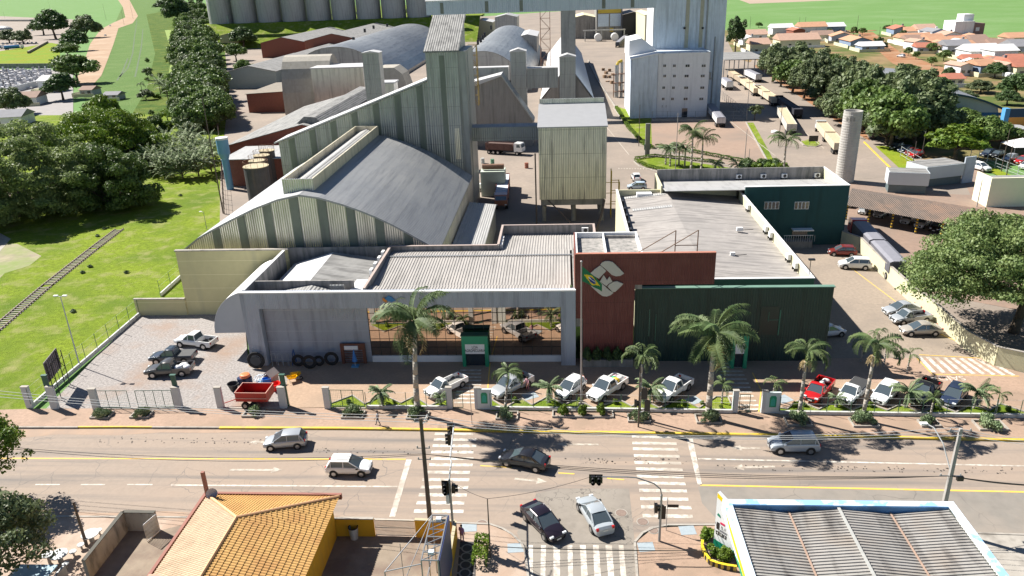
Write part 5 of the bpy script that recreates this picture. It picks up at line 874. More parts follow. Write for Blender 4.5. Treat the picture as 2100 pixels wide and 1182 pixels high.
# silos
t0 = None
for i in range(10):
    x = -262+i*19.3; lb = ordn[i]+' big grey silo from the left in the distant silo row'
    if t0 is None:
        t0 = thing('silo', lb, 'silo', (x, 606, 16), 0, 'distant row of silos'); b = MB(); b.tube((0, 0, -1), (0, 0, 27), 9.2, 9.2, 28); b.build('shell', mk('silo_steel', (.38, .375, .37), rough=.6, metal=.3, var=.08, corr=('Z', .9, .03), streak=(.22, .215, .21), st=(1, 1, .06)), t0); b = MB(); b.tube((0, 0, 27), (0, 0, 32), 9.4, 1, 28); b.build('roof', roofpale, t0)
    else: dup(t0, (x, 606, 16), 0, lb)
b = MB(); b.box(-290, -95, 592, 594, 38.3, 42); tag(b.build('silo_walkway', mk('teal_walkway', (.35, .52, .52))), 'long teal walkway band along the silo tops', 'walkway')
b = MB(); b.add([(-275, 562, 0), (-60, 562, 0), (-60, 596, 16), (-275, 596, 16), (-60, 700, 16), (-275, 700, 16)], [(0, 1, 2, 3), (3, 2, 4, 5)]); b.build('grass_slope', lawn, kind='structure')
for lb, px0, px1, Y, D, h, wm, rm in [('grey roofed cabin at the left end of the silos', 415, 440, 640, 20, 14, roofg, roofg), ('pale roofed hut before the first silo', 440, 478, 570, 25, 9, creamw, brt), ('grey block with slatted roof by the first silo', 442, 465, 600, 20, 22, greyw, roofg)]: pshed(lb, px0, px1, 20, Y, D, h, wm, rm)
# white tent & blue trucks at the foot of the bank
x0, y0 = g(520, 93); t = thing('white_tent', 'white ribbed tent structure by the bushes at the foot of the grass bank', 'tent', (x0, y0, 0)); b = MB(); b.prism([(0, 0), (16, 0), (16, 5), (8, 7), (0, 5)], -6, 6, 'y'); b.build('canopy', mk('tent_white', (.75, .77, .8), rough=.7, var=.03), t)
x0, y0 = g(575, 82); t = thing('dark_blue_tank', 'dark blue cylinder tank lying on the bank foot', 'tank', (x0, y0, 0)); b = MB(); b.tube((-6, 0, 2.5), (6, 0, 2.5), 2.5, 2.5, 16); b.build('shell', mk('navy_paint', (.02, .06, .14), rough=.4), t); b = MB(); b.box(-5, 5, -1.5, 1.5, 0, .6); b.build('cradle', concd, t)
# far yard buildings under the gallery
for lb, px0, px1, py, Y, D, h, wm, rm in [('pale roofed open shed at the back of the far yard', 1174, 1222, 60, 560, 40, 14, concd, creamw), ('brown roofed shed at the right back of the far yard', 1277, 1320, 68, 540, 40, 16, dark, mk('brownish_roof', (.40, .35, .30), var=.1)), ('cream block at the right edge of the far yard', 1322, 1345, 75, 480, 60, 18, creamw, creamw), ('low annex with white roof by the pier', 1060, 1100, 40, 420, 40, 12, galvd, brt), ('pale block at the back beyond the right dome', 965, 1010, 50, 600, 30, 11, creamw, brt), ('blue grey tower shed beyond the right dome', 1015, 1060, 45, 560, 30, 16, galvd, roofpale)]: pshed(lb, px0, px1, py, Y, D, h, wm, rm)
x0 = gy(1223, 60, 545)[0]; x1 = gy(1276, 60, 545)[0]; t = thing('loading_bay', 'dark industrial bay with yellow beams and blue white shutters', 'building', ((x0+x1)/2, 545, 0)); b = MB(); b.box(x0, x1, 545, 580, 0, 26); b.build('wall', concd, t, world=True); b = MB(); b.box(x0+1, x1-1, 544.6, 545, 17, 19.5); b.box(x0+9, x1-6, 544.6, 545, 5, 7.5); b.build('yellow_beam', yelst, t, world=True)
b = MB(); b.box(x0+1, (x0+x1)/2-.4, 544.7, 545, 8.5, 16.5); b.box((x0+x1)/2+.4, x1-1, 544.7, 545, 8.5, 16.5); b.build('shutter', mk('shutter_blue', (.5, .58, .65)), t, world=True)
x, y = g(1245, 84); t = thing('lying_tanks', 'pair of white tanks with a steel frame in the far yard', 'tank', (x, y, 0)); b = MB()
for dx in (-6, 5): b.tube((dx, -4, 2.4), (dx, 4, 2.4), 2.4, 2.4, 14)
b.build('tank', trimw, t); b = MB(); b.box(-16, 12, -1, 1, 6.5, 7.2)
for dx in (-15, -4, 11): b.box(dx, dx+.6, -1, 1, 0, 6.5)
b.build('frame', galvd, t)
# red-brown lattice pylon and yellow ladder frame
def lattice(label, x, y, z0, z1, w_, mat, name='lattice_mast'):
    t = thing(name, label, 'mast', (x, y, 0)); b = MB()
    for a in (-w_, w_):
        for c in (-w_, w_): b.tube((a, c, z0), (a, c, z1), .09, .09, 5)
    n = int((z1-z0)/(2*w_)); 
    for k in range(n):
        za, zb = z0+k*(z1-z0)/n, z0+(k+1)*(z1-z0)/n; s_ = 1 if k % 2 else -1
        for c in (-w_, w_): b.tube((-w_*s_, c, za), (w_*s_, c, zb), .06, .06, 4); b.tube((c, -w_*s_, za), (c, w_*s_, zb), .06, .06, 4); b.tube((-w_, c, zb), (w_, c, zb), .06, .06, 4)
    b.build('lattice', mat, t); return t
x = gy(1118, 60, 300)[0]; lattice('tall brown lattice mast with platforms right of the right dome', x, 300, 0, 30, 1.8, rustm); x = gy(965, 100, 160)[0]; lattice('rusty yellow lattice frame behind the tall tower', x+.3, 160, 16, 28, .9, mk('ochre_steel', (.3, .22, .08), rough=.8))
# utility shed and cabin in inner yard
t = thing('pump_cabin', 'pale green cabin with rusty roof drum under the gallery', 'cabin', (-14.5, 147, 0)); b = MB(); b.box(-16.2, -11.4, 146.5, 150, 0, 5.0); b.build('wall', mk('pale_green_wall', (.45, .50, .42), var=.08), t, world=True); b = MB(); b.box(-12.8, -12.2, 146.44, 146.5, 1, 2.2); b.build('vent', dark, t, world=True); b = MB(); b.tube((-15.9, 148, 5.7), (-11.6, 148, 5.7), .55, .55, 12); b.build('drum', rustm, t, world=True)
t = thing('yellow_stair_frame', 'yellow steel stair frame at the right side of the hopper block', 'stairs', (8.6, 131, 0)); b = MB()
for dx, dy in ((0, 0), (1.4, 0), (0, 1.6), (1.4, 1.6)): b.tube((dx, dy, 0), (dx, dy, 6.5 if dx else 8.5), .09, .09, 5)
for z in (2.5, 4.5, 6.4): b.tube((0, 0, z), (1.4, 0, z), .06, .06, 5); b.tube((0, 1.6, z), (1.4, 1.6, z), .06, .06, 5); b.tube((-1, 0, z), (0, 0, z), .06, .06, 5)
b.build('frame', yelst, t)
# gym
t = thing('arched_gym', 'arched gym hall with grey roof and pale blue green gable beyond the avenue', 'building', (110, 212, 0)); pr = arc(0, 17.5, 6.2, 10.6, 20, 2.0)
gl = MB(); gx = 106; gt = thing('x', 'x', 'x'); bpy.data.objects.remove(gt)
t.location = (111, 210, 0); t.rotation_euler = (0, 0, R(-7.3)); 
sheet([(x-12, z-2.2) for x, z in pr], 0, 60, .3).build('roof', mk('gym_roof', (.19, .20, .22), rough=.7, var=.08, streak=(.13, .14, .15), st=(.1, 1, 1)), t); b = MB(); b.prism([(-29, 0), (5, 0)]+[(x-12, z-2.55) for x, z in reversed(pr) if abs(x) < 17.2], .6, .9, 'y'); b.build('gable_wall', mk('gym_wall', (.42, .47, .40), rough=.85, var=.05), t)
b = MB(); b.prism([(-29, 2.4), (5, 2.4), (5, 3.2), (-29, 3.2)], .5, .6, 'y'); b.build('blue_band', mk('gym_blue', (.04, .14, .25)), t); b = MB(); b.prism([(-29, 0), (5, 0), (5, 1.0), (-29, 1.0)], .5, .6, 'y'); b.build('dark_base', mk('gym_base', (.05, .15, .15)), t)
e = sheet([(x-12, z-2.0) for x, z in pr], -.4, 0, .45); e.build('roof_edge', mk('gym_edge', (.02, .07, .09)), t)
x0, y0 = g(2064, 262); t = thing('orange_blue_wall', 'wall painted dark blue above and orange below at the right edge', 'wall', (x0, y0, 0)); b = MB(); b.box(0, 14, 0, .3, 0, 2.6); b.build('orange_part', mk('orange_paint', (.75, .36, .08)), t); b = MB(); b.box(0, 14, 0, .3, 2.6, 4.8); b.build('blue_part', mk('navy_wall', (.03, .07, .14)), t); b = MB(); b.box(-1.2, 0, -.2, 1.5, 0, 4.9); b.build('blue_post', mk('bright_blue', (.08, .3, .6)), t)
x0, y0 = g(2035, 290); gshed('brick_hut', 'long low hut with pale roof by the side lane', x0-2, x0+9, x0+3.5, 2.6, 3.1, y0, y0+6, brickd, roofpale)
# gatehouses
for lb, px, py, L_, W_, rz in [('front gatehouse with wraparound pale fascia and dark base', 1862, 396, 7.0, 4.0, -.25), ('rear larger gatehouse with raised pale screen wall', 1920, 378, 9, 5.5, .32)]:
    x, y = g(px, py); t = thing('gatehouse', lb, 'gatehouse', (x, y+1.5, 0), rz); b = MB(); b.box(-L_/2+.3, L_/2-.3, -W_/2+.3, W_/2-.3, 0, 1.6); b.build('base_wall', mk('gate_base', (.10, .14, .15), rough=.5), t); b = MB(); b.box(-L_/2, L_/2, -W_/2, W_/2, 1.6, 4.0); b.build('fascia', mk('gate_fascia', (.52, .56, .58), rough=.6, var=.03), t); b = MB(); b.box(-L_/2+.2, L_/2-.2, -W_/2+.2, W_/2-.2, 4.0, 4.06); b.build('roof', roofg, t)
    if rz > 0: b = MB(); b.box(L_/2-.3, L_/2+2.2, -W_/2, -W_/2+.25, 0, 5.2); b.build('screen_wall', mk('screen_blue', (.45, .5, .56)), t)
# right side walls and carport
Wp = [(1724, 502), (1762, 516), (1805, 561), (1864, 617), (1920, 662), (1980, 717)]
WP = [g(*p) for p in Wp]+[g(2040, 750), g(2140, 772)]
t = thing('yellow_yard_wall', 'long sunlit yellow wall running from the teal block to the big tree', 'wall', (*WP[0], 0)); b = MB()
for p, q in zip(WP, WP[1:]): b.wall(p, q, .22, 0, 2.2)
b.build('wall_body', creamw, t, world=True); b = MB()
for p, q in zip(WP, WP[1:]): b.wall(p, q, .32, 2.2, 2.28)
b.build('coping', conc, t, world=True)
t = thing('tile_roof_carport', 'long open carport with worn brown tile roof and striped posts', 'carport', (*g(1840, 440), 0)); a, c, d, e = g(1738, 419, 2.9), g(1990, 466, 2.9), g(2012, 426, 2.9), g(1748, 384, 2.9)
cm = mk('old_tiles', (.17, .13, .105), rough=.9, var=.15, scale=1.2, col2=(.26, .165, .115), c2s=.15, streak=(.11, .09, .075), st=(1, .3, 1), corr=('X', .3, .05), grid=(0, .45, 0, .05, (.10, .08, .065)))
mid1 = ((a[0]+e[0])/2, (a[1]+e[1])/2); mid2 = ((c[0]+d[0])/2, (c[1]+d[1])/2); b = MB(); b.add([(*a, 2.7), (*c, 2.7), (*mid2, 3.7), (*mid1, 3.7), (*d, 2.7), (*e, 2.7)], [(0, 1, 2, 3), (3, 2, 4, 5)]); b.build('tile_roof', cm, t, world=True)
stm = mk('striped_post', (.65, .42, .04), corr=None, grid=(0, 0, .5, .25, (.03, .03, .03)))
for k in range(6):
    u = k/5; x, y = a[0]*(1-u)+c[0]*u+.3, a[1]*(1-u)+c[1]*u+.6; b = MB(); b.tube((x, y, 0), (x, y, 2.75), .16, .16, 8); b.build('post', stm, t, world=True)
    x, y = e[0]*(1-u)+d[0]*u, e[1]*(1-u)+d[1]*u-.6; b = MB(); b.tube((x, y, 0), (x, y, 2.7), .1, .1, 8); b.build('post', concd, t, world=True)
b = MB(); x0, y0 = g(2022, 425); b.box(0, 14, 0, .3, 0, 5.2); b.box(0, .3, .3, 5, 0, 5.2); t = thing('cream_building', 'bright cream walled building with grey roof at the right edge', 'building', (x0, y0, 0)); b.build('wall', mk('bright_cream', (.78, .74, .55), var=.04), t); b = MB(); b.box(.3, 14, .3, 5, 4.3, 4.4); b.build('roof', roofg, t)
# ---- town houses ----
tiles = [mk('house_tile_%s' % n_, c_, rough=.9, var=.12, scale=.7) for n_, c_ in (('pink', (.42, .27, .20)), ('orange', (.46, .25, .15)), ('red', (.38, .14, .09)), ('brown', (.27, .18, .14)), ('white', (.58, .58, .58)), ('grey', (.22, .22, .235)))]
hw_ = {'w': whitew, 'c': creamw, 'b': mk('blue_house', (.20, .26, .36)), 'r': brickd, 'g': mk('grey_house', (.40, .42, .48))}
def house(px, py, wpx, dep, h, tl, wl, label, rz=0., gable=True):
    x, y = g(px, py); m = mpp(px, py); W_ = wpx*m; t = thing('house', label, 'house', (x, y, 0), rz); b = MB(); w2 = W_/2; hr = h+W_*.16 if gable else h+.3
    if gable: b.prism([(-w2, 0), (w2, 0), (w2, h), (0, hr), (-w2, h)], 0, dep, 'y')
    else: b.box(-w2, w2, 0, dep, 0, h)
    b.build('wall', hw_[wl], t); b = MB(); s_ = (hr-h)/w2
    if gable: b.prism([(-w2-.5, h-s_*.5+.03), (0, hr+.03), (w2+.5, h-s_*.5+.03), (w2+.5, h-s_*.5+.2), (0, hr+.22), (-w2-.5, h-s_*.5+.2)], -.5, dep+.5, 'y')
    else: b.prism([(-.5, h+.02), (dep+.5, h+.02), (dep+.5, h+.1), (dep/2, h+dep*.2), (-.5, h+.1)], -w2-.5, w2+.5, 'x')
    b.build('roof', tiles[tl], t); 
    if not gable or W_ > 9: q = MB(); q.box(-w2-2.2, -w2-2.05, -2.5, dep+2, 0, 1.7); q.box(-w2-2.05, w2+2, -2.5, -2.35, 0, 1.3); q.build('yard_wall', hw_['c' if wl != 'c' else 'w'], t)
    if W_ > 8: q = MB(); q.tube((w2*.3, dep*.45, hr-.2), (w2*.3, dep*.45, hr+1.0), .6, .6, 10); q.build('roof_tank', tiles[5 if tl != 5 else 4], t)
    for k in (-.25, .25): q = MB(); q.box(W_*k-.7, W_*k+.7, -.06, 0, 1.0, 2.1); q.build('window', winm, t)
    return t
for a in [(1545, 82, 55, 14, 3, 0, 'w', 'pinkish tiled house nearest the white tower', 0, False), (1605, 74, 42, 12, 5, 4, 'w', 'white two storey house with flat white roof', 0, False), (1638, 78, 24, 12, 4.5, 2, 'r', 'dark brick gabled house beside the white two storey one', .1), (1668, 72, 52, 14, 5, 1, 'w', 'large orange tiled house with porch', 0, False), (1712, 68, 40, 12, 4, 4, 'b', 'pale roofed house with a dark blue side', 0, False),
          (1690, 84, 40, 12, 3.2, 3, 'c', 'brown tiled low house in front of the orange one', 0, False), (1728, 88, 44, 14, 3.5, 1, 'g', 'orange and grey gabled house left of the palms', -.2), (1540, 96, 34, 12, 4, 4, 'w', 'white roofed little house behind the truck shelter', 0), (1560, 110, 36, 14, 4.5, 0, 'c', 'cream open fronted barn house behind the avenue', 0, False), (1640, 98, 80, 16, 4, 0, 'c', 'long pale roofed store behind the avenue crowns', 0, False), (1765, 98, 42, 18, 3.4, 1, 'b', 'blue grey gabled house with tiled roof beside the two dark palms', 0), (1790, 106, 44, 10, 2.6, 4, 'b', 'low blue wall house with pale roof', 0, False),
          (1850, 74, 34, 16, 4, 2, 'b', 'dark blue gabled house with red roof beyond the street', -.1), (1880, 75, 40, 12, 3, 1, 'w', 'pink roofed house left of the white cube', 0, False), (1902, 75, 36, 14, 4, 0, 'w', 'tan roofed house with a roof tank', 0, False), (1925, 82, 30, 14, 4.5, 5, 'b', 'dark gabled garage house before the white cube', .1), (1880, 90, 60, 12, 3, 1, 'c', 'wide orange house facing the red verge', 0, False), (1895, 100, 34, 12, 2.8, 3, 'c', 'small brown gabled house on the corner', 0), (1945, 97, 70, 10, 3, 1, 'c', 'long orange roof row behind the white fence', 0, False),
          (1965, 112, 46, 12, 4, 5, 'g', 'house with dark solar panels on its roof', 0, False), (2010, 105, 60, 12, 3, 3, 'c', 'brown roofed house right of the solar one', 0, False), (2060, 105, 50, 12, 3, 3, 'c', 'brown roofed house further right', 0, False), (2020, 125, 60, 14, 4, 4, 'w', 'white roofed compound house', 0, False), (2060, 130, 46, 12, 5, 4, 'w', 'white high walled house with flat roof', 0, False), (2100, 112, 40, 14, 3.5, 5, 'g', 'grey roofed house at the right edge', 0, False),
          (2066, 150, 50, 14, 3.6, 2, 'w', 'red roofed gabled house above the green tree', 0), (2105, 158, 44, 14, 3.6, 2, 'c', 'red roofed house cut by the right edge', 0, False), (2090, 90, 40, 12, 3, 1, 'c', 'tan roofed house near the far field edge', 0, False), (1960, 178, 30, 8, 2.6, 2, 'c', 'low red roofed hut by the solar frame', 0, False),
          (40, 218, 70, 10, 3, 3, 'w', 'low pinkish roofed house below the cemetery', .2, False), (95, 190, 28, 10, 5, 4, 'w', 'tall pale box house beside the dense dark tree', 0, False), (178, 198, 26, 7, 2.6, 3, 'g', 'small brownish house under the dark trees', 0, False), (228, 206, 30, 6, 2.0, 5, 'g', 'low grey shed at the crop strip end', 0, False), (15, 260, 60, 10, 3, 5, 'w', 'pale roofed house at the left edge behind the yellow green tree', .2, False), (5, 205, 60, 4, 2.5, 4, 'w', 'long white low wall house on the cemetery edge', .3, False)]:
    house(*a)
for i in range(22):
    a_, c_ = [(1865+i*11, 86+(i % 4)*8) if i < 14 else (1980+(i-14)*15, 138+(i % 3)*9) for _ in (0,)][0]; k = [1, 3, 0, 2, 4, 1][i % 6]
    house(a_, c_, 24+(i*7) % 12, 10, 2.8+(i % 3)*.5, k, 'wcwgwb'[i % 6], f'small house with {["orange", "brown", "pinkish", "red", "white", "orange"][i % 6]} roof, {ow(i+1)} from the left among the crowded infill houses', .15*((i % 3)-1), i % 2 == 0)
x, y = g(1985, 82); t = thing('white_cube_house', 'tall white cubic house with a brown brick side in the town', 'house', (x, y, 0), 0); m = mpp(1985, 82); W_ = 60*m; b = MB(); b.box(-W_/2, 2, 0, 14, 0, 10); b.box(-W_*.18, W_*.15, 3, 11, 10, 13.5); b.build('white_volume', whitew, t); b = MB(); b.box(2, W_/2, 1, 13, 0, 8.6); b.build('brick_volume', mk('brown_brick', (.27, .17, .15)), t); b = MB(); b.box(2+W_*.1, 4+W_*.1, .94, 1, 4.5, 6.5); b.build('window', trimw, t)
t = thing('pale_dome_shed', 'pale low dome roof at the left edge by the car park', 'shed', (*g(5, 62), 0)); b = MB(); b.ball((0, 0, 0), 14, 9, 5.5, 20, 10); b.build('dome', roofpale, t, smooth=True)
for p, q, lb in [((-40, 44), (66, 44), 'long dark roofed wall in the far left'), ]: a, c = g(*p), g(*q); b = MB(); b.wall(a, c, 8, 0, 3); tag(b.build('long_low_building', concd), lb, 'building')
a, c = g(-60, 141), g(122, 140); b = MB(); b.wall(a, c, .5, 0, 2.8); tag(b.build('dark_wall', concd), 'long dark wall between the yellow lawn and the cemetery', 'wall')
a, c = g(58, 110), g(98, 88); b = MB(); b.wall(a, c, 1.2, 0, 1.6); tag(b.build('stone_wall', mk('stone_brown', (.2, .16, .13), var=.3, scale=1)), 'rough brown wall slanting beside the yellow lawn', 'wall')
a, c = g(0, 196), g(76, 178); b = MB(); b.wall(a, c, .4, 0, 2.6); tag(b.build('cemetery_wall', whitew), 'pale wall at the near side of the cemetery', 'wall')
# cemetery tombs
tp = None
for j in range(9):
    for i in range(13):
        px = 2+i*8.6+rnd.uniform(-3, 3)+(j % 2)*4; py = 147+j*5.2+rnd.uniform(-1.2, 1.2)
        if px > 102 or (py > 178 and px > 80-(py-178)*4) or py > 196-px*.22: continue
        x, y = g(px, py); lb = f'pale box tomb, {ow(i+1)} from the left in the {ow(j+1)} cemetery row from the back'
        if tp is None:
            tp = thing('tomb', lb, 'tomb', (x, y, 0), 0, 'tombs of the cemetery'); b = MB(); b.box(-1.3, 1.3, -.8, .8, 0, .9); b.box(-1.45, 1.45, -.95, .95, .9, 1.02); b.build('slab', mk('tomb_pale', (.58, .57, .58), rough=.7, var=.2, scale=.3, rand=.3), tp); b = MB(); b.box(-1.3, -1.0, -.6, .6, 1.02, 2.0); b.build('headstone', mk('tomb_head', (.5, .5, .52), rand=.4), tp); q = tp
        else: q = dup(tp, (x, y, 0), rnd.uniform(-.15, .15), lb)
        q.scale = (rnd.uniform(.7, 1.3), rnd.uniform(.8, 1.2), rnd.uniform(.6, 1.7))
# truck shelter
t = thing('truck_shelter', 'open shelter with grey roof beside the white tower', 'shelter', (*g(1520, 150), 0)); a, c = g(1486, 160), g(1548, 152); b = MB(); b.box(a[0], c[0]+3, a[1]+2, a[1]+34, 6.6, 6.9); b.build('roof', roofg, t, world=True); b = MB()
for u in range(5):
    for yy in (a[1]+3, a[1]+32): x = a[0]+(c[0]+2-a[0])*u/4; b.tube((x, yy, 0), (x, yy, 6.6), .2, .2, 6)
b.build('post', steelm, t, world=True)
# ---------------- vehicles ----------------
def paint(c): 
    key = 'paint_%d_%d_%d' % tuple(int(k*99) for k in c); return mk(key, c, rough=.28, var=.03, coat=.6, metal=.25 if max(c) < .6 else 0, spec=.5, streak=tuple(k*.8+.05 for k in c), st=(1, 1, 1), sts=.8, stlo=.6, sthi=.9)
WHITE, SILVER, GREY, BLACK, NAVY, RED, MAROON, GRAPH, BEIGE = (.78, .78, .77), (.42, .44, .46), (.22, .23, .24), (.02, .02, .024), (.03, .045, .09), (.55, .015, .015), (.22, .035, .03), (.09, .085, .08), (.55, .5, .42)
CT = {  # L, W, wheel x rear/front, wheel r, stations (x, halfw factor, belt z), greenhouse: base rear, roof rear, roof front, base front, roof z
    'hatch': dict(L=3.95, W=1.70, wx=(-1.22, 1.25), r=.31, st=[(-1.97, .86, .78), (-1.8, .97, .92), (-.9, 1, .95), (.3, 1, .93), (.95, .99, .90), (1.55, .95, .78), (1.85, .86, .66), (1.97, .74, .55)], gh=(-1.9, -1.45, .12, 1.15, 1.50)),
    'sedan': dict(L=4.5, W=1.75, wx=(-1.35, 1.4), r=.32, st=[(-2.25, .84, .80), (-2.1, .95, .95), (-1.4, 1, .97), (0, 1, .93), (.9, .99, .91), (1.65, .95, .80), (2.08, .86, .68), (2.25, .72, .55)], gh=(-1.8, -.85, .2, 1.22, 1.45)),
    'suv': dict(L=4.3, W=1.80, wx=(-1.3, 1.35), r=.35, st=[(-2.15, .88, .85), (-2.0, .97, 1.05), (-1.0, 1, 1.08), (.3, 1, 1.05), (1.0, .99, 1.02), (1.6, .95, .95), (2.0, .88, .82), (2.15, .76, .62)], gh=(-2.05, -1.72, .2, 1.2, 1.62)),
    'van': dict(L=3.9, W=1.65, wx=(-1.2, 1.25), r=.30, st=[(-1.95, .88, .80), (-1.85, .97, .98), (-.9, 1, 1.0), (.3, 1, .98), (1.1, .98, .95), (1.6, .94, .85), (1.85, .86, .72), (1.95, .74, .55)], gh=(-1.88, -1.62, .3, 1.2, 1.50)),
    'pickup': dict(L=5.2, W=1.85, wx=(-1.65, 1.6), r=.38, st=[(-.62, 1, 1.06), (.3, 1, 1.08), (1.1, .99, 1.08), (1.9, .96, 1.0), (2.4, .9, .88), (2.6, .78, .66)], gh=(-.6, -.42, .4, 1.3, 1.76), bed=(-2.6, -.64)),
    'pickup1': dict(L=4.9, W=1.72, wx=(-1.6, 1.5), r=.34, st=[(.1, 1, 1.0), (.6, 1, 1.0), (1.1, .99, 1.0), (1.8, .96, .92), (2.25, .9, .8), (2.45, .78, .6)], gh=(.12, .28, .75, 1.45, 1.60), bed=(-2.45, .08))}
CARS = {}
def loft(st, W, zb, b, m=0):
    ring = []
    for x, k, zt in st:
        w_ = W/2*k; pts = [(w_*.80, zb), (w_*.97, zb+.14), (w_, zb+.35), (w_*.985, zt-.14), (w_*.90, zt-.02), (w_*.6, zt+.02), (0, zt+.035)]
        ring.append([(x, y, z) for y, z in pts]+[(x, -y, z) for y, z in reversed(pts[:-1])])
    n = len(ring[0]); V = [p for r_ in ring for p in r_]; F = []
    for i in range(len(ring)-1):
        for j in range(n): F.append((i*n+j, i*n+(j+1) % n, (i+1)*n+(j+1) % n, (i+1)*n+j))
    F += [tuple(range(n)), tuple(range((len(ring)-1)*n+n-1, (len(ring)-1)*n-1, -1))]
    b.add(V, F, m)
def make_car(kind, col, label, opts=()):
    T = CT[kind]; pm = paint(col); t = thing({'pickup': 'pickup_truck', 'pickup1': 'pickup_truck'}.get(kind, 'parked_car'), label, 'pickup' if 'pickup' in kind else 'car')
    L_, W = T['L'], T['W']; zb = .24 if 'pickup' not in kind else .38; b = MB(); loft(T['st'], W, zb, b); r0, r1, f1, f0, zr = T['gh']
    belt = lambda x: float(np.interp(x, [s_[0] for s_ in T['st']], [s_[2] for s_ in T['st']]))-.02
    wb, wt = W/2*.89, W/2*.72
    zb0, zf0 = belt(r0), belt(f0)
    # roof shell
    n = 6; V = []; xs = np.linspace(r1-.05, f1+.05, n)
    for i, x in enumerate(xs):
        e = .085*(1-(2*i/(n-1)-1)**2)
        for y, dz in ((-wt*1.02, -.06), (-wt*.8, .0), (0, .03), (wt*.8, .0), (wt*1.02, -.06)): V.append((x, y, zr+dz+e-.03))
    F = [(i*5+j, (i+1)*5+j, (i+1)*5+j+1, i*5+j+1) for i in range(n-1) for j in range(4)]
    b.add(V, F)
    def pil(p, q, r_): b.tube(p, q, r_, r_, 5)
    for s_ in (-1, 1):
        pil((f0-.02, s_*wb, zf0), (f1, s_*wt, zr-.04), .045); pil((r0+.02, s_*wb, zb0), (r1, s_*wt, zr-.04), .06); pil((f1, s_*wt, zr-.04), (r1, s_*wt, zr-.04), .05)
        if kind != 'pickup1':
            xm = (f0+r0)/2+(.05 if kind != 'pickup' else .1); pil((xm, s_*wb, belt(xm)), (xm, s_*(wt+.01), zr-.05), .045)
            if kind in ('suv', 'hatch', 'van', 'sedan'): xq = r0+.42; pil((xq, s_*wb, belt(xq)), (max(xq-.1, r1), s_*(wt+.01), zr-.05), .04)
    if 'bed' in T:
        a, c = T['bed']; zt = 1.08 if kind == 'pickup' else 1.0; w_ = W/2; h0 = zb+.02
        b.box(a, c, -w_, -w_+.1, h0, zt); b.box(a, c, w_-.1, w_, h0, zt); b.box(a, a+.08, -w_+.1, w_-.1, h0+.05, zt); b.box(c-.08, c, -w_+.1, w_-.1, h0, zt)
    bo = b.build('body', pm, t, smooth=False, bevel=.03)
    for p in bo.data.polygons: p.use_smooth = True
    bo.modifiers['bevel'].segments = 2
    try: 
        md = bo.modifiers.new('wn', 'WEIGHTED_NORMAL')
    except Exception: pass
    # glass: four panes
    k = .012
    def pane(name, P): q = MB(); q.add(P, [(0, 1, 2, 3)]); q.build(name, glassm, t)
    pane('windscreen', [(f0+k, -wb*.95, zf0), (f0+k, wb*.95, zf0), (f1+k, wt*.97, zr-.045), (f1+k, -wt*.97, zr-.045)])
    pane('rear_window', [(r0-k, wb*.95, zb0), (r0-k, -wb*.95, zb0), (r1-k, -wt*.97, zr-.045), (r1-k, wt*.97, zr-.045)])
    for s_ in (-1, 1): pane('side_window', [(r0, s_*wb, zb0), (f0, s_*wb, zf0), (f1, s_*wt, zr-.045), (r1, s_*wt, zr-.045)][::s_ if s_ < 0 else 1])
    q = MB(); q.add([(r0+.1, -wb+.05, zb0-.02), (f0-.1, -wb+.05, zf0-.02), (f0-.1, wb-.05, zf0-.02), (r0+.1, wb-.05, zb0-.02)], [(0, 1, 2, 3)]); q.build('cabin_floor', blackp, t)
    if 'bed' in T:
        a, c = T['bed']; q = MB(); q.box(a+.09, c-.09, -W/2+.11, W/2-.11, zb+.08, zb+.2); q.build('bed_floor', mk('bed_liner', (.03, .03, .03), var=.2) if 'light' not in opts else mk('bed_grey', (.25, .24, .22), var=.2), t)
        if 'cover' in opts: q = MB(); q.box(a+.03, c-.03, -W/2+.06, W/2-.06, 1.05, 1.10); q.build('tonneau_cover', mk('tonneau', (.05, .05, .05), rough=.6), t, bevel=.02)
    xr, xf = T['st'][0][0] if 'bed' not in T else -L_/2, L_/2
    for s_ in (-1, 1):
        q = MB(); yy = s_*W/2*.66; q.box(xf-.22, xf-.045, yy-.17, yy+.17, zb+.36, zb+.50); q.build('headlight', headm, t, bevel=.03)
        q = MB(); yy = s_*(W/2*.74); q.box(xr-.012, xr+.14, yy-.1, yy+.1, .72, .95 if kind != 'suv' else 1.05); q.build('taillight', tailm, t, bevel=.02)
        q = MB(); q.box(f0-.32, f0-.12, s_*(W/2+.02)-.09, s_*(W/2+.02)+.09, zf0+.0, zf0+.16); q.build('mirror', pm if 'bm' not in opts else blackp, t, bevel=.03)
    q = MB(); q.box(xf-.10, xf+.01, -W/2*.5, W/2*.5, zb+.08, zb+.36); q.build('grille', blackp, t, bevel=.02)
    q = MB(); q.box(xf, xf+.025, -.2, .2, zb+.1, zb+.22); q.build('number_plate', platem, t); q = MB(); q.box(xr-.03, xr-.016, -.2, .2, .62, .74); q.build('number_plate', platem, t)
    if kind in ('suv', 'van') or 'rails' in opts:
        for s_ in (-1, 1): q = MB(); q.tube((r1+.1, s_*wt*.9, zr+.06), (f1-.1, s_*wt*.9, zr+.06), .02, .02, 5); q.build('roof_rail', blackp if 'rails' in opts else rimm, t)
    if 'sunroof' in opts: q = MB(); q.box(r1+.15, f1-.1, -wt*.6, wt*.6, zr+.005, zr+.075); q.build('sunroof', glassm, t)
    r_ = T['r']
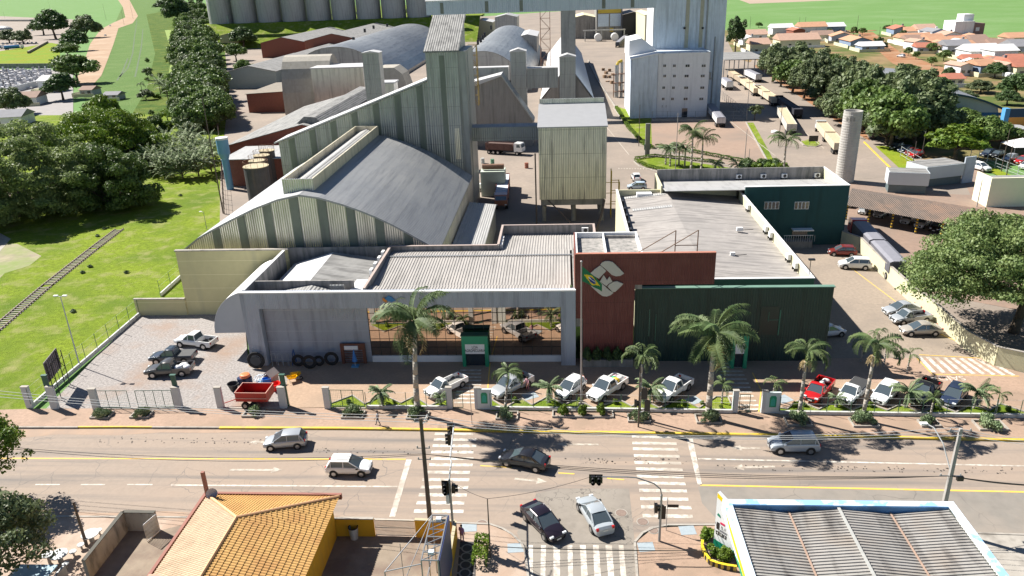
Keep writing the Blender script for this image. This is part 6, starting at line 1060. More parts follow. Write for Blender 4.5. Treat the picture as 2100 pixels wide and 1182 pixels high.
    for x in T['wx']:
        for s_ in (-1, 1):
            y1 = s_*(W/2+.012); y0 = s_*(W/2-.2); wq = MB(); wq.tube((x, y0, r_), (x, y1, r_), r_, r_, 18); wq.tube((x, s_*(W/2-.1), r_+.02), (x, s_*(W/2+.004), r_+.02), r_+.07, r_+.07, 18)
            wh = wq.build('wheel', tyrem, t); rq = MB(); rq.tube((x, s_*(W/2-.02), r_), (x, y1+s_*.012, r_), r_*.62, r_*.62, 12)
            rq.build('rim', rimm, wh)
    return t
def car(kind, col, F_, B_, label, opts=(), group=None, off=0, z=0):
    """F_, B_: photo pixels of the ground under the nose and under the tail"""
    f = g(*F_, z); b = g(*B_, z); rz = atan2(f[1]-b[1], f[0]-b[0]); loc = ((f[0]+b[0])/2, (f[1]+b[1])/2, z); key = (kind, col, opts)
    if key in CARS: t = dup(CARS[key], loc, rz, label, group)
    else:
        t = make_car(kind, col, label, opts); t.location = loc; t.rotation_euler = (0, 0, rz); CARS[key] = t
        if group: t['group'] = group
    t['label'] = label
    if group: t['group'] = group
    elif 'group' in t: del t['group']
    return t
RZ = -.12
# street
t = car('hatch', SILVER, (546, 917), (628, 911), 'silver hatchback driving left on the far lane with its rear window dark', z=RZ)
t = car('hatch', WHITE, (758, 968), (678, 967), 'white compact hatchback driving right left of the stop line', ('bm',), z=RZ)
t = car('sedan', BLACK, (1032, 944), (1120, 962), 'black sedan crossing the palm shadow in the junction', z=RZ)
t = car('suv', (.36, .40, .45), (1583, 922), (1668, 922), 'silver blue hatchback with roof rails driving in front of the palms', z=RZ)
t = car('sedan', (.018, .012, .02), (1143, 1110), (1086, 1052), 'black sedan with roof bars heading into the side street', ('rails',), z=RZ)
t = car('sedan', (.44, .48, .51), (1202, 1038), (1237, 1095), 'silver sedan leaving the side street with red taillights', ('bm',), z=RZ)
# front lot, left of the gate
t = car('pickup1', WHITE, (880, 818), (948, 785), 'white single cab pickup with an open empty bed', ('light',))
t = car('pickup', SILVER, (1018, 818), (1078, 786), 'silver pickup with a person standing behind it')
t = car('hatch', WHITE, (1147, 822), (1192, 790), 'white hatchback parked left of the flagpole')
t = car('pickup', WHITE, (1215, 826), (1272, 788), 'white double cab pickup with colourful bags in the bed')
pk_loaded = t
t = car('pickup', WHITE, (1352, 828), (1405, 790), 'white double cab pickup right of the slim arching palm', ('light',))
t = car('pickup1', RED, (1662, 828), (1692, 793), 'bright red small pickup with junk in the bed', ())
pk_red = t
t = car('pickup1', WHITE, (1730, 832), (1765, 797), 'white small pickup with a dark soft bed cover', ('cover',))
t = car('hatch', (.8, .8, .8), (1797, 833), (1830, 800), 'white car in the right front lot between palm and spiky palm')
t = car('pickup', BLACK, (1868, 838), (1912, 795), 'black pickup with open bed in the right front lot')
t = car('hatch', NAVY, (1940, 838), (1968, 806), 'dark blue hatchback at the right end of the front lot')
# left gravel lot
t = car('pickup', WHITE, (364, 705), (443, 713), 'white double cab pickup on the gravel lot beside the curved awning')
t = car('pickup', (.05, .06, .08), (318, 742), (395, 740), 'dark pickup with a glossy roof in the middle of the gravel lot', ('sunroof', 'cover'))
t = car('pickup', GRAPH, (304, 770), (395, 765), 'graphite pickup with a white loaded bed on the gravel lot')
pk_grey = t
# right lot
t = car('hatch', MAROON, (1700, 522), (1752, 524), 'maroon hatchback beside the yellow wall at the green building')
t = car('suv', WHITE, (1725, 549), (1778, 551), 'white hatchback in front of the yellow wall below the maroon car')
t = car('sedan', SILVER, (1822, 645), (1872, 640), 'silver sedan topmost of the three by the big tree', ('bm',))
t = car('pickup1', SILVER, (1832, 664), (1898, 656), 'silver small pickup in the middle of the three by the big tree')
t = car('sedan', (.45, .41, .36), (1852, 685), (1920, 684), 'champagne sedan lowest of the three by the big tree', ('bm',))
t = car('hatch', (.6, .62, .65), (1714, 686), (1680, 690), 'silver hatchback nose peeking out behind the green facade')
t = car('hatch', WHITE, (1300, 362), (1308, 376), 'white car in the yard beside the cream wall'); t = car('hatch', (.45, .55, .65), (1290, 388), (1322, 388), 'light blue car parked nearest the cream hall wall')
for i, (f_, b_, c, lb) in enumerate([((1737, 428), (1747, 416), GREY, 'grey car deep in the left end of the tile roofed carport'), ((1765, 443), (1785, 430), SILVER, 'silver car first from the left in the carport'), ((1795, 450), (1818, 437), SILVER, 'silver car second from the left in the carport'),
     ((1850, 463), (1875, 450), WHITE, 'white car left of the striped carport post'), ((1880, 471), (1902, 458), WHITE, 'white car right of the striped carport post'), ((1912, 479), (1935, 466), BLACK, 'dark car at the right of the carport')]): car('hatch', c, f_, b_, lb, group='cars under the tile roofed carport')
car('suv', WHITE, (2022, 352), (1996, 346), 'white estate car on the road by the gatehouses'); car('hatch', WHITE, (1842, 117), (1853, 118), 'white car on the red town street'); 
for i, (px, py, c, lb) in enumerate([(1850, 285, SILVER, 'silver car under the trees behind the avenue end'), (1835, 278, NAVY, 'navy car left of the silver one under the trees'), (1838, 305, BLACK, 'black car by the pipe fence'), (1855, 312, NAVY, 'dark blue car by the pipe fence'), (1868, 318, MAROON, 'red brown car by the pipe fence'), (1878, 322, RED, 'red car at the end of the pipe fence row'), (2095, 335, RED, 'orange red car at the right edge lot'), (2105, 345, WHITE, 'white car at the right edge below the red one'), (2070, 330, SILVER, 'silver car beside the white tent at the right edge'), (2025, 320, NAVY, 'dark car in shade behind the right edge lot'), (2045, 322, BLACK, 'black car in shade behind the right edge lot')]):
    car('hatch', c, (px-8, py+2), (px+8, py-2), lb, group='cars parked beyond the pipe fence')
for i in range(9): car('hatch', [NAVY, BLACK, GREY, WHITE][i % 4], (6+i*8.5, 93-.2*i), (7+i*8.5, 90-.2*i), ordn[i]+' car from the left in the row behind the tanker trucks', group='cars in the row behind the tanker trucks')
for px, py, lb in [(226, 54, 'far white car on the dirt road'), (216, 74, 'near white car on the dirt road'), (127, 89, 'pale car under the dark trees by the yellow lawn'), (66, 64, 'dark car in the parking by the pale shed'), (80, 62, 'silver car in the parking by the pale shed')]: car('hatch', WHITE, (px-5, py+1), (px+5, py-1), lb)
# --- trucks ---
tarp = mk('cargo_wood', (.42, .34, .24), var=.2, scale=1.5, grid=(1.2, 0, 0, .08, (.2, .17, .13))); chm = mk('chassis', (.03, .03, .032), rough=.7); grain = mk('load', (.50, .40, .26), var=.15, scale=2)
def truck(F_, B_, cabc, bodies, label, cab=True, h=2.6, bodyc=(.50, .43, .33), loadc=grain, top='open', cat='truck', wid=2.5):
    f = g(*F_); b_ = g(*B_); rz = atan2(f[1]-b_[1], f[0]-b_[0]); Ln = hypot(f[0]-b_[0], f[1]-b_[1]); t = thing('truck' if cab else 'trailer', label, cat if cab else 'trailer', ((f[0]+b_[0])/2, (f[1]+b_[1])/2, 0), rz)
    x = Ln/2; w_ = wid/2
    if cab:
        q = MB(); q.prism([(x-2.1, .9), (x-.05, .9), (x, 1.2), (x-.08, 1.9), (x-.35, 2.9), (x-2.1, 3.0)], -w_+.05, w_-.05, 'y'); c = q.build('cab', paint(cabc), t, bevel=.08)
        q = MB(); q.add([(x-.055, -w_+.2, 1.95), (x-.055, w_-.2, 1.95), (x-.33, w_-.25, 2.8), (x-.33, -w_+.25, 2.8)], [(0, 1, 2, 3)]); q.build('windscreen', glassm, t)
        for s_ in (-1, 1): q = MB(); q.add([(x-.4, s_*(w_-.04), 1.95), (x-1.4, s_*(w_-.04), 1.95), (x-1.4, s_*(w_-.04), 2.7), (x-.6, s_*(w_-.04), 2.7)], [(0, 1, 2, 3)]); q.build('side_window', glassm, t); q = MB(); q.box(x-.02, x+.03, s_*w_*.7-.2, s_*w_*.7+.2, 1.0, 1.2); q.build('headlight', headm, t)
        x -= 2.5
    n = bodies; gap = .5; lb_ = (x+Ln/2-gap*(n-1))/n; bm = mk('body_%d_%d_%d' % tuple(int(k*99) for k in bodyc), bodyc, var=.12, scale=1.5, streak=tuple(k*.6 for k in bodyc), sts=1.5, corr=('X', .6, .03))
    for i in range(n):
        x1 = x-i*(lb_+gap); x0 = x1-lb_; q = MB(); z0 = 1.15; z1 = z0+h-1.0
        if top == 'open':
            q.box(x0, x1, -w_, -w_+.08, z0, z1); q.box(x0, x1, w_-.08, w_, z0, z1); q.box(x0, x0+.08, -w_+.08, w_-.08, z0, z1); q.box(x1-.08, x1, -w_+.08, w_-.08, z0, z1); q.box(x0+.08, x1-.08, -w_+.08, w_-.08, z0, z0+.1)
            q.build('cargo_box', bm, t); q = MB(); q.box(x0+.09, x1-.09, -w_+.09, w_-.09, z0+.11, z1-.18); q.build('load', loadc, t)
        else:
            q.box(x0, x1, -w_, w_, z0, z1+.3); q.build('cargo_box', bm, t, bevel=.06); q = MB(); q.prism([(-w_, z1+.31), (w_, z1+.31), (w_*.6, z1+.5), (-w_*.6, z1+.5)], x0, x1, 'x'); q.build('roof_tarp', mk('tarp_grey', (.22, .22, .25), rough=.7, var=.1), t)
        q = MB(); q.box(x0-.2, x1+.2, -.45, .45, .75, 1.1); q.build('chassis', chm, t)
    q = MB(); ws = [-Ln/2+.9, -Ln/2+2.1, -Ln/2+3.3] if Ln > 9 else [-Ln/2+1.0]
    if cab: ws += [Ln/2-1.3]
    if Ln > 12: ws += [0, 1.2]
    for xx in ws:
        for s_ in (-1, 1):
            q = MB(); q.tube((xx, s_*(w_-.5), .5), (xx, s_*w_, .5), .5, .5, 14); wh = q.build('wheel', tyrem, t); q = MB(); q.tube((xx, s_*(w_-.1), .5), (xx, s_*(w_+.02), .5), .26, .26, 10); q.build('rim', rimm, wh)
    return t
WD = (.55, .46, .34)
truck((1680, 268), (1720, 318), WHITE, 2, 'white cabbed grain truck with two timber boxes nearest the tower', bodyc=WD)
truck((1600, 238), (1622, 278), WHITE, 1, 'lone pale tipper trailer at the edge of the tower shadow', cab=False, bodyc=(.5, .47, .42), h=2.8)
truck((1594, 214), (1636, 244), BLACK, 1, 'black truck standing in the shadow of the white tower', bodyc=(.03, .03, .04), loadc=mk('dark_load', (.04, .04, .05)))
truck((1550, 190), (1590, 219), WHITE, 2, 'timber boxed truck and trailer third in the queue', bodyc=WD); truck((1519, 172), (1552, 198), WHITE, 2, 'timber boxed truck and trailer second in the queue', bodyc=WD); truck((1496, 158), (1524, 176), GREY, 2, 'timber boxed truck at the front of the queue under the shelter', bodyc=(.35, .28, .2))
truck((1530, 158), (1555, 170), WHITE, 1, 'white tarped truck beside the front of the queue', bodyc=(.7, .7, .7), top='closed'); truck((1482, 175), (1496, 186), WHITE, 1, 'short white box truck at the white tower edge', bodyc=(.7, .7, .68), top='closed')
truck((1296, 70), (1266, 98), BLACK, 1, 'long dark covered trailer truck on the far yard', bodyc=(.08, .09, .1), top='closed')
truck((1074, 318), (1000, 314), WHITE, 1, 'dump truck with a rusty bed and white cab under the gallery', bodyc=(.12, .06, .05), loadc=mk('rust_load', (.10, .06, .05)))
truck((1028, 432), (1034, 382), (.30, .12, .08), 1, 'loaded truck with white and blue bags in the inner yard', bodyc=(.25, .09, .07), loadc=mk('bag_load', (.5, .55, .62), var=.3, scale=1.2))
truck((1751, 480), (1838, 578), (.55, .02, .03), 2, 'red cabbed truck pulling two covered trailers behind the yellow wall', bodyc=(.11, .11, .13), top='closed', h=2.3, wid=2.4)
truck((1456, 232), (1478, 262), WHITE, 1, 'small white tank wagon by the tower foot', cab=False, bodyc=(.6, .6, .6), top='closed', h=2.2)
for f_, b_, lb in [((50, 100), (8, 103), 'right blue striped tanker truck on the left parking'), ((8, 100), (-30, 104), 'left blue striped tanker truck cut by the edge')]:
    f = g(*f_); b_ = g(*b_); rz = atan2(f[1]-b_[1], f[0]-b_[0]); Ln = hypot(f[0]-b_[0], f[1]-b_[1]); t = thing('tanker_truck', lb, 'truck', ((f[0]+b_[0])/2, (f[1]+b_[1])/2, 0), rz); q = MB(); q.tube((-Ln/2, 0, 2.2), (Ln/2-3, 0, 2.2), 1.15, 1.15, 16); q.build('tank', mk('tank_white', (.75, .76, .78), rough=.3), t, smooth=False); q = MB(); q.tube((-Ln/2+.5, 0, 2.2), (Ln/2-3.5, 0, 2.2), 1.165, 1.165, 16); q.build('stripe', mk('tank_blue', (.06, .25, .55), rough=.3), t)
    q = MB(); q.box(Ln/2-2.6, Ln/2, -1.2, 1.2, .8, 3.0); q.build('cab', paint(WHITE), t, bevel=.1); q = MB(); q.box(-Ln/2, Ln/2-.5, -.5, .5, .6, 1.05); q.build('chassis', chm, t)
    for xx in (-Ln/2+1.5, -Ln/2+3, Ln/2-1.5):
        for s_ in (-1, 1): q = MB(); q.tube((xx, s_*.8, .5), (xx, s_*1.25, .5), .5, .5, 12); q.build('wheel', tyrem, t)
# ---------------- fences, poles, signals ----------------
greenst = mk('fence_green', (.03, .10, .07), rough=.5, var=.05); pillar = mk('pillar_pale', (.50, .53, .54), rough=.8, var=.06); polec = mk('pole_concrete', (.33, .31, .29), rough=.85, var=.12); blk = mk('signal_black', (.01, .01, .011), rough=.4, var=0); wirem = mk('wire', (.02, .02, .02), var=0); wirew = mk('wire_pale', (.45, .46, .46), var=0); poled = mk('pole_dark', (.11, .085, .07), rough=.85, var=.15)
def pillars(lst, H=2.35):
    for i, (px, py, w_, d_, h, lb) in enumerate(lst):
        x, y = g(px, py); o = thing('gate_pillar', lb, 'pillar', (x, y+d_/2, 0), 0, 'pale pillars along the front fence'); b = MB(); b.box(-w_/2, w_/2, -d_/2, d_/2, 0, h); b.build('shaft', pillar, o, bevel=.02); b = MB(); b.box(-w_/2-.03, w_/2+.03, -d_/2-.03, d_/2+.03, h, h+.06); b.build('cap', conc, o)
pillars([(61, 838, .75, .35, 2.5, 'leftmost pale pillar at the lawn corner'), (112, 840, .8, .35, 2.6, 'pale pillar just left of the sliding gate opening'), (197, 841, .75, .35, 2.4, 'pale pillar at the left end of the green sliding gate'), (366, 838, .8, .35, 2.4, 'pale pillar at the right end of the green sliding gate'), (452, 838, .7, .35, 2.4, 'pale pillar left of the red trailer'), (581, 838, .75, .35, 2.4, 'pale pillar right of the red trailer'),
         (672, 839, .65, .35, 2.4, 'pale pillar at the left end of the store front fence'), (922, 839, .6, .35, 2.4, 'narrow pale pillar left of the zebra walkway gate'), (980, 840, .6, .35, 2.4, 'narrow pale pillar joined to the left green plaque'), (1507, 847, .55, .35, 2.4, 'narrow pale pillar left of the right pedestrian gate'), (1566, 848, .5, .35, 2.4, 'narrow pale pillar joined to the right green plaque')])
for px, py, lb in [(994, 841, 'left pale sign panel with an oval green plaque by the store gate'), (1583, 849, 'right pale sign panel with a green plaque by the right gate')]:
    x, y = g(px, py); t = thing('sign_panel', lb, 'sign', (x, y+.2, 0)); b = MB(); b.box(-.68, .75, -.12, .12, 0, 2.3); b.build('panel', mk('panel_pale', (.55, .62, .62), rough=.7, var=.03), t, bevel=.02); b = MB(); b.prism([(-.33, .7), (.33, .7), (.33, 1.75), (.2, 1.95), (-.2, 1.95), (-.33, 1.75)], -.14, -.121, 'y'); b.build('plaque', green2, t); b = MB()
    b.prism([(-.2, .85), (.2, .85), (.2, 1.5), (0, 1.75), (-.2, 1.5)], -.15, -.141, 'y'); b.build('plaque_mark', mk('plaque_mark', (.05, .4, .3)), t)
def gatepanel(p, q, h, label, nv=5, hz=2):
    a, c = g(*p), g(*q); d = hypot(c[0]-a[0], c[1]-a[1]); t = thing('mesh_gate', label, 'gate', (*a, 0), atan2(c[1]-a[1], c[0]-a[0])); b = MB(); r_ = .035
    for k in range(nv+1): b.tube((d*k/nv, 0, .1), (d*k/nv, 0, h), r_, r_, 5)
    b.tube((0, 0, h), (d, 0, h), r_, r_, 5); b.tube((0, 0, .12), (d, 0, .12), r_*1.4, r_*1.4, 5); b.build('frame', greenst, t)
    b = MB(); n = int(d/.18)
    for k in range(n): b.tube((d*k/n, .02, .12), (d*k/n, .02, h), .006, .006, 3)
    for k in range(8): z = .2+k*(h-.2)/8; b.tube((0, .02, z), (d, .02, z), .006, .006, 3)
    b.build('mesh', greenst, t); return t
gatepanel((204, 838), (268, 838), 2.1, 'left half of the green sliding gate', 3); gatepanel((285, 838), (358, 837), 2.1, 'right half of the green sliding gate', 4); gatepanel((681, 835), (748, 836), 2.0, 'green mesh gate leaf at the left of the store fence', 3)
gatepanel((1515, 846), (1536, 846), 2.0, 'open green pedestrian gate leaf at the right walkway', 1); gatepanel((930, 838), (950, 838), 1.9, 'open green pedestrian gate leaf at the zebra walkway', 1)
for px, py, lb in [(93, 797, 'left'), (355, 800, 'middle'), (577, 802, 'right')]:
    x, y = g(px+5, 841); t = thing('gate_motor_post', lb+' dark green flat post rising behind a gate pillar', 'post', (x+.1, y+.8, 0)); b = MB(); b.prism([(-.22, 0), (.22, 0), (.15, 3.6), (-.3, 3.6)], -.12, .12, 'y'); b.build('post', greenst, t); b = MB(); b.box(-.35, .25, -.16, .16, 3.6, 3.7); b.build('cap', greenst, t)
# low walls with posts
def fence(label, pts, gaps, h=1.9, step=2.05, base=.35, rails=3, startoff=0):
    P = [g(*p) for p in pts]; t = thing('fence', label, 'fence', (*P[0], 0)); b = MB()
    for p, q in zip(P, P[1:]): b.wall(p, q, .2, 0, base)
    b.build('base_wall', mk('base_wall_pale', (.58, .58, .56), rough=.8, var=.08, streak=(.35, .33, .3)), t, world=True); w_ = MB(); pm_ = MB()
    for p, q in zip(P, P[1:]):
        d = hypot(q[0]-p[0], q[1]-p[1]); n = max(1, int(d/step))
        for k in range(n+1):
            x, y = p[0]+(q[0]-p[0])*k/n, p[1]+(q[1]-p[1])*k/n; c = MB(); c.tube((x, y, base), (x, y, h), .035, .035, 5); c.build('post', greenst, t, world=True)
        for k in range(rails): z = base+.1+(h-base-.15)*k/(rails-1); w_.tube((*p, z), (*q, z), .009, .009, 3)
    w_.build('wires', wirew, t, world=True); return t
fence('low wall fence with thin posts in front of the left flower verge', [(752, 838), (917, 839)], None); fence('low wall fence in front of the middle row of parked cars', [(1006, 840), (1502, 847)], None); fence('low wall fence in front of the right row of parked cars', [(1598, 849), (2140, 857)], None)
fence('slanting low wall fence between the lawn and the gravel lot', [(66, 838), (287, 648)], None, h=2.4, step=2.55, base=.5); fence('fence piece climbing behind the short yellow wall', [(330, 608), (371, 571)], None, h=2.4, step=2.6, base=.5)
b = MB(); 
for p, q in (((205, 839), (358, 838)), ((458, 838), (574, 838)), ((681, 838), (750, 838))): b.wall(g(*p), g(*q), .2, .0, .08)
b.build('gate_rail', conc, kind='structure')
# railway
t = thing('railway_track', 'narrow railway track with sleepers crossing the lawn', 'railway', (*ra[0], 0)); b = MB(); c = MB(); rr2 = []
for p, q in zip(ra, ra[1:]):
    d = hypot(q[0]-p[0], q[1]-p[1]); nx, ny = -(q[1]-p[1])/d, (q[0]-p[0])/d
    for s_ in (-.72, .72): b.wall((p[0]+nx*s_, p[1]+ny*s_), (q[0]+nx*s_, q[1]+ny*s_), .12, .0, .14)
    for k in range(int(d/.75)): u = k*.75/d; x, y = p[0]+(q[0]-p[0])*u, p[1]+(q[1]-p[1])*u; c.obox((x, y, -.04), 2.0, .22, .1, atan2(ny, nx))
b.build('rail', mk('rail_steel', (.16, .11, .085), rough=.7), t, world=True); c.build('sleeper', mk('sleeper', (.28, .25, .22), var=.2), t, world=True)
# billboard in the left corner
A = Vector((*g(104, 800), 0)); B = Vector((*g(134, 790), 0)); d = (B-A); A = Vector((*g(113, 820), 0)); B = Vector((*g(133, 792), 0)); L_ = (B-A).length+.5; d = (B-A).normalized(); t = thing('billboard', 'grey billboard seen from behind on two lattice legs at the lawn corner', 'billboard', tuple(A)); b = MB()
for k in (0, 1):
    b = MB(); o = A+d*(.3+k*(L_-.6)); n = Vector((d.y, -d.x, 0))*.5
    for s_ in (0, 1): b.tube(tuple(o+n*s_), tuple(o+n*s_+Vector((0, 0, 4.3))), .05, .05, 5)
    for m in range(5): b.tube(tuple(o+n*(m % 2)+Vector((0, 0, m*.75))), tuple(o+n*((m+1) % 2)+Vector((0, 0, m*.75+.75))), .03, .03, 4)
    b.build('lattice_leg', blackp, t, world=True)
b = MB(); o1, o2 = A-d*.1, A+d*(L_+.1); b.wall((o1.x-.12, o1.y+.05), (o2.x-.12, o2.y+.05), .06, 2.1, 4.4); b.build('board', mk('board_grey', (.22, .19, .20), var=.1), t, world=True); b = MB()
for m in range(9): o = A+d*(m*L_/8); b.tube((o.x, o.y, 2.1), (o.x, o.y, 4.4), .03, .03, 4)
b.tube((A.x, A.y, 3.5), (o2.x, o2.y, 3.5), .03, .03, 4); b.build('batten', blackp, t, world=True)
# lamp pole on the gravel lot edge
def lamp_pole(bx, by, tx, ty, label, r_=.09, heads=1, mat=steelm):
    x, y = g(bx, by); h = ht(bx, by, tx, ty); t = thing('lamp_pole', label, 'lamp pole', (x, y, 0)); b = MB(); b.tube((0, 0, 0), (0, 0, h), r_, r_*.6, 8); b.build('pole', mat, t)
    for k in range(heads): b = MB(); s_ = 1 if k else -1; b.tube((0, 0, h-.05), (s_*.5, 0, h+.05), .03, .03, 5); b.box(min(s_*.3, s_*.75), max(s_*.3, s_*.75), -.15, .15, h, h+.12); b.build('lamp_head', trimw, t)
    return t
lamp_pole(164, 752, 123, 608, 'tall pale lamp pole at the edge of the gravel lot', .08, 2, mk('pole_pale', (.5, .5, .5))); lamp_pole(424, 470, 415, 435, 'short lamp post on the lawn beside the arched warehouse', .06, 1)
for bx, by, tx, ty, lb in [(1385, 350, 1391, 232, 'thin pole right of the island palm cluster'), (1310, 300, 1313, 215, 'dark thin pole beside the sloping hedge'), (1527, 330, 1533, 265, 'pole at the middle of the truck yard edge'), (1535, 335, 1545, 305, 'short pole in the planted clump'), (1596, 300, 1597, 215, 'dark tall pole between the trailer and the palm'), (1531, 245, 1535, 160, 'thin pole beside the truck queue'), (1866, 372, 1881, 290, 'dark pole before the round bright tree'), (1890, 320, 1897, 270, 'pole with crossbars behind the pole by the gatehouses'), (2053, 352, 2067, 265, 'left tall dark pole at the right lot'), (2063, 365, 2080, 285, 'right tall dark pole at the right lot'), (2003, 425, 2015, 370, 'pole beside the carport end'), (2000, 425, 2012, 372, 'x')][:11]: lamp_pole(bx, by, tx, ty, lb, .1, 0, poled if 'dark' in lb else polec)
x, y = g(1327, 320); t = thing('concrete_pylon', 'thick grey concrete pylon at the tip of the palm island', 'pylon', (x, y, 0)); b = MB(); b.box(-.55, .55, -.3, .3, 0, ht(1327, 330, 1327, 262)); b.build('shaft', concd, t); b = MB(); b.box(-.75, -.56, -.2, .2, 1.5, 2.8); b.box(.56, .75, -.2, .2, 1.5, 2.8); b.build('speaker', greenst, t)
lamp_pole(458, 438, 441, 200, 'tall wooden pole at the factory fence above the lawn', .14, 0, poled)
for bx, by, tx, ty in [(255, 52, 248, 22), (273, 38, 270, 5), (218, 42, 212, 8), (103, 20, 98, 0), (10, 38, 4, 24), (1538, 58, 1540, 34), (1638, 60, 1641, 35), (1651, 52, 1653, 35), (1757, 62, 1759, 32), (1802, 80, 1804, 55), (1827, 66, 1831, 40), (1967, 66, 1970, 40), (1880, 100, 1883, 78), (1970, 78, 1973, 60), (15, 200, 8, 128), (30, 205, 22, 135)]:
    lamp_pole(bx, by, tx, ty, 'thin distant utility pole '+('left of the dirt road' if bx < 240 else 'beside the dirt road' if bx < 300 else 'behind the town houses')+', '+ow(1+[255, 273, 218, 103, 10, 1538, 1638, 1651, 1757, 1802, 1827, 1967, 1880, 1970, 15, 30].index(bx))+' surveyed', .14, 0, poled)['group'] = 'distant utility poles'
# pole 1: round concrete pole at the yellow wall
def insul(b, c, ax=(1, 0, 0)): b.ball(c, .06, .06, .09, 6, 4)
x, y = g(884, 1092); h1 = ht(884, 1092, 876, 858); P1 = (x, y, h1); t = thing('utility_pole', 'thick dark utility pole rising behind the yellow wall left of the crossing', 'utility pole', (x, y, 0)); b = MB(); b.tube((0, 0, 0), (0, 0, h1), .2, .13, 10); b.build('pole', poled, t); b = MB()
for z in (h1-.3, h1-2.6, h1-3.6): b.tube((-.5, 0, z), (.5, 0, z), .04, .04, 5); [insul(b, (dx, 0, z+.12)) for dx in (-.45, .45)]
b.build('crossarm', steelm, t); b = MB(); b.path([(0.1, 0, h1-.6), (.25, .5, h1-.35), (.3, 1.0, h1-.3)], .03); b.build('lamp_arm', wirew, t)
x, y = g(1925, 1085); h2 = ht(1925, 1085, 1969, 879); P2 = (x, y, h2); t = thing('utility_pole', 'leaning looking square concrete utility pole behind the fuel canopy', 'utility pole', (x, y, 0)); b = MB(); b.tube((0, 0, 0), (0, 0, h2), .24, .15, 4); b.build('pole', polec, t, bevel=.02); b = MB(); b.path([(-.1, 0, h2-3.6), (-.5, .9, h2-1.9), (-.9, 1.8, h2-1.1), (-1.3, 2.2, h2-1.0)], .045); b.build('lamp_arm', wirew, t); b = MB(); b.box(-1.7, -1.2, 2.1, 2.4, h2-1.08, h2-.95); b.build('lamp_head', trimw, t)
b = MB()
for z in (h2-.2, h2-4.1): b.tube((-.8, 0, z), (.8, 0, z), .04, .04, 5); [insul(b, (dx, 0, z+.12)) for dx in (-.7, .7)]
b.build('crossarm', steelm, t); b = MB(); b.box(.5, .95, -.12, .12, h2-4.5, h2-4.15); b.build('splice_box', blk, t)
# wires
def wires(label, p, q, n=3, sp=.3, sag=.5, r_=.018, mat=wirem, dz=0):
    t = thing('overhead_wires', label, 'wires', tuple(p)); b = MB()
    for k in range(n):
        pts = []
        for i in range(13): u = i/12; pts.append((p[0]+(q[0]-p[0])*u, p[1]+(q[1]-p[1])*u+(k-(n-1)/2)*sp, p[2]+(q[2]-p[2])*u-sag*4*u*(1-u)*(1+.25*k)-dz*k))
        b.path(pts, r_, 4)
    b.build('wire', mat, t, world=True); return t
def wp(px, py, z): x, y = g(px, py, z); return (x, y, z)
wires('pale high wires running along the front pavement to the left', wp(876, 860, 8.6), wp(-80, 800, 8.6), 3, .5, .4, .02, wirew); wires('pale high wires along the pavement towards the right pole', wp(876, 862, 8.6), wp(1968, 885, h2-.2), 3, .5, .8, .018, wirew); wires('pale wires leaving the right pole to the right edge', wp(1968, 884, h2-.2), wp(2200, 905, h2-.2), 3, .5, .3, .018, wirew)
wires('dark cables over the road from the junction pole to the right pole', (P1[0], P1[1], P1[2]-3.0), (P2[0], P2[1], P2[2]-4.0), 3, .18, .7, .022, wirem, .12); wires('dark cables leaving the right pole at mid height', (P2[0], P2[1], P2[2]-4.0), wp(2200, 995, 3.5), 3, .18, .2, .022, wirem, .12); wires('dark cables from the junction pole towards the left over the road', (P1[0], P1[1], P1[2]-3.0), wp(-80, 905, 5), 2, .3, .9, .02, wirem, .3)
wires('low dark cables crossing above the side street crossing', wp(1005, 1119, 4.0), wp(1460, 1127, 4.0), 3, .12, .1, .02, wirem, .1)
# signals
def sig_head(par, c, n=3, side=False, rz=0):
    o = thing('signal_head', 'x', 'x'); del o['label']; del o['category']; o.parent = par; o.location = c; o.rotation_euler = (0, 0, rz)
    b = MB(); b.box(-.17, .17, -.1, .12, -n*.17, n*.17); b.box(-.28, .28, .12, .135, -n*.2, n*.2)
    b.build('housing', blk, o); b = MB()
    for k in range(n): z = -n*.17+.17+k*.34; b.tube((0, -.1, z), (0, -.3, z), .13, .13, 8, caps=False); b.tube((0, -.101, z), (0, -.12, z), .11, .11, 8)
    b.build('visor', blk, o); return o
x, y = g(931, 1108); z0 = ht(931, 1108, 921, 985); t = thing('traffic_light_mast', 'left traffic light mast whose pale arm reaches over the road beside the dark pole', 'traffic light', (x, y, 0)); b = MB(); b.tube((0, 0, 0), (0, 0, z0), .1, .085, 8); b.build('pole', steelm, t)
e = wp(931, 870, z0+.9); b = MB(); pts = [(0, 0, z0), (0.02, .5, z0+.5), (0.05, 1.2, z0+.75)]; ex, ey = e[0]-x, e[1]-y; b.path(pts+[(ex*u, ey*u, z0+.8+.1*u) for u in (.25, .5, .75, 1)], .06, 6); b.build('arm', wirew, t)
sg = [sig_head(t, (ex*.98-.25, ey*.97, z0+.6), 3, rz=-pi/2), sig_head(t, (ex*.8-.3, ey*.75, z0+.5), 3, rz=-pi/2), sig_head(t, (-.35, -.05, z0-.7), 3), sig_head(t, (.3, -.05, z0-.7), 2, rz=pi/2)]
b = MB(); b.box(-.35, -.1, -.1, .1, z0-2.1, z0-1.3); b.build('control_box', trimw, t)
x, y = g(1352, 1110); z0 = ht(1352, 1110, 1354, 1015); t = thing('traffic_light_mast', 'right traffic light mast with a curved arm and a wide double signal', 'traffic light', (x, y, 0)); b = MB(); b.tube((0, 0, 0), (0, 0, z0), .1, .085, 8); b.build('pole', steelm, t)
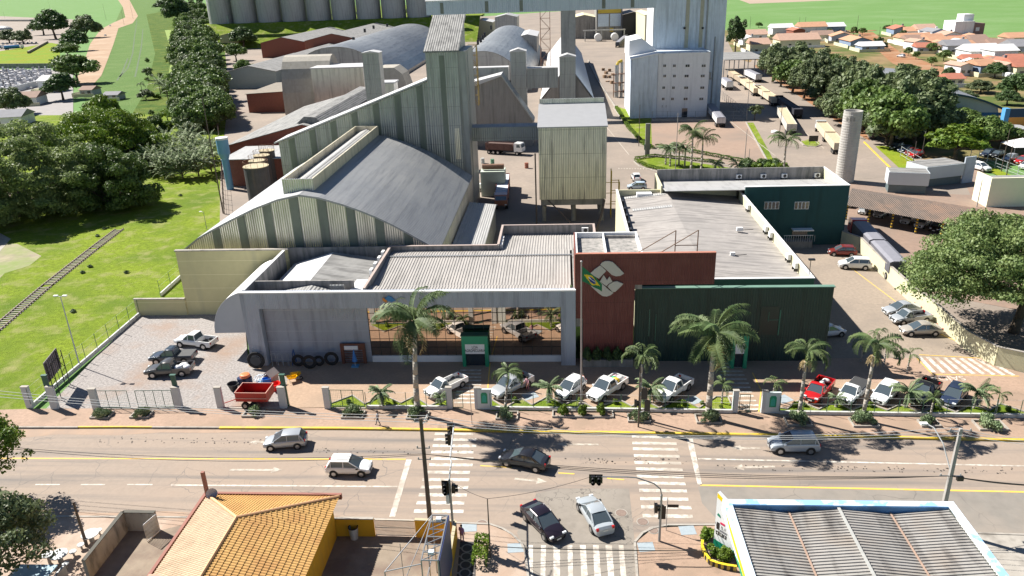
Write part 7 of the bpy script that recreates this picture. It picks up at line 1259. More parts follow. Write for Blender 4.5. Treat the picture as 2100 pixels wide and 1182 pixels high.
ax_, az_ = gy(1222, 978, y); ax_ -= x; b = MB(); b.path([(0, 0, z0), (-.1, 0, z0+.5), (-.6, 0, z0+1.0), (-1.9, 0, az_-.05), (-2.6, 0, az_), (ax_, 0, az_)], .05, 6); b.build('arm', steelm, t); sig_head(t, (ax_-.22, -.05, az_-.25), 2); sig_head(t, (ax_+.22, -.05, az_-.25), 2); sig_head(t, (-.35, 0, z0-1.2), 2, rz=pi/2); sig_head(t, (.1, .1, z0-1.6), 3, rz=pi)
x, y = g(1366, 1088); t = thing('street_sign', 'thin post with a dark street name plate right of the curved mast', 'sign', (x, y, 0)); b = MB(); b.tube((0, 0, 0), (0, 0, 3.1), .03, .03, 5); b.build('post', steelm, t); b = MB(); b.box(0, .85, -.02, .02, 2.2, 2.45); b.build('plate', blk, t)
x, y = g(1309, 876); t = thing('traffic_light_mast', 'tall thin pavement pole with dark signals seen from behind near the flagpole', 'traffic light', (x, y, 0)); h = ht(1309, 876, 1313, 752); b = MB(); b.tube((0, 0, 0), (0, 0, h), .08, .07, 8); b.build('pole', poled, t); sig_head(t, (.45, 0, 3.7), 3, rz=pi); sig_head(t, (.75, 0, 2.4), 3, rz=pi); sig_head(t, (-.3, 0, 2.6), 2, rz=pi/2); b = MB(); b.path([(0, 0, 4.5), (.5, 0, 4.2), (.5, 0, 3.2), (.8, 0, 1.9), (.05, 0, 1.6)], .035); b.build('bracket', wirew, t)
x, y = g(1006, 1142); h = ht(1006, 1142, 1000, 1023); lamp_pole(1006, 1142, 1000, 1023, 'thin dark steel pole beside the bright hedge at the corner', .06, 0, poled); wires('thin wires tying the corner pole to the masts', (x, y, h), wp(1221, 975, 5.6), 1, .1, .3, .015); wires('thin wire from the corner pole to the left mast', (x, y, h), wp(921, 985, 4.8), 1, .1, .2, .015)
lamp_pole(968, 870, 966, 790, 'thin street name pole on the pavement left of the first crossing', .035, 0, steelm); lamp_pole(1659, 868, 1664, 830, 'thin short pole on the pavement by the slender palm', .03, 0, steelm)
# flagpole and flag
x, y = g(1192, 832); h = ht(1192, 832, 1193, 537); t = thing('flagpole', 'tall steel flagpole before the corner of the red wall', 'flagpole', (x, y, 0)); b = MB(); b.tube((0, 0, 0), (0, 0, h), .10, .06, 8); b.ball((0, 0, h), .12); b.build('pole', mk('pole_steel', (.4, .36, .36), rough=.4, metal=.4), t); b = MB(); b.tube((0, 0, 0), (0, 0, .25), .35, .3, 10); b.build('base', conc, t)
fm = [mk('flag_green', (.005, .15, .06), rough=.7, var=.05), mk('flag_yellow', (.75, .52, .01), rough=.7, var=.05), mk('flag_blue', (.01, .03, .2), rough=.7, var=.05), mk('flag_white', (.75, .75, .75), rough=.7)]
b = MB(); nu, nv = 28, 18; V = []
for i in range(nu+1):
    for j in range(nv+1):
        u, v = i/nu, j/nv; X_ = .08+1.95*u*.95; dr = 1.75*u**1.1; fold = .12*sin(u*9+v*2)*u; sq = 1-.45*u
        V.append((X_, fold, -dr-(1-v)*1.5*sq))
F = []; M_ = []
for i in range(nu):
    for j in range(nv):
        F.append((i*(nv+1)+j, (i+1)*(nv+1)+j, (i+1)*(nv+1)+j+1, i*(nv+1)+j+1)); u, v = (i+.5)/nu-.5, (j+.5)/nv-.5; m = 0
        if abs(u)/.42+abs(v)/.40 < 1: m = 1
        if (u*1.43)**2+v**2 < .25**2: m = 2
        if m == 2 and abs(v+.1*u-.04) < .035: m = 3
        M_.append(m)
b.v = V; b.f = F; b.m = M_; fo = b.build('flag', fm, None, smooth=True); fo.location = (x, y, ht(1192, 832, 1193, 547)); tag(fo, 'green flag with yellow rhombus and blue disc drooping from the flagpole', 'flag')
# ---------------- things in the yard of the store ----------------
def tyre(px, py, R_, w_, label, tilt=1.2, rz=0, z=None, group='tractor tyres leaning on the recessed wall'):
    x, y = g(px, py); t = thing('tractor_tyre', label, 'tyre', (x, y, 0), rz, group); n = 24; m = 8; V = []; F = []; b = MB(); ct, st_ = cos(tilt), sin(tilt); r1 = w_/2; RR = R_-r1
    for i in range(n):
        for j in range(m):
            a = 2*pi*i/n; c = 2*pi*j/m; q = RR+r1*cos(c)*(1.05 if i % 2 else .97); xx = q*cos(a); zz = q*sin(a); yy = r1*1.1*sin(c)
            V.append((xx, yy*ct*-1+zz*.0+(zz+R_)*(cos(1.571-(1.571-tilt))*.25), R_+zz*.97+yy*.1))
    for i in range(n):
        for j in range(m): F.append((i*m+j, ((i+1) % n)*m+j, ((i+1) % n)*m+(j+1) % m, i*m+(j+1) % m))
    b.add(V, F); b.build('rubber', tyrem, t); b = MB(); b.tube((0, -.05, R_), (0, .05, R_), R_-w_*1.02, R_-w_*1.02, 16); 
    if R_ > .9: b.build('wheel_disc', mk('disc_dark', (.05, .055, .06)), t)
    return t
tyre(527, 757, 1.05, .42, 'largest black tractor tyre leaning on the left pier', group='tractor tyres leaning on the wall')
tyre(613, 752, .75, .38, 'first black tyre right of the steel racks'); tyre(636, 757, .85, .4, 'big black tyre in the middle of the row'); tyre(655, 751, .65, .34, 'smaller black tyre right of the middle one'); tyre(681, 750, .85, .38, 'black tyre with a pale rim beside the wooden kiosk')
x, y = g(577, 751); t = thing('steel_racks', 'light tubular steel racks against the recessed wall', 'rack', (x, y, 0)); b = MB()
for dx in (-1.0, -.3, .3, .95):
    b.path([(dx, 0, 0), (dx, 0, 1.5), (dx+.4, .1, 1.6), (dx+.5, .1, 0)], .03); b.tube((dx, 0, .8), (dx+.5, 0, .8), .025, .025, 5)
b.build('frame', mk('rack_pale', (.35, .37, .38)), t); b = MB(); b.path([(1.3, .1, 0), (1.4, .2, 1.4), (1.6, .2, 2.0), (1.8, .1, .5)], .07); b.build('blue_frame', mk('deep_blue', (.03, .08, .22)), t)
# red trailer
x, y = g(527, 830); t = thing('farm_trailer', 'red two wheel farm trailer with open box behind the fence', 'trailer', (x, y, 0), -.02); rm_ = mk('trailer_red', (.42, .02, .015), rough=.5, var=.08, streak=(.3, .05, .03)); b = MB(); l2, w2 = 1.65, 1.05; z0, z1 = .95, 1.95
b.box(-l2, l2, -w2, -w2+.06, z0, z1); b.box(-l2, l2, w2-.06, w2, z0, z1); b.box(-l2, -l2+.06, -w2+.06, w2-.06, z0, z1); b.box(l2-.06, l2, -w2+.06, w2-.06, z0, z1); b.box(-l2+.06, l2-.06, -w2+.06, w2-.06, z0, z0+.06); b.build('box', rm_, t); b = MB()
for yy in (-w2-.02, w2-.04): b.box(-l2-.03, l2+.03, yy, yy+.06, z1, z1+.05)
for xx in (-l2-.02, l2-.04): b.box(xx, xx+.06, -w2+.05, w2-.05, z1, z1+.05)
b.box(-l2, l2, -w2-.04, -w2, z0+.35, z0+.42); b.build('rim_trim', mk('trim_pink', (.65, .35, .28)), t); b = MB(); b.box(-l2+.2, l2-.2, -.5, .5, .65, z0); b.tube((-l2, 0, .8), (-3.4, -.5, .35), .05, .05, 6); b.build('chassis', rm_, t)
for s_ in (-1, 1):
    for xx in (-.8, .1): b = MB(); b.tube((xx, s_*.75, .4), (xx, s_*1.0, .4), .4, .4, 16); wh = b.build('wheel', tyrem, t); b = MB(); b.tube((xx, s_*.9, .4), (xx, s_*1.02, .4), .2, .2, 10); b.build('rim', rimm, wh)
# goods heap
def cont(name, label, px, py, parts, cat): 
    x, y = g(px, py); t = thing(name, label, cat, (x, y, 0)); [p(t) for p in parts]; return t
x, y = g(505, 795); t = thing('plastic_drum', 'dark blue drums with an orange lid on top behind the red trailer', 'drum', (x, y, 0)); b = MB()
for dx, dy in ((-.4, 0), (.35, .1), (0, .6)): b.tube((dx, dy, 0), (dx, dy, 1.2), .4, .42, 14)
b.build('drum', mk('navy_plastic', (.015, .03, .09), rough=.4), t); b = MB(); b.lathe((0, .2, 1.22), [(.55, 0), (.5, .3), (.3, .35), (.01, .36)], 14); b.build('orange_lid', mk('orange_plastic', (.8, .22, .08), rough=.4), t)
x, y = g(538, 790); t = thing('hose_coils', 'heap of pale hose coils and light blue sacks behind the trailer', 'hose', (x, y, 0)); b = MB()
for k in range(5): a = k*1.3; b.path([(cos(a)*.3+.45*cos(2*pi*i/14), sin(a)*.3+.45*sin(2*pi*i/14), .6+k*.12+.15*sin(2*pi*i/14)) for i in range(15)], .04, 5)
b.build('coil', mk('hose_white', (.7, .75, .8)), t); b = MB(); b.ball((.2, 0, .35), .8, .6, .4, 12, 6, noise=.06); b.build('sack', mk('sack_blue', (.2, .4, .55)), t)
x, y = g(547, 800); t = thing('blue_crate', 'bright blue plastic crate tilted on the goods heap', 'crate', (x, y+.4, .7), .4); b = MB(); b.box(-.45, .45, -.3, -.25, 0, .5); b.box(-.45, .45, .25, .3, 0, .5); b.box(-.45, -.4, -.25, .25, 0, .5); b.box(.4, .45, -.25, .25, 0, .5); b.box(-.4, .4, -.25, .25, 0, .04); b.build('body', mk('crate_blue', (.02, .18, .62), rough=.4), t); b = MB(); b.box(-.44, .44, -.29, .29, -.7, -.01); b.build('stand', mk('stand_dark', (.05, .05, .06)), t)
x, y = g(558, 788); t = thing('dog_house', 'beige and red plastic dog house on the goods heap', 'dog house', (x, y, .35), -.35); b = MB(); b.box(-.5, .5, -.6, .6, -.35, .8); b.build('walls', mk('dog_pink', (.55, .33, .28), rough=.5), t); b = MB(); b.prism([(-.62, .8), (0, 1.35), (.62, .8), (.62, .86), (0, 1.42), (-.62, .86)], -.7, .7, 'y'); b.build('roof', mk('dog_beige', (.75, .62, .52), rough=.5), t); b = MB(); b.prism([(-.25, .0), (.25, .0), (.25, .4), (0, .6), (-.25, .4)], -.615, -.601, 'y'); b.build('doorway', dark, t)
x, y = g(566, 800); t = thing('red_tub', 'bright red plastic tub beside the dog house', 'tub', (x, y, 0)); b = MB(); b.lathe((0, 0, 0), [(.35, 0), (.55, .75), (.62, .8), (.5, .8), (.35, .3), (.01, .3)], 14); b.build('tub', mk('tub_red', (.75, .02, .015), rough=.35), t)
x, y = g(480, 800); t = thing('black_basket', 'black open basket at the left end of the red trailer', 'basket', (x, y, 0)); b = MB(); b.lathe((0, 0, 0), [(.35, 0), (.6, .8), (.64, .82), (.55, .8), (.3, .1), (.01, .1)], 14); b.build('basket', blackp, t)
x, y = g(600, 783); t = thing('wheelbarrow', 'yellow wheelbarrows stacked at the shade edge', 'wheelbarrow', (x, y, 0), .5); ym = mk('barrow_yellow', (.75, .48, .01), rough=.4)
for k, (dx, dy, rz_) in enumerate(((0, 0, 0), (.5, .45, .3))):
    b = MB(); b.add([(dx-.55, dy-.35, .75), (dx+.55, dy-.3, .7), (dx+.55, dy+.3, .7), (dx-.55, dy+.35, .75), (dx-.3, dy-.18, .35), (dx+.3, dy-.15, .35), (dx+.3, dy+.15, .35), (dx-.3, dy+.18, .35)], [(4, 5, 6, 7), (0, 1, 5, 4), (1, 2, 6, 5), (2, 3, 7, 6), (3, 0, 4, 7), (0, 4, 5, 1)]); b.build('tray', ym, t)
b = MB(); b.tube((-.7, -.3, .55), (1.0, -.08, .25), .02, .02, 5); b.tube((-.7, .3, .55), (1.0, .08, .25), .02, .02, 5); b.tube((-.3, -.25, .5), (-.3, -.25, 0), .02, .02, 5); b.tube((-.3, .25, .5), (-.3, .25, 0), .02, .02, 5); b.build('handles', trimw, t); b = MB(); b.tube((.95, -.05, .2), (.95, .05, .2), .2, .2, 12); b.build('wheel', tyrem, t)
# loads in pickup beds (separate things)
def load(pk, label, items):
    t = thing('cargo', label, 'cargo', tuple(pk.location), pk.rotation_euler[2]); 
    for nm, c, sz, col in items: b = MB(); b.ball(c, *sz, 10, 6, noise=.07); b.build(nm, mk('load_%s_%d' % (nm, int(col[0]*99+col[1]*999)), col, var=.12, scale=3), t, smooth=True)
load(pk_loaded, 'colourful sacks filling the bed of the white double cab pickup', [('sack', (-1.0, .3, .95), (.4, .35, .3), (.65, .6, .6)), ('sack', (-1.5, -.2, .95), (.45, .35, .3), (.05, .4, .2)), ('sack', (-1.3, .25, 1.1), (.35, .4, .25), (.75, .5, .05)), ('sack', (-2.1, .2, .95), (.35, .4, .3), (.7, .68, .66)), ('sack', (-2.0, -.35, .9), (.35, .3, .25), (.6, .45, .5))])
load(pk_grey, 'white bags filling the bed of the graphite pickup', [('bag', (-1.1, .3, .95), (.45, .4, .25), (.7, .71, .74)), ('bag', (-1.6, -.25, .95), (.5, .4, .25), (.75, .75, .77)), ('bag', (-2.1, .25, .95), (.4, .4, .25), (.68, .7, .74))])
load(pk_red, 'dark and white junk in the bed of the red pickup', [('bag', (-.5, .2, .9), (.35, .3, .3), (.05, .2, .18)), ('bag', (-1.2, -.1, .85), (.4, .25, .2), (.7, .7, .68)), ('bag', (-1.9, .1, .85), (.3, .4, .2), (.6, .58, .55))])
# ---------------- near side ----------------
# orange tile house
ez, rz_ = 3.5, 5.3
c0, c1, c2_, c3 = g(421, 1015, ez), g(683, 1021, ez), g(640, 1185, ez), g(318, 1185, ez); ap = g(485, 1062, rz_); t = thing('tile_roof_house', 'yellow walled house with a big orange hipped tile roof', 'house', (*ap, 0)); ex = ap[0]-.0
Yn = 30.0; XLh, XRh = (c0[0]+c3[0])/2, (c1[0]+c2_[0])/2; Yb = (c0[1]+c1[1])/2; apY = ap[1]; xm = ap[0]
ot = mk('orange_tiles', (.72, .36, .075), rough=.75, var=.10, scale=3, corr=('Y', .24, .05), grid=(.42, 0, 0, .045, (.30, .12, .03)), col2=(.62, .28, .06), c2s=.6); ot2 = mk('pale_orange_tiles', (.78, .52, .26), rough=.75, var=.08, scale=3, corr=('Y', .24, .05), col2=(.7, .44, .2), c2s=.6); ot3 = mk('orange_tiles_back', (.72, .36, .075), rough=.75, var=.1, scale=3, corr=('X', .24, .05))
def ribbed_face(name, O, U, Vv, poly, pitch, amp, mat, par, step=.4):
    """tile roll geometry on a sloped plane: O origin, U along eave, Vv up the slope; poly limits v for each u -> (v0,v1)"""
    b = MB(); U = Vector(U); W = Vector(Vv); N = U.cross(W).normalized(); N = N if N.z > 0 else -N; L_ = U.length; Un = U.normalized(); Wn = W.normalized(); n = int(L_/pitch)
    for i in range(n):
        u0 = i*pitch; v1 = poly((u0+pitch/2)/L_); 
        if v1 < .1: continue
        k = max(1, int(v1/step)); prof = [(0, 0), (.15, amp*.8), (.35, amp*1.2), (.55, amp*.8), (.7, 0), (1, -.0)]
        for j in range(k):
            a, c = v1*j/k, v1*(j+1)/k; P = []
            for q, (v, lift) in enumerate(((a, .035), (c+.02, 0))):
                for f_, h_ in prof: p = Vector(O)+Un*(u0+f_*pitch)+Wn*v+N*(h_+lift); P.append(p)
            m = len(prof); b.add(P, [(x_, x_+1, m+x_+1, m+x_) for x_ in range(m-1)]+[tuple(range(m-1, -1, -1))])
    return b.build(name, mat, par, world=True)
wR = XRh-xm; sR = hypot(wR, rz_-ez); lenY = Yb-Yn; hipR = Yb-apY
tm1 = mk('tile_orange', (.54, .315, .10), rough=.75, var=.2, scale=4, col2=(.47, .25, .08), c2s=.5); tm2 = mk('tile_pale', (.46, .34, .22), rough=.75, var=.14, scale=4, col2=(.38, .27, .17), c2s=.5)
ribbed_face('right_tile_slope', (XRh, Yb, ez), (0, -lenY, 0), (-wR, 0, rz_-ez), lambda f_: sR*min(1, f_*lenY/hipR), .24, .045, tm1, t)
wL = xm-XLh; sL = hypot(wL, rz_-ez); ribbed_face('left_tile_slope', (XLh, Yb, ez), (0, -lenY, 0), (wL, 0, rz_-ez), lambda f_: sL*min(1, f_*lenY/hipR), .24, .045, tm2, t)
sB = hypot(hipR, rz_-ez); wB = XRh-XLh; fa = wL/wB; ribbed_face('back_tile_slope', (XLh, Yb, ez), (wB, 0, 0), (0, -hipR, rz_-ez), lambda f_: sB*(f_/fa if f_ < fa else (1-f_)/(1-fa)), .24, .045, tm1, t)
b = MB(); 
for q in ((XLh, Yb, ez), (XRh, Yb, ez), (xm, Yn, rz_)): b.tube((xm, apY, rz_+.05), (q[0], q[1], q[2]+.08), .11, .11, 7)
b.build('ridge_tiles', mk('ridge_tile', (.66, .38, .2), rough=.8, var=.12), t, world=True)
fb = mk('fascia_brown', (.28, .12, .09), rough=.8, var=.1); b = MB(); b.box(XLh-.35, XLh-.12, Yn, Yb+.35, ez-.35, ez+.12); b.box(XLh-.12, XRh+.1, Yb+.12, Yb+.35, ez-.35, ez+.12); b.build('fascia', fb, t, world=True)
yw = mk('mustard_wall', (.70, .38, .02), rough=.85, var=.08, streak=(.5, .28, .05)); b = MB(); b.box(XLh+.5, XRh-.5, Yn, Yb-.4, 0, ez-.15); b.build('wall', yw, t, world=True)
b = MB(); b.box(XLh-.1, XLh+1.0, g(345, 1182, ez)[1]-.4, g(345, 1182, ez)[1]-.2, ez-.6, ez+.35); b.build('chimney_slab', mk('slab_brown', (.45, .28, .2)), t, world=True)
x, y = g(425, 1020, ez+.2); z1 = gy(415, 970, y)[1]; b = MB(); b.box(x-.12, x+.12, y, y+.24, 0, z1); tag(b.build('brown_post', fb), 'reddish square post at the back corner of the tile roof', 'post')
t = thing('satellite_dish', 'small grey satellite dish beside the reddish post', 'satellite dish', (*g(434, 1012, 4.0), 4.0)); b = MB(); b.lathe((0, 0, 0), [(.02, 0), (.25, .04), (.42, .14), (.43, .15), (.25, .07), (.01, .03)], 16); o = b.build('dish', mk('dish_grey', (.35, .36, .42), rough=.5), t); o.rotation_euler = (R(70), 0, .5); b = MB(); b.tube((0, .02, -.6), (0, .02, 0), .03, .03, 5); b.build('arm', blackp, t)
# yard slabs
patch('house_yard', mk('house_yard', (.25, .20, .15), rough=.9, var=.15, scale=1, col2=(.18, .13, .10), c2s=.4, bump=.01, bs=10), [(264, 1088), (330, 1088), (440, 1060), (300, 1400), (60, 1400), (191, 1182)], .01)
patch('house_yard', MATS['house_yard'], [(640, 1100), (905, 1102), (925, 1105), (915, 1400), (500, 1400)], .012)
patch('pattern_pavement', mk('pattern_dark', (.06, .055, .055), var=.2, scale=3), [(944, 1110), (977, 1112), (972, 1300), (925, 1300)], .012)
b = MB(); 
for k in range(5):
    cx_, cy_ = g(958-k*1.5, 1125+k*17)
    for rr__ in (.34,): 
        for i in range(16): a = 2*pi*i/16; a2 = 2*pi*(i+1)/16; b.add([(cx_+cos(a)*rr__, cy_+sin(a)*rr__, .022), (cx_+cos(a2)*rr__, cy_+sin(a2)*rr__, .022), (cx_+cos(a2)*(rr__+.12), cy_+sin(a2)*(rr__+.12), .022), (cx_+cos(a)*(rr__+.12), cy_+sin(a)*(rr__+.12), .022)], [(0, 1, 2, 3)])
    for s_ in (-1, 1): b.add([(cx_+s_*.5, cy_-.1, .022), (cx_+s_*.75, cy_, .022), (cx_+s_*.5, cy_+.1, .022), (cx_+s_*.4, cy_, .022)], [(0, 1, 2, 3) if s_ > 0 else (3, 2, 1, 0)])
b.build('pavement_pattern', mk('pattern_light', (.3, .27, .25)), kind='structure')
# walls
def wallthing(name, label, pts, h, th, mat, cap=None):
    P = [g(*p) for p in pts]; t = thing(name, label, 'wall', (*P[0], 0)); b = MB()
    for p, q in zip(P, P[1:]): b.wall(p, q, th, 0, h)
    b.build('wall_body', mat, t, world=True)
    if cap: b = MB(); [b.wall(p, q, th+.06, h, h+.06) for p, q in zip(P, P[1:])]; b.build('coping', cap, t, world=True)
    return t
hw2 = ht(264, 1086, 252, 1049); wallthing('stained_wall', 'stained pale concrete wall with an L corner at the bottom left', [(183, 1190), (262, 1087), (327, 1088)], hw2, .25, mk('stained_plaster', (.40, .37, .33), rough=.9, var=.12, streak=(.09, .085, .08), st=(1, 1, .25), sts=1.2, stlo=.5, sthi=.72), mk('mossy_cap', (.08, .075, .06)))
a, c = g(329, 1090), g(303, 1113); t = thing('slatted_gate', 'small white slatted gate at the end of the stained wall', 'gate', (*a, 0)); b = MB(); d = hypot(c[0]-a[0], c[1]-a[1]); b.tube((*a, hw2-.1), (*c, hw2-.1), .05, .05, 5); b.tube((*a, .1), (*c, .1), .05, .05, 5)
for k in range(14): x, y = a[0]+(c[0]-a[0])*k/13, a[1]+(c[1]-a[1])*k/13; b.tube((x, y, .1), (x, y, hw2-.1), .02, .02, 4)
b.build('slats', trimw, t, world=True)
lamp_pole(178, 1120, 149, 1030, 'brown leaning looking utility pole at the bottom left by the round tables', .13, 0, poled)
hY = ht(770, 1099, 771, 1064); wallthing('mustard_yard_wall', 'mustard yellow yard wall between the tile house and the pale gate', [(640, 1098), (770, 1099)], hY, .2, yw, conc); wallthing('mustard_yard_wall', 'mustard yellow wall corner under the billboard truss', [(854, 1101), (936, 1105), (900, 1320)], hY, .2, yw, mk('old_cap', (.45, .38, .25)))
a, c = g(772, 1099), g(852, 1101); t = thing('pale_grille_gate', 'wide pale perforated gate between the two mustard walls', 'gate', (*a, 0)); b = MB(); n = 44
for k in range(n): x = a[0]+(c[0]-a[0])*k/(n-1); y = a[1]+(c[1]-a[1])*k/(n-1); b.tube((x, y, .1), (x, y, hY-.1), .025, .025, 4)
for z in (.1, hY/2, hY-.1): b.tube((*a, z), (*c, z), .04, .04, 4)
b.build('grille', mk('gate_beige', (.62, .55, .45)), t, world=True)
x, y = g(727, 1104); t = thing('trash_bin', 'grey and white round bin against the mustard wall', 'bin', (x, y, 0)); b = MB(); b.lathe((0, 0, 0), [(.3, 0), (.38, .95), (.38, 1.05), (.34, 1.05), (.3, .3), (.01, .3)], 14); b.build('shell', mk('bin_grey', (.3, .32, .34), streak=(.6, .62, .64)), t); b = MB(); b.lathe((0, 0, 1.05), [(.4, 0), (.4, .05), (.33, .05), (.33, 0)], 14); b.build('rim', blackp, t)
# billboard truss
t = thing('billboard_truss', 'navy billboard seen edge on with its steel truss behind the mustard wall', 'billboard', (*g(905, 1150), 0)); x0, y1 = g(913, 1057, 5.2); x1, y0 = g(903, 1150, 5.2); xb = (x0+x1)/2; b = MB(); b.box(xb, xb+.12, y0, y1, 1.2, 5.2); b.build('board', mk('board_navy', (.02, .035, .12), rough=.5), t, world=True); b = MB()
def tb(p, q, r_=.05): b.tube(p, q, r_, r_, 5)
for y_ in (y0, (y0+y1)/2, y1):
    tb((xb, y_, 0), (xb, y_, 5.2), .06); tb((xb-1.1, y_, 5.2), (xb, y_, 5.2)); tb((xb-1.1, y_, 0), (xb-1.1, y_, 5.2))
for z in (2.6, 5.2): tb((xb, y0, z), (xb, y1, z)); tb((xb-1.1, y0, z), (xb-1.1, y1, z))
for k in range(6): ya, yb_ = y0+(y1-y0)*k/6, y0+(y1-y0)*(k+1)/6; tb((xb-1.1, ya, 5.2), (xb, yb_, 5.2), .035); tb((xb-1.1, yb_, 5.2), (xb, yb_, 5.2), .035)
tb((xb-1.1, y1, 5.2), (xb-3.6, y0, 4.2), .035); tb((xb-3.6, y0, 0), (xb-3.6, y0, 4.2), .045); tb((xb-3.6, y0, 4.2), (xb-1.1, y0, 4.9), .04); tb((xb-3.6, y0, 1.0), (xb-1.1, y0, .8), .04); tb((xb-3.6, y0, .4), (xb-1.1, y1, 5.2), .03); tb((xb-3.0, (y0+y1)/2, 0), (xb-3.0, (y0+y1)/2, 4.6), .03)
b.build('steel_frame', steelm, t, world=True)
b = MB(); 
for i, y_ in enumerate((y0+.6, y1-.6)): b.box(xb-.7, xb-.35, y_-.15, y_+.15, 5.25, 5.45)
b.build('floodlight', mk('flood_pale', (.6, .65, .7)), t, world=True)
# round tables
for i, (px, py, r_, h, lb) in enumerate([(189, 1110, .65, .75, 'large white round concrete table by the stained wall'), (125, 1152, .65, .75, 'large pale round table shaded by the sparse tree'), (168, 1126, .26, .45, 'white round stool left of the large white table'), (152, 1140, .26, .45, 'white round stool between the two large tables'), (205, 1096, .24, .45, 'white round stool behind the large white table'), (137, 1165, .24, .45, 'white round stool below the shaded table'), (103, 1156, .4, .9, 'pale round backed seat left of the shaded table')]):
    x, y = g(px, py); t = thing('round_table' if r_ > .5 else 'round_stool', lb, 'table' if r_ > .5 else 'stool', (x, y, 0)); b = MB(); b.lathe((0, 0, 0), [(.0, h-.08), (r_, h-.08), (r_, h), (.01, h)], 20); b.build('top', mk('table_white', (.48, .49, .49), rough=.6, var=.05), t); b = MB(); b.tube((0, 0, 0), (0, 0, h-.08), r_*.3, r_*.25, 10); b.build('pedestal', conc, t)
b = MB(); c = g(95, 1178); b.box(c[0]-1.4, c[0]+1.4, c[1]-1.5, c[1]-.3, 1.1, 1.2); t = thing('pale_blue_bench', 'pale blue flat top of a stall at the bottom edge', 'stall', (c[0], c[1], 0)); b.build('top', mk('pale_blue', (.35, .48, .55)), t, world=True); b = MB()
for dx in (-1.6, 1.8): b.box(c[0]+dx-.1, c[0]+dx+.1, c[1]-1.3, c[1]-.2, 0, 1.1)
b.build('leg', steelm, t, world=True)
# fuel canopy
ZC = 6.0; f0 = g(1482, 1023, ZC); f1 = g(1956, 1032, ZC); CX0, CX1, CY1 = g(1530, 1182, ZC)[0], g(2069, 1182, ZC)[0], (f0[1]+f1[1])/2; CX0 = (CX0+f0[0])/2; CX1 = (CX1+f1[0])/2; CY0 = 28.0
t = thing('fuel_canopy', 'big fuel station canopy with ribbed rusty sheets and a white blue rim', 'canopy', ((CX0+CX1)/2, CY1, 0)); wb = mk('canopy_rim', (.62, .72, .82), rough=.6, var=.05, col2=(.25, .48, .78), c2s=.35, c2lo=.5, c2hi=.55); bw = .55
b = MB(); b.box(CX0, CX1, CY1-.12, CY1, ZC-.9, ZC); b.box(CX0, CX0+.12, CY0, CY1-.12, ZC-.9, ZC); b.box(CX1-.12, CX1, CY0, CY1-.12, ZC-.9, ZC); b.build('fascia', mk('fascia_white', (.78, .80, .82), rough=.5, var=.03), t, world=True)
b = MB(); b.box(CX0+.0, CX1, CY1-bw, CY1-.0, ZC+.002, ZC+.05); b.box(CX0, CX0+bw, CY0, CY1-bw, ZC+.002, ZC+.05); b.box(CX1-bw, CX1, CY0, CY1-bw, ZC+.002, ZC+.05); b.build('rim_top', wb, t, world=True)
b = MB(); b.box(CX0+bw, CX1-bw, CY1-bw-.05, CY1-bw, ZC-.6, ZC+.0); b.build('inner_face', mk('inner_blue', (.08, .22, .42), rough=.6, col2=(.03, .07, .12), c2s=.3), t, world=True)
rus = mk('rusty_sheet', (.30, .285, .265), rough=.75, var=.12, scale=1.5, col2=(.29, .255, .22), c2s=.35, c2lo=.5, c2hi=.7, streak=(.13, .118, .108), st=(.8, .12, 1), sts=1.3, stlo=.5, sthi=.72)
xs = [CX0+bw+.05, gy(1612, 1040, CY1)[0], gy(1712, 1040, CY1)[0], gy(1818, 1040, CY1)[0], CX1-bw-.05]; zs = [ZC-.15, ZC-.55, ZC-.2, ZC-.55, ZC-.15]
b = MB(); pitch = .27; n = int((CY1-bw-CY0)/pitch)
for s_ in range(4):
    V = []; ys_ = []
    for i in range(n): y = CY1-bw-.06-i*pitch; ys_ += [(y, 0), (y-pitch*.45, 0), (y-pitch*.6, .07), (y-pitch*.9, .07)]
    for y, dz in ys_: V += [(xs[s_], y, zs[s_]+dz), (xs[s_+1], y, zs[s_+1]+dz)]
    b.add(V, [(2*i, 2*i+2, 2*i+3, 2*i+1) for i in range(len(ys_)-1)])
b.build('roof_sheet', rus, t, world=True); b = MB(); b.box(xs[1]-.06, xs[1]+.06, CY0, CY1-bw-.06, zs[1]+.08, zs[1]+.12); b.box(xs[3]-.06, xs[3]+.06, CY0, CY1-bw-.06, zs[3]+.08, zs[3]+.12); b.build('valley_gutter', mk('gutter_rust', (.35, .24, .18), var=.2, scale=3), t, world=True); b = MB(); b.box(xs[2]-.1, xs[2]+.1, CY0, CY1-bw-.06, zs[2]+.09, zs[2]+.14); b.build('ridge_cap', mk('cap_pale', (.36, .36, .34), var=.15, scale=3), t, world=True)
for x_ in (CX0+3, CX1-3): b = MB(); b.box(x_-.25, x_+.25, CY1-5, CY1-4.5, 0, ZC-.9); b.build('column', trimw, t, world=True)
b = MB(); yy = CY1-1.2; b.prism([(yy, ZC-.15), (yy-1.5, ZC-.45), (CY0, ZC-.7), (CY0, ZC-.35), (yy-2.0, ZC-.1)], CX0-.03, CX0-.005, 'x'); b.build('yellow_swoosh', mk('sign_yellow', (.85, .62, .0), rough=.4, var=.02), t, world=True)
b = MB(); b.prism([(CY0, ZC-.89), (CY0, ZC-.71), (CY1-5.5, ZC-.6), (CY1-4.5, ZC-.89)], CX0-.03, CX0-.005, 'x'); b.build('green_swoosh', green2, t, world=True)
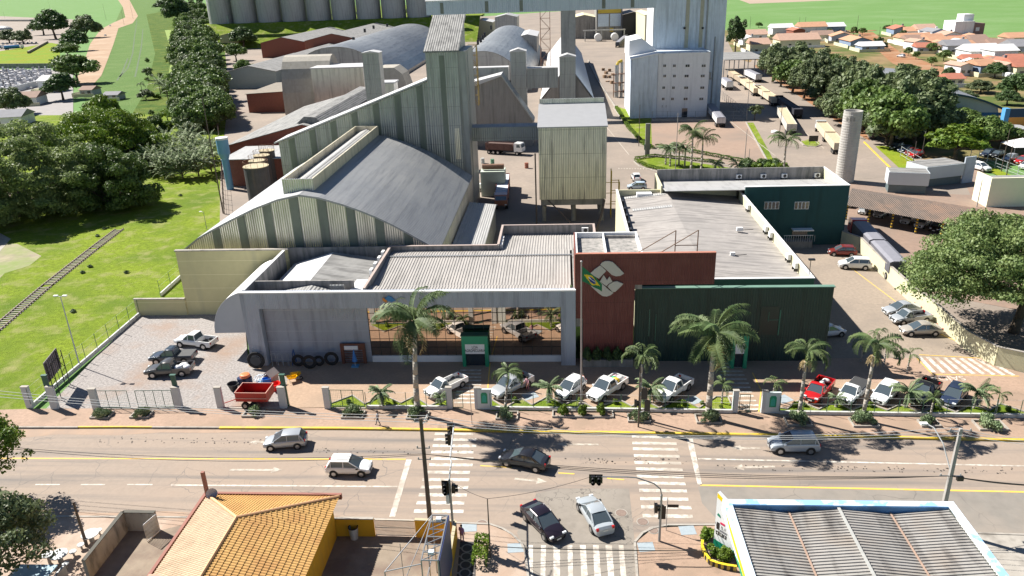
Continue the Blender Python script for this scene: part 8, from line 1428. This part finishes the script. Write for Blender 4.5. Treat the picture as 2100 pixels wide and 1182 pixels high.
# price totem
A = g(1465, 1119); B = g(1501, 1142); dv = Vector((B[0]-A[0], B[1]-A[1], 0)).normalized(); H_ = ht(1465, 1119, 1474, 1008); ang = atan2(dv.y, dv.x); t = thing('price_totem', 'tall white price totem with green base standing left of the fuel canopy', 'sign', (*A, 0), ang); b = MB(); b.prism([(0, .75), (1.75, .75), (1.75, H_-.75), (.9, H_-.45), (0, H_-.02)], -.15, .15, 'y'); b.build('panel', mk('totem_white', (.78, .80, .82), rough=.4, var=.02), t)
b = MB(); b.box(0, 1.75, -.16, .16, .1, .75); b.build('green_base', mk('totem_green', (.01, .22, .13), rough=.4), t); b = MB(); b.prism([(.02, H_-.45), (.9, H_-.75), (1.73, H_-.95), (1.73, H_-.78), (.9, H_-.47), (.02, H_-.04)], -.165, -.151, 'y'); b.build('yellow_band', mk('sign_yellow', (.85, .62, .0)), t)
b = MB(); b.box(.0, .02, -.1, .1, 0, .1); dk = mk('sign_dark', (.02, .02, .025), rough=.4); 
z = 2.15; b = MB(); b.box(.15, .42, -.165, -.151, 1.3, 1.62); b.box(.48, .75, -.165, -.151, 1.3, 1.62); b.box(.8, 1.07, -.165, -.151, 1.3, 1.62); b.build('digit_plate', dk, t)
for k, ch in enumerate('483'): text_obj(ch, .3, trimw, t, (.285+k*.325, -.17, 1.46), name='digit', ext=.004)
text_obj('5,1', .36, dk, t, (.75, -.17, 2.1), name='digit', ext=.004); b = MB(); b.box(.45, .85, -.165, -.151, 2.38, 2.56); b.build('red_mark', mk('mark_red', (.6, .03, .1)), t); b = MB(); b.box(.15, .4, -.165, -.151, 1.8, 2.4); b.box(.45, 1.1, -.165, -.151, 1.72, 1.76); b.box(.45, 1.1, -.165, -.151, 1.82, 1.86); b.build('price_rows', dk, t); b = MB(); b.prism([(.12, 3.0), (.45, 2.9), (.4, 3.1), (.2, 3.22)], -.165, -.151, 'y'); b.build('green_mark', mk('totem_green', (.01, .22, .13)), t)
# striped kerb bed
pts = [(1440, 1117), (1439, 1128), (1447, 1146), (1456, 1158), (1472, 1164), (1490, 1168), (1510, 1171)]; P = [g(*p) for p in pts]; t = thing('striped_bed_kerb', 'yellow and black striped curved kerb around the round bushes', 'kerb', (*P[0], 0)); b = MB(); c = MB(); b2 = MB(); acc = 0
fine = []
for p, q in zip(P, P[1:]):
    d = hypot(q[0]-p[0], q[1]-p[1]); n = max(1, int(d/.17))
    for k in range(n): fine.append((p[0]+(q[0]-p[0])*k/n, p[1]+(q[1]-p[1])*k/n))
fine.append(P[-1])
for i, (p, q) in enumerate(zip(fine, fine[1:])): (b if i % 2 else c).wall(p, q, .16, 0, .42); b2.wall(p, q, .19, .421, .45)
b.build('yellow_block', yelk, t, world=True); c.build('black_block', blackp, t, world=True); b2.build('yellow_cap', mk('cap_yellow', (.8, .58, .02), rough=.6), t, world=True)
patch('bed_soil', mk('bed_soil', (.35, .25, .2), var=.2, scale=2), pts+[(1500, 1140), (1462, 1110)], .1)
patch('station_ground', conc, [(1520, 1080), (2200, 1101), (2200, 1400), (1540, 1400)], .004)
# manholes and road studs
for px, py, r_ in [(1274, 1050, .42), (1318, 1068, .4), (988, 1072, .4), (1340, 1088, .35)]:
    x, y = g(px, py); zz = -.112 if py < 1070 or px < 1330 else .004; t = thing('manhole_cover', {1274: 'round manhole cover right of the silver sedan', 1318: 'round manhole cover at the foot of the right crossing', 988: 'round manhole cover at the left pavement tip', 1340: 'round manhole cover on the right corner pavement'}[px], 'manhole', (x, y, zz)); b = MB(); b.tube((0, 0, 0), (0, 0, .012), r_, r_, 20); b.build('lid', mk('manhole', (.22, .16, .13), var=.2, scale=6), t); b = MB(); b.lathe((0, 0, 0), [(r_+.09, 0), (r_+.09, .008), (r_+.02, .008)], 20); b.build('ring', conc, t)
b = MB(); rr = random.Random(5)
for x0_, x1_, yc in [(190, 640, 902), (640, 850, 923), (905, 970, 925), (1120, 1340, 944), (1340, 1420, 945), (1470, 2080, 958)]:
    for k in range(int((x1_-x0_)*.16)): px = rr.uniform(x0_, x1_); py = yc+rr.uniform(-6, 6)+(px-x0_)*.012; x, y = g(px, py, -.11); s_ = rr.uniform(.03, .09); n = rr.choice([5, 6, 7]); b.add([(x+cos(2*pi*i/n)*s_*rr.uniform(.7, 1.3), y+sin(2*pi*i/n)*s_, -.104) for i in range(n)], [tuple(range(n))])
o = b.build('road_stains', mk('tar_stain', (.03, .027, .025), rough=.9), kind='stuff')
# ground lettering
x, y = g(1942, 776); o = text_obj('SAÍDA', 1.35, mk('faded_letter', (.6, .52, .44), var=.1), None, (x, y, .03), (0, 0, pi), 'road_lettering', .001, sx=.95); o['kind'] = 'structure'
# ---------------- people ----------------
skinm = mk('skin', (.36, .20, .13), rough=.6, var=.04); hairm = mk('hair_dark', (.02, .015, .012), rough=.7); shoe = mk('shoes', (.03, .03, .03))
def person(px, py, rz, label, top, bot, pose='stand', z=0, h=1.68):
    x, y = g(px, py); t = thing('person', label, 'person', (x, y, z), rz); s_ = h/1.75
    J = {'pel': (0, 0, .95), 'chest': (0, 0, 1.35), 'neck': (0, 0, 1.48), 'head': (0, .01, 1.58), 'top': (0, .01, 1.72)}
    w_ = .22 if pose == 'walk' else .04
    Vn = [(0, 0, .95), (0, 0, 1.15), (0, 0, 1.36), (0, 0, 1.47), (0, .02, 1.56), (0, .02, 1.68)]; E_ = [(0, 1), (1, 2), (2, 3), (3, 4), (4, 5)]; Rr = [(.15, .11), (.14, .10), (.16, .11), (.055, .055), (.085, .095), (.06, .07)]
    for sd in (-1, 1):
        k = len(Vn); f_ = w_*sd
        Vn += [(sd*.10, 0, .88), (sd*.10, f_*.5+.03, .50), (sd*.10, f_-.02, .09), (sd*.10, f_+.14, .04)]; E_ += [(0, k), (k, k+1), (k+1, k+2), (k+2, k+3)]; Rr += [(.10, .10), (.065, .065), (.045, .045), (.04, .035)]
        k = len(Vn); a_ = -f_*.9 if pose != 'reach' else .35
        Vn += [(sd*.19, 0, 1.38), (sd*.25, a_*.4, 1.12), (sd*.24, a_+.08, .90), (sd*.235, a_+.12, .80)]; E_ += [(2, k), (k, k+1), (k+1, k+2), (k+2, k+3)]; Rr += [(.065, .065), (.048, .048), (.036, .036), (.04, .022)]
        for q in range(3): Vn.append((sd*.235+(q-1)*.018, a_+.15, .72-.008*(q == 1))); E_.append((k+3, len(Vn)-1)); Rr.append((.011, .011))
    me = bpy.data.meshes.new('body'); me.from_pydata([(a*s_, b_*s_, c*s_) for a, b_, c in Vn], E_, []); o = bpy.data.objects.new('body', me); COL.objects.link(o); sk_ = o.modifiers.new('skin', 'SKIN'); 
    for i, r_ in enumerate(Rr): me.skin_vertices[0].data[i].radius = (r_[0]*s_, r_[1]*s_)
    me.skin_vertices[0].data[0].use_root = True; sb = o.modifiers.new('sub', 'SUBSURF'); sb.levels = 1; sb.render_levels = 1
    dg = bpy.context.evaluated_depsgraph_get(); m2 = bpy.data.meshes.new_from_object(o.evaluated_get(dg)); bpy.data.objects.remove(o)
    for m_ in (skinm, top, bot, shoe): m2.materials.append(m_)
    for p in m2.polygons:
        c = p.center/s_; mi = 0
        if c.z < .1: mi = 3
        elif c.z < .93 and abs(c.x) < .2: mi = 2
        elif c.z < 1.45 and (abs(c.x) < .2 or c.z > 1.12): mi = 1
        p.material_index = mi; p.use_smooth = True
    o = bpy.data.objects.new('body', m2); COL.objects.link(o); o.parent = t; b = MB(); b.ball((0, -.005*s_, 1.64*s_), .095*s_, .105*s_, .10*s_, 10, 6); ho = b.build('hair', hairm, t, smooth=True)
    b = MB(); b.ball((-.03*s_, .105*s_, 1.59*s_), .012*s_); b.ball((.03*s_, .105*s_, 1.59*s_), .012*s_); b.ball((0, .115*s_, 1.555*s_), .014*s_, .02*s_, .02*s_); b.build('face_features', mk('skin_dark', (.2, .1, .07)), t); return t
C_ = lambda n_, c: mk('cloth_'+n_, c, rough=.9, var=.08)
person(1082, 801, 2.6, 'person in a pink top standing behind the silver pickup tailgate', C_('pink', (.6, .32, .38)), C_('rose', (.38, .14, .17)), 'reach'); person(776, 872, 1.7, 'pedestrian in a grey chequered shirt walking on the pavement by the kerb', C_('check', (.35, .36, .40)), C_('denim', (.06, .07, .1)), 'walk')
person(948, 1112, -.5, 'person in pink and purple clothes at the corner of the mustard wall', C_('mauve', (.5, .22, .40)), C_('pinkpants', (.55, .28, .33)), 'stand'); person(1197, 795, 2.0, 'person in a red orange top half hidden behind the flagpole', C_('redtop', (.5, .12, .08)), C_('denim2', (.1, .09, .1)), 'stand')
# ---------------- smaller things around the plant ----------------
for i, (px, py) in enumerate([(748, 63), (766, 50+6), (725, 81), (794, 52)]): 
    x, y = g(px, py, 15.6); tag(MB().tube((x, y, 14.6), (x, y, 16.6), .7, .7, 8).build('roof_vent', blackp), ordn[i]+' small dark vent standing on the left domed roof', 'vent', 'vents on the domed roofs')
for i, (px, py) in enumerate([(1007, 56), (994, 71), (990, 76), (986, 82), (980, 87)]):
    x, y = g(px, py, 15.3); tag(MB().tube((x, y, 14), (x, y, 16.2), .55, .55, 8).build('roof_vent', blackp), ordn[i]+' small dark vent standing on the right domed roof', 'vent', 'vents on the domed roofs')
x, y = g(1264, 200); t = thing('duct_tower', 'slim grey duct column with yellow top between the yard road and the white building', 'duct', (x, y, 0)); b = MB(); b.tube((0, 0, 0), (0, 0, 11), .7, .7, 12); b.tube((1.8, 1, 0), (1.8, 1, 12), .5, .5, 12); b.build('duct', galvd, t); b = MB(); b.path([(0, 0, 11), (.5, .3, 12), (1.8, 1, 12.5)], .5, 8); b.build('elbow', yelst, t); b = MB()
for z in (2, 5, 8): b.box(-1, 3, -1, 2, z, z+.12)
for c in ((-1, -1), (3, -1), (-1, 2), (3, 2)): b.tube((*c, 0), (*c, 8.2), .09, .09, 5)
b.build('platform', rustm, t)
for i, (px, py) in enumerate([(1237, 145), (1243, 152), (1250, 147), (1240, 160), (1249, 160), (1257, 155), (1246, 168), (1255, 172), (1272, 176), (1278, 190)]):
    x, y = g(px, py); t = thing('pallet_stack', ordn[i]+' stack of pallets and scrap counted from the far end beside the white building', 'pallets', (x, y, 0), rnd.uniform(0, 1), 'pallet stacks beside the white building'); b = MB()
    for k in range(rnd.randint(3, 8)): b.box(-.7, .7, -.6, .6, k*.16, k*.16+.1)
    b.build('pallets', mk('pallet_wood', (.33, .22, .14), var=.3, rand=.3), t)
def yfence(lb, pts, h=2.6, step=3.2, m=None):
    P = [g(*p) for p in pts]; t = thing('mesh_fence', lb, 'fence', (*P[0], 0)); b = MB()
    for p, q in zip(P, P[1:]):
        n = max(1, int(hypot(q[0]-p[0], q[1]-p[1])/step))
        for k in range(n+1): x, y = p[0]+(q[0]-p[0])*k/n, p[1]+(q[1]-p[1])*k/n; b.tube((x, y, 0), (x, y, h), .07, .07, 5)
        for z in (.5, h/2, h-.1): b.tube((*p, z), (*q, z), .025, .025, 4)
    b.build('posts_and_rails', m or steelm, t, world=True); return t
yfence('wire fence along the foot of the white process building', [(1337, 247), (1400, 246), (1530, 247)]); yfence('slanting wire fence beside the white process tower', [(1482, 205), (1530, 245)]); yfence('pale bent post fence before the parked cars by the gatehouses', [(1846, 322), (1885, 346)], 2.4, 3, pillar); yfence('wire fence of the car lot at the right edge', [(1990, 322), (2040, 345), (2110, 372)], 2.2, 3, pillar)
yfence('leaning post fence between the factory and the lawn', [(461, 440), (455, 330), (448, 265)], 2.4, 4, poled)
kerb('kerb', conc, [(1337, 248), (1462, 249), (1475, 248)], w=.5, h=.5, z=0)
for i in range(14): lane((1268+i*5.6, 346+i*.1), (1270.5+i*5.6, 346+i*.1), 1.0, MATS['faded_marking'], .02)
for p, q in (((1480, 235), (1590, 320)), ((1640, 262), (1690, 305)), ((1420, 318), (1540, 345)), ((1235, 250), (1290, 318))): lane(p, q, .18, MATS['faded_marking'], .02)
x, y = g(1667, 297); t = thing('yard_sign', 'small dark sign board on the traffic island', 'sign', (x, y, 0)); b = MB(); b.box(-1.1, 1.1, -.05, .05, .8, 2.2); b.build('board', blackp, t); b = MB(); b.tube((-.8, .1, 0), (-.8, .1, 1.9), .05, .05, 5); b.tube((.8, .1, 0), (.8, .1, 1.9), .05, .05, 5); b.build('posts', steelm, t)
x, y = g(1588, 283); t = thing('satellite_dish', 'white dish beside the yard verge', 'satellite dish', (x, y, 0)); b = MB(); b.ball((0, 0, 1.5), 1.0, 1.0, .5, 14, 8); b.build('dish', trimw, t, smooth=True); b = MB(); b.tube((0, 0, 0), (0, 0, 1.4), .1, .1, 6); b.build('post', steelm, t)
x, y = g(2090, 320); t = thing('white_canopy_tent', 'white pyramid tent at the right edge car lot', 'tent', (x, y, 0)); b = MB(); b.add([(-3, -3, 2.5), (3, -3, 2.5), (3, 3, 2.5), (-3, 3, 2.5), (0, 0, 4)], [(0, 1, 4), (1, 2, 4), (2, 3, 4), (3, 0, 4)]); b.build('canopy', trimw, t); b = MB(); [b.tube((a_, c_, 0), (a_, c_, 2.5), .06, .06, 5) for a_ in (-2.9, 2.9) for c_ in (-2.9, 2.9)]; b.build('poles', steelm, t)
x, y = g(982, 392); t = thing('white_tank_cart', 'small white tank on a cart beside the arched warehouse side wall', 'cart', (x, y, 0)); b = MB(); b.box(-.7, .7, -.5, .5, .6, 1.6); b.build('tank', trimw, t, bevel=.15); b = MB(); b.box(-.9, .9, -.6, .6, .4, .55); [b.tube((a_, c_, .25), (a_, c_+.15, .25), .25, .25, 10) for a_ in (-.6, .6) for c_ in (-.65, .5)]; b.build('cart_frame', blackp, t)
for i, (px, py, c_) in enumerate([(990, 335, (.5, .5, .48)), (1010, 337, (.1, .25, .15)), (1080, 345, (.3, .1, .06)), (1000, 352, (.35, .3, .2))]):
    x, y = g(px, py); t = thing('steel_drum', ['pale', 'dark green', 'rust red', 'tan'][i]+' drum standing in the shaded inner yard', 'drum', (x, y, 0), 0, 'drums in the inner yard'); b = MB(); b.lathe((0, 0, 0), [(.45, 0), (.45, .4), (.48, .42), (.45, .44), (.45, .85), (.48, .87), (.45, .89), (.45, 1.2), (.01, 1.2)], 14); b.build('drum', mk('drum_%d' % i, c_, rough=.5), t)
# hopper details
t = thing('hopper_conveyor', 'slanting black pipe and hoist hanging below the hopper block', 'conveyor', (0, 127.6, 4)); b = MB(); b.tube((-2.5, 127.7, 4.3), (2.6, 122.5, .4), .12, .12, 6); b.path([(7.2, 127.8, 4.2), (6.8, 126.5, 2.5), (6.0, 124.5, .8), (5.5, 123, .2)], .22, 8); b.build('pipe', poled, t, world=True)
t = thing('drain_pipe', 'dark pipe running down the left edge of the hopper block', 'pipe', (-4.6, 127.8, 0)); b = MB(); b.tube((0, 0, 0), (0, 0, 12.5), .13, .13, 6); b.build('pipe', poled, t)
x, y = g(1172, 100); t = truck((1172, 100), (1172, 118), RED, 1, 'short truck parked beside the A-frame shed by the yard road', bodyc=(.6, .6, .6), top='closed', h=2.2)
# tower ladders and pipes
b = MB(); b.tube((43.7, 243.9, 0), (43.7, 243.9, 36), .25, .25, 8); b.tube((46.5, 243.9, 0), (46.5, 243.9, 22), .18, .18, 8); b.box(44.5, 46, 243.2, 244, 9.5, 10.1); b.box(44.8, 45.8, 243.0, 244, 10.1, 11.6); t = thing('wall_pipes', 'downpipes and a small wall unit on the right part of the white tower', 'pipes', (45, 243.9, 0)); b.build('pipes', steelm, t, world=True)
t = thing('cage_ladder', 'cage ladder on the right side of the tall grey elevator tower', 'ladder', (-16.3, 136, 0)); b = MB()
for s_ in (0, .5): b.tube((-16.25, 135.5+s_, 0), (-16.25, 135.5+s_, 29), .04, .04, 5)
for k in range(70): b.tube((-16.25, 135.5, .4+k*.41), (-16.25, 136, .4+k*.41), .02, .02, 4)
b.build('ladder', steelm, t, world=True)
# roof clutter on the hall
for i, (x, y, s_) in enumerate([(13, 118.6, 1.2), (24, 100, .4), (21, 90, .3)]):
    z = 7.3; t = thing('roof_unit', ['large', 'small middle', 'small front'][i]+' pale equipment box lying on the hall roof', 'roof unit', (x, y, z)); b = MB(); b.box(-s_, s_, -s_*.6, s_*.6, 0, .5); b.build('casing', trimw, t, bevel=.03); b = MB(); b.tube((s_, 0, .1), (s_+1.5, .3, .1), .04, .04, 5); b.build('hose', blackp, t)
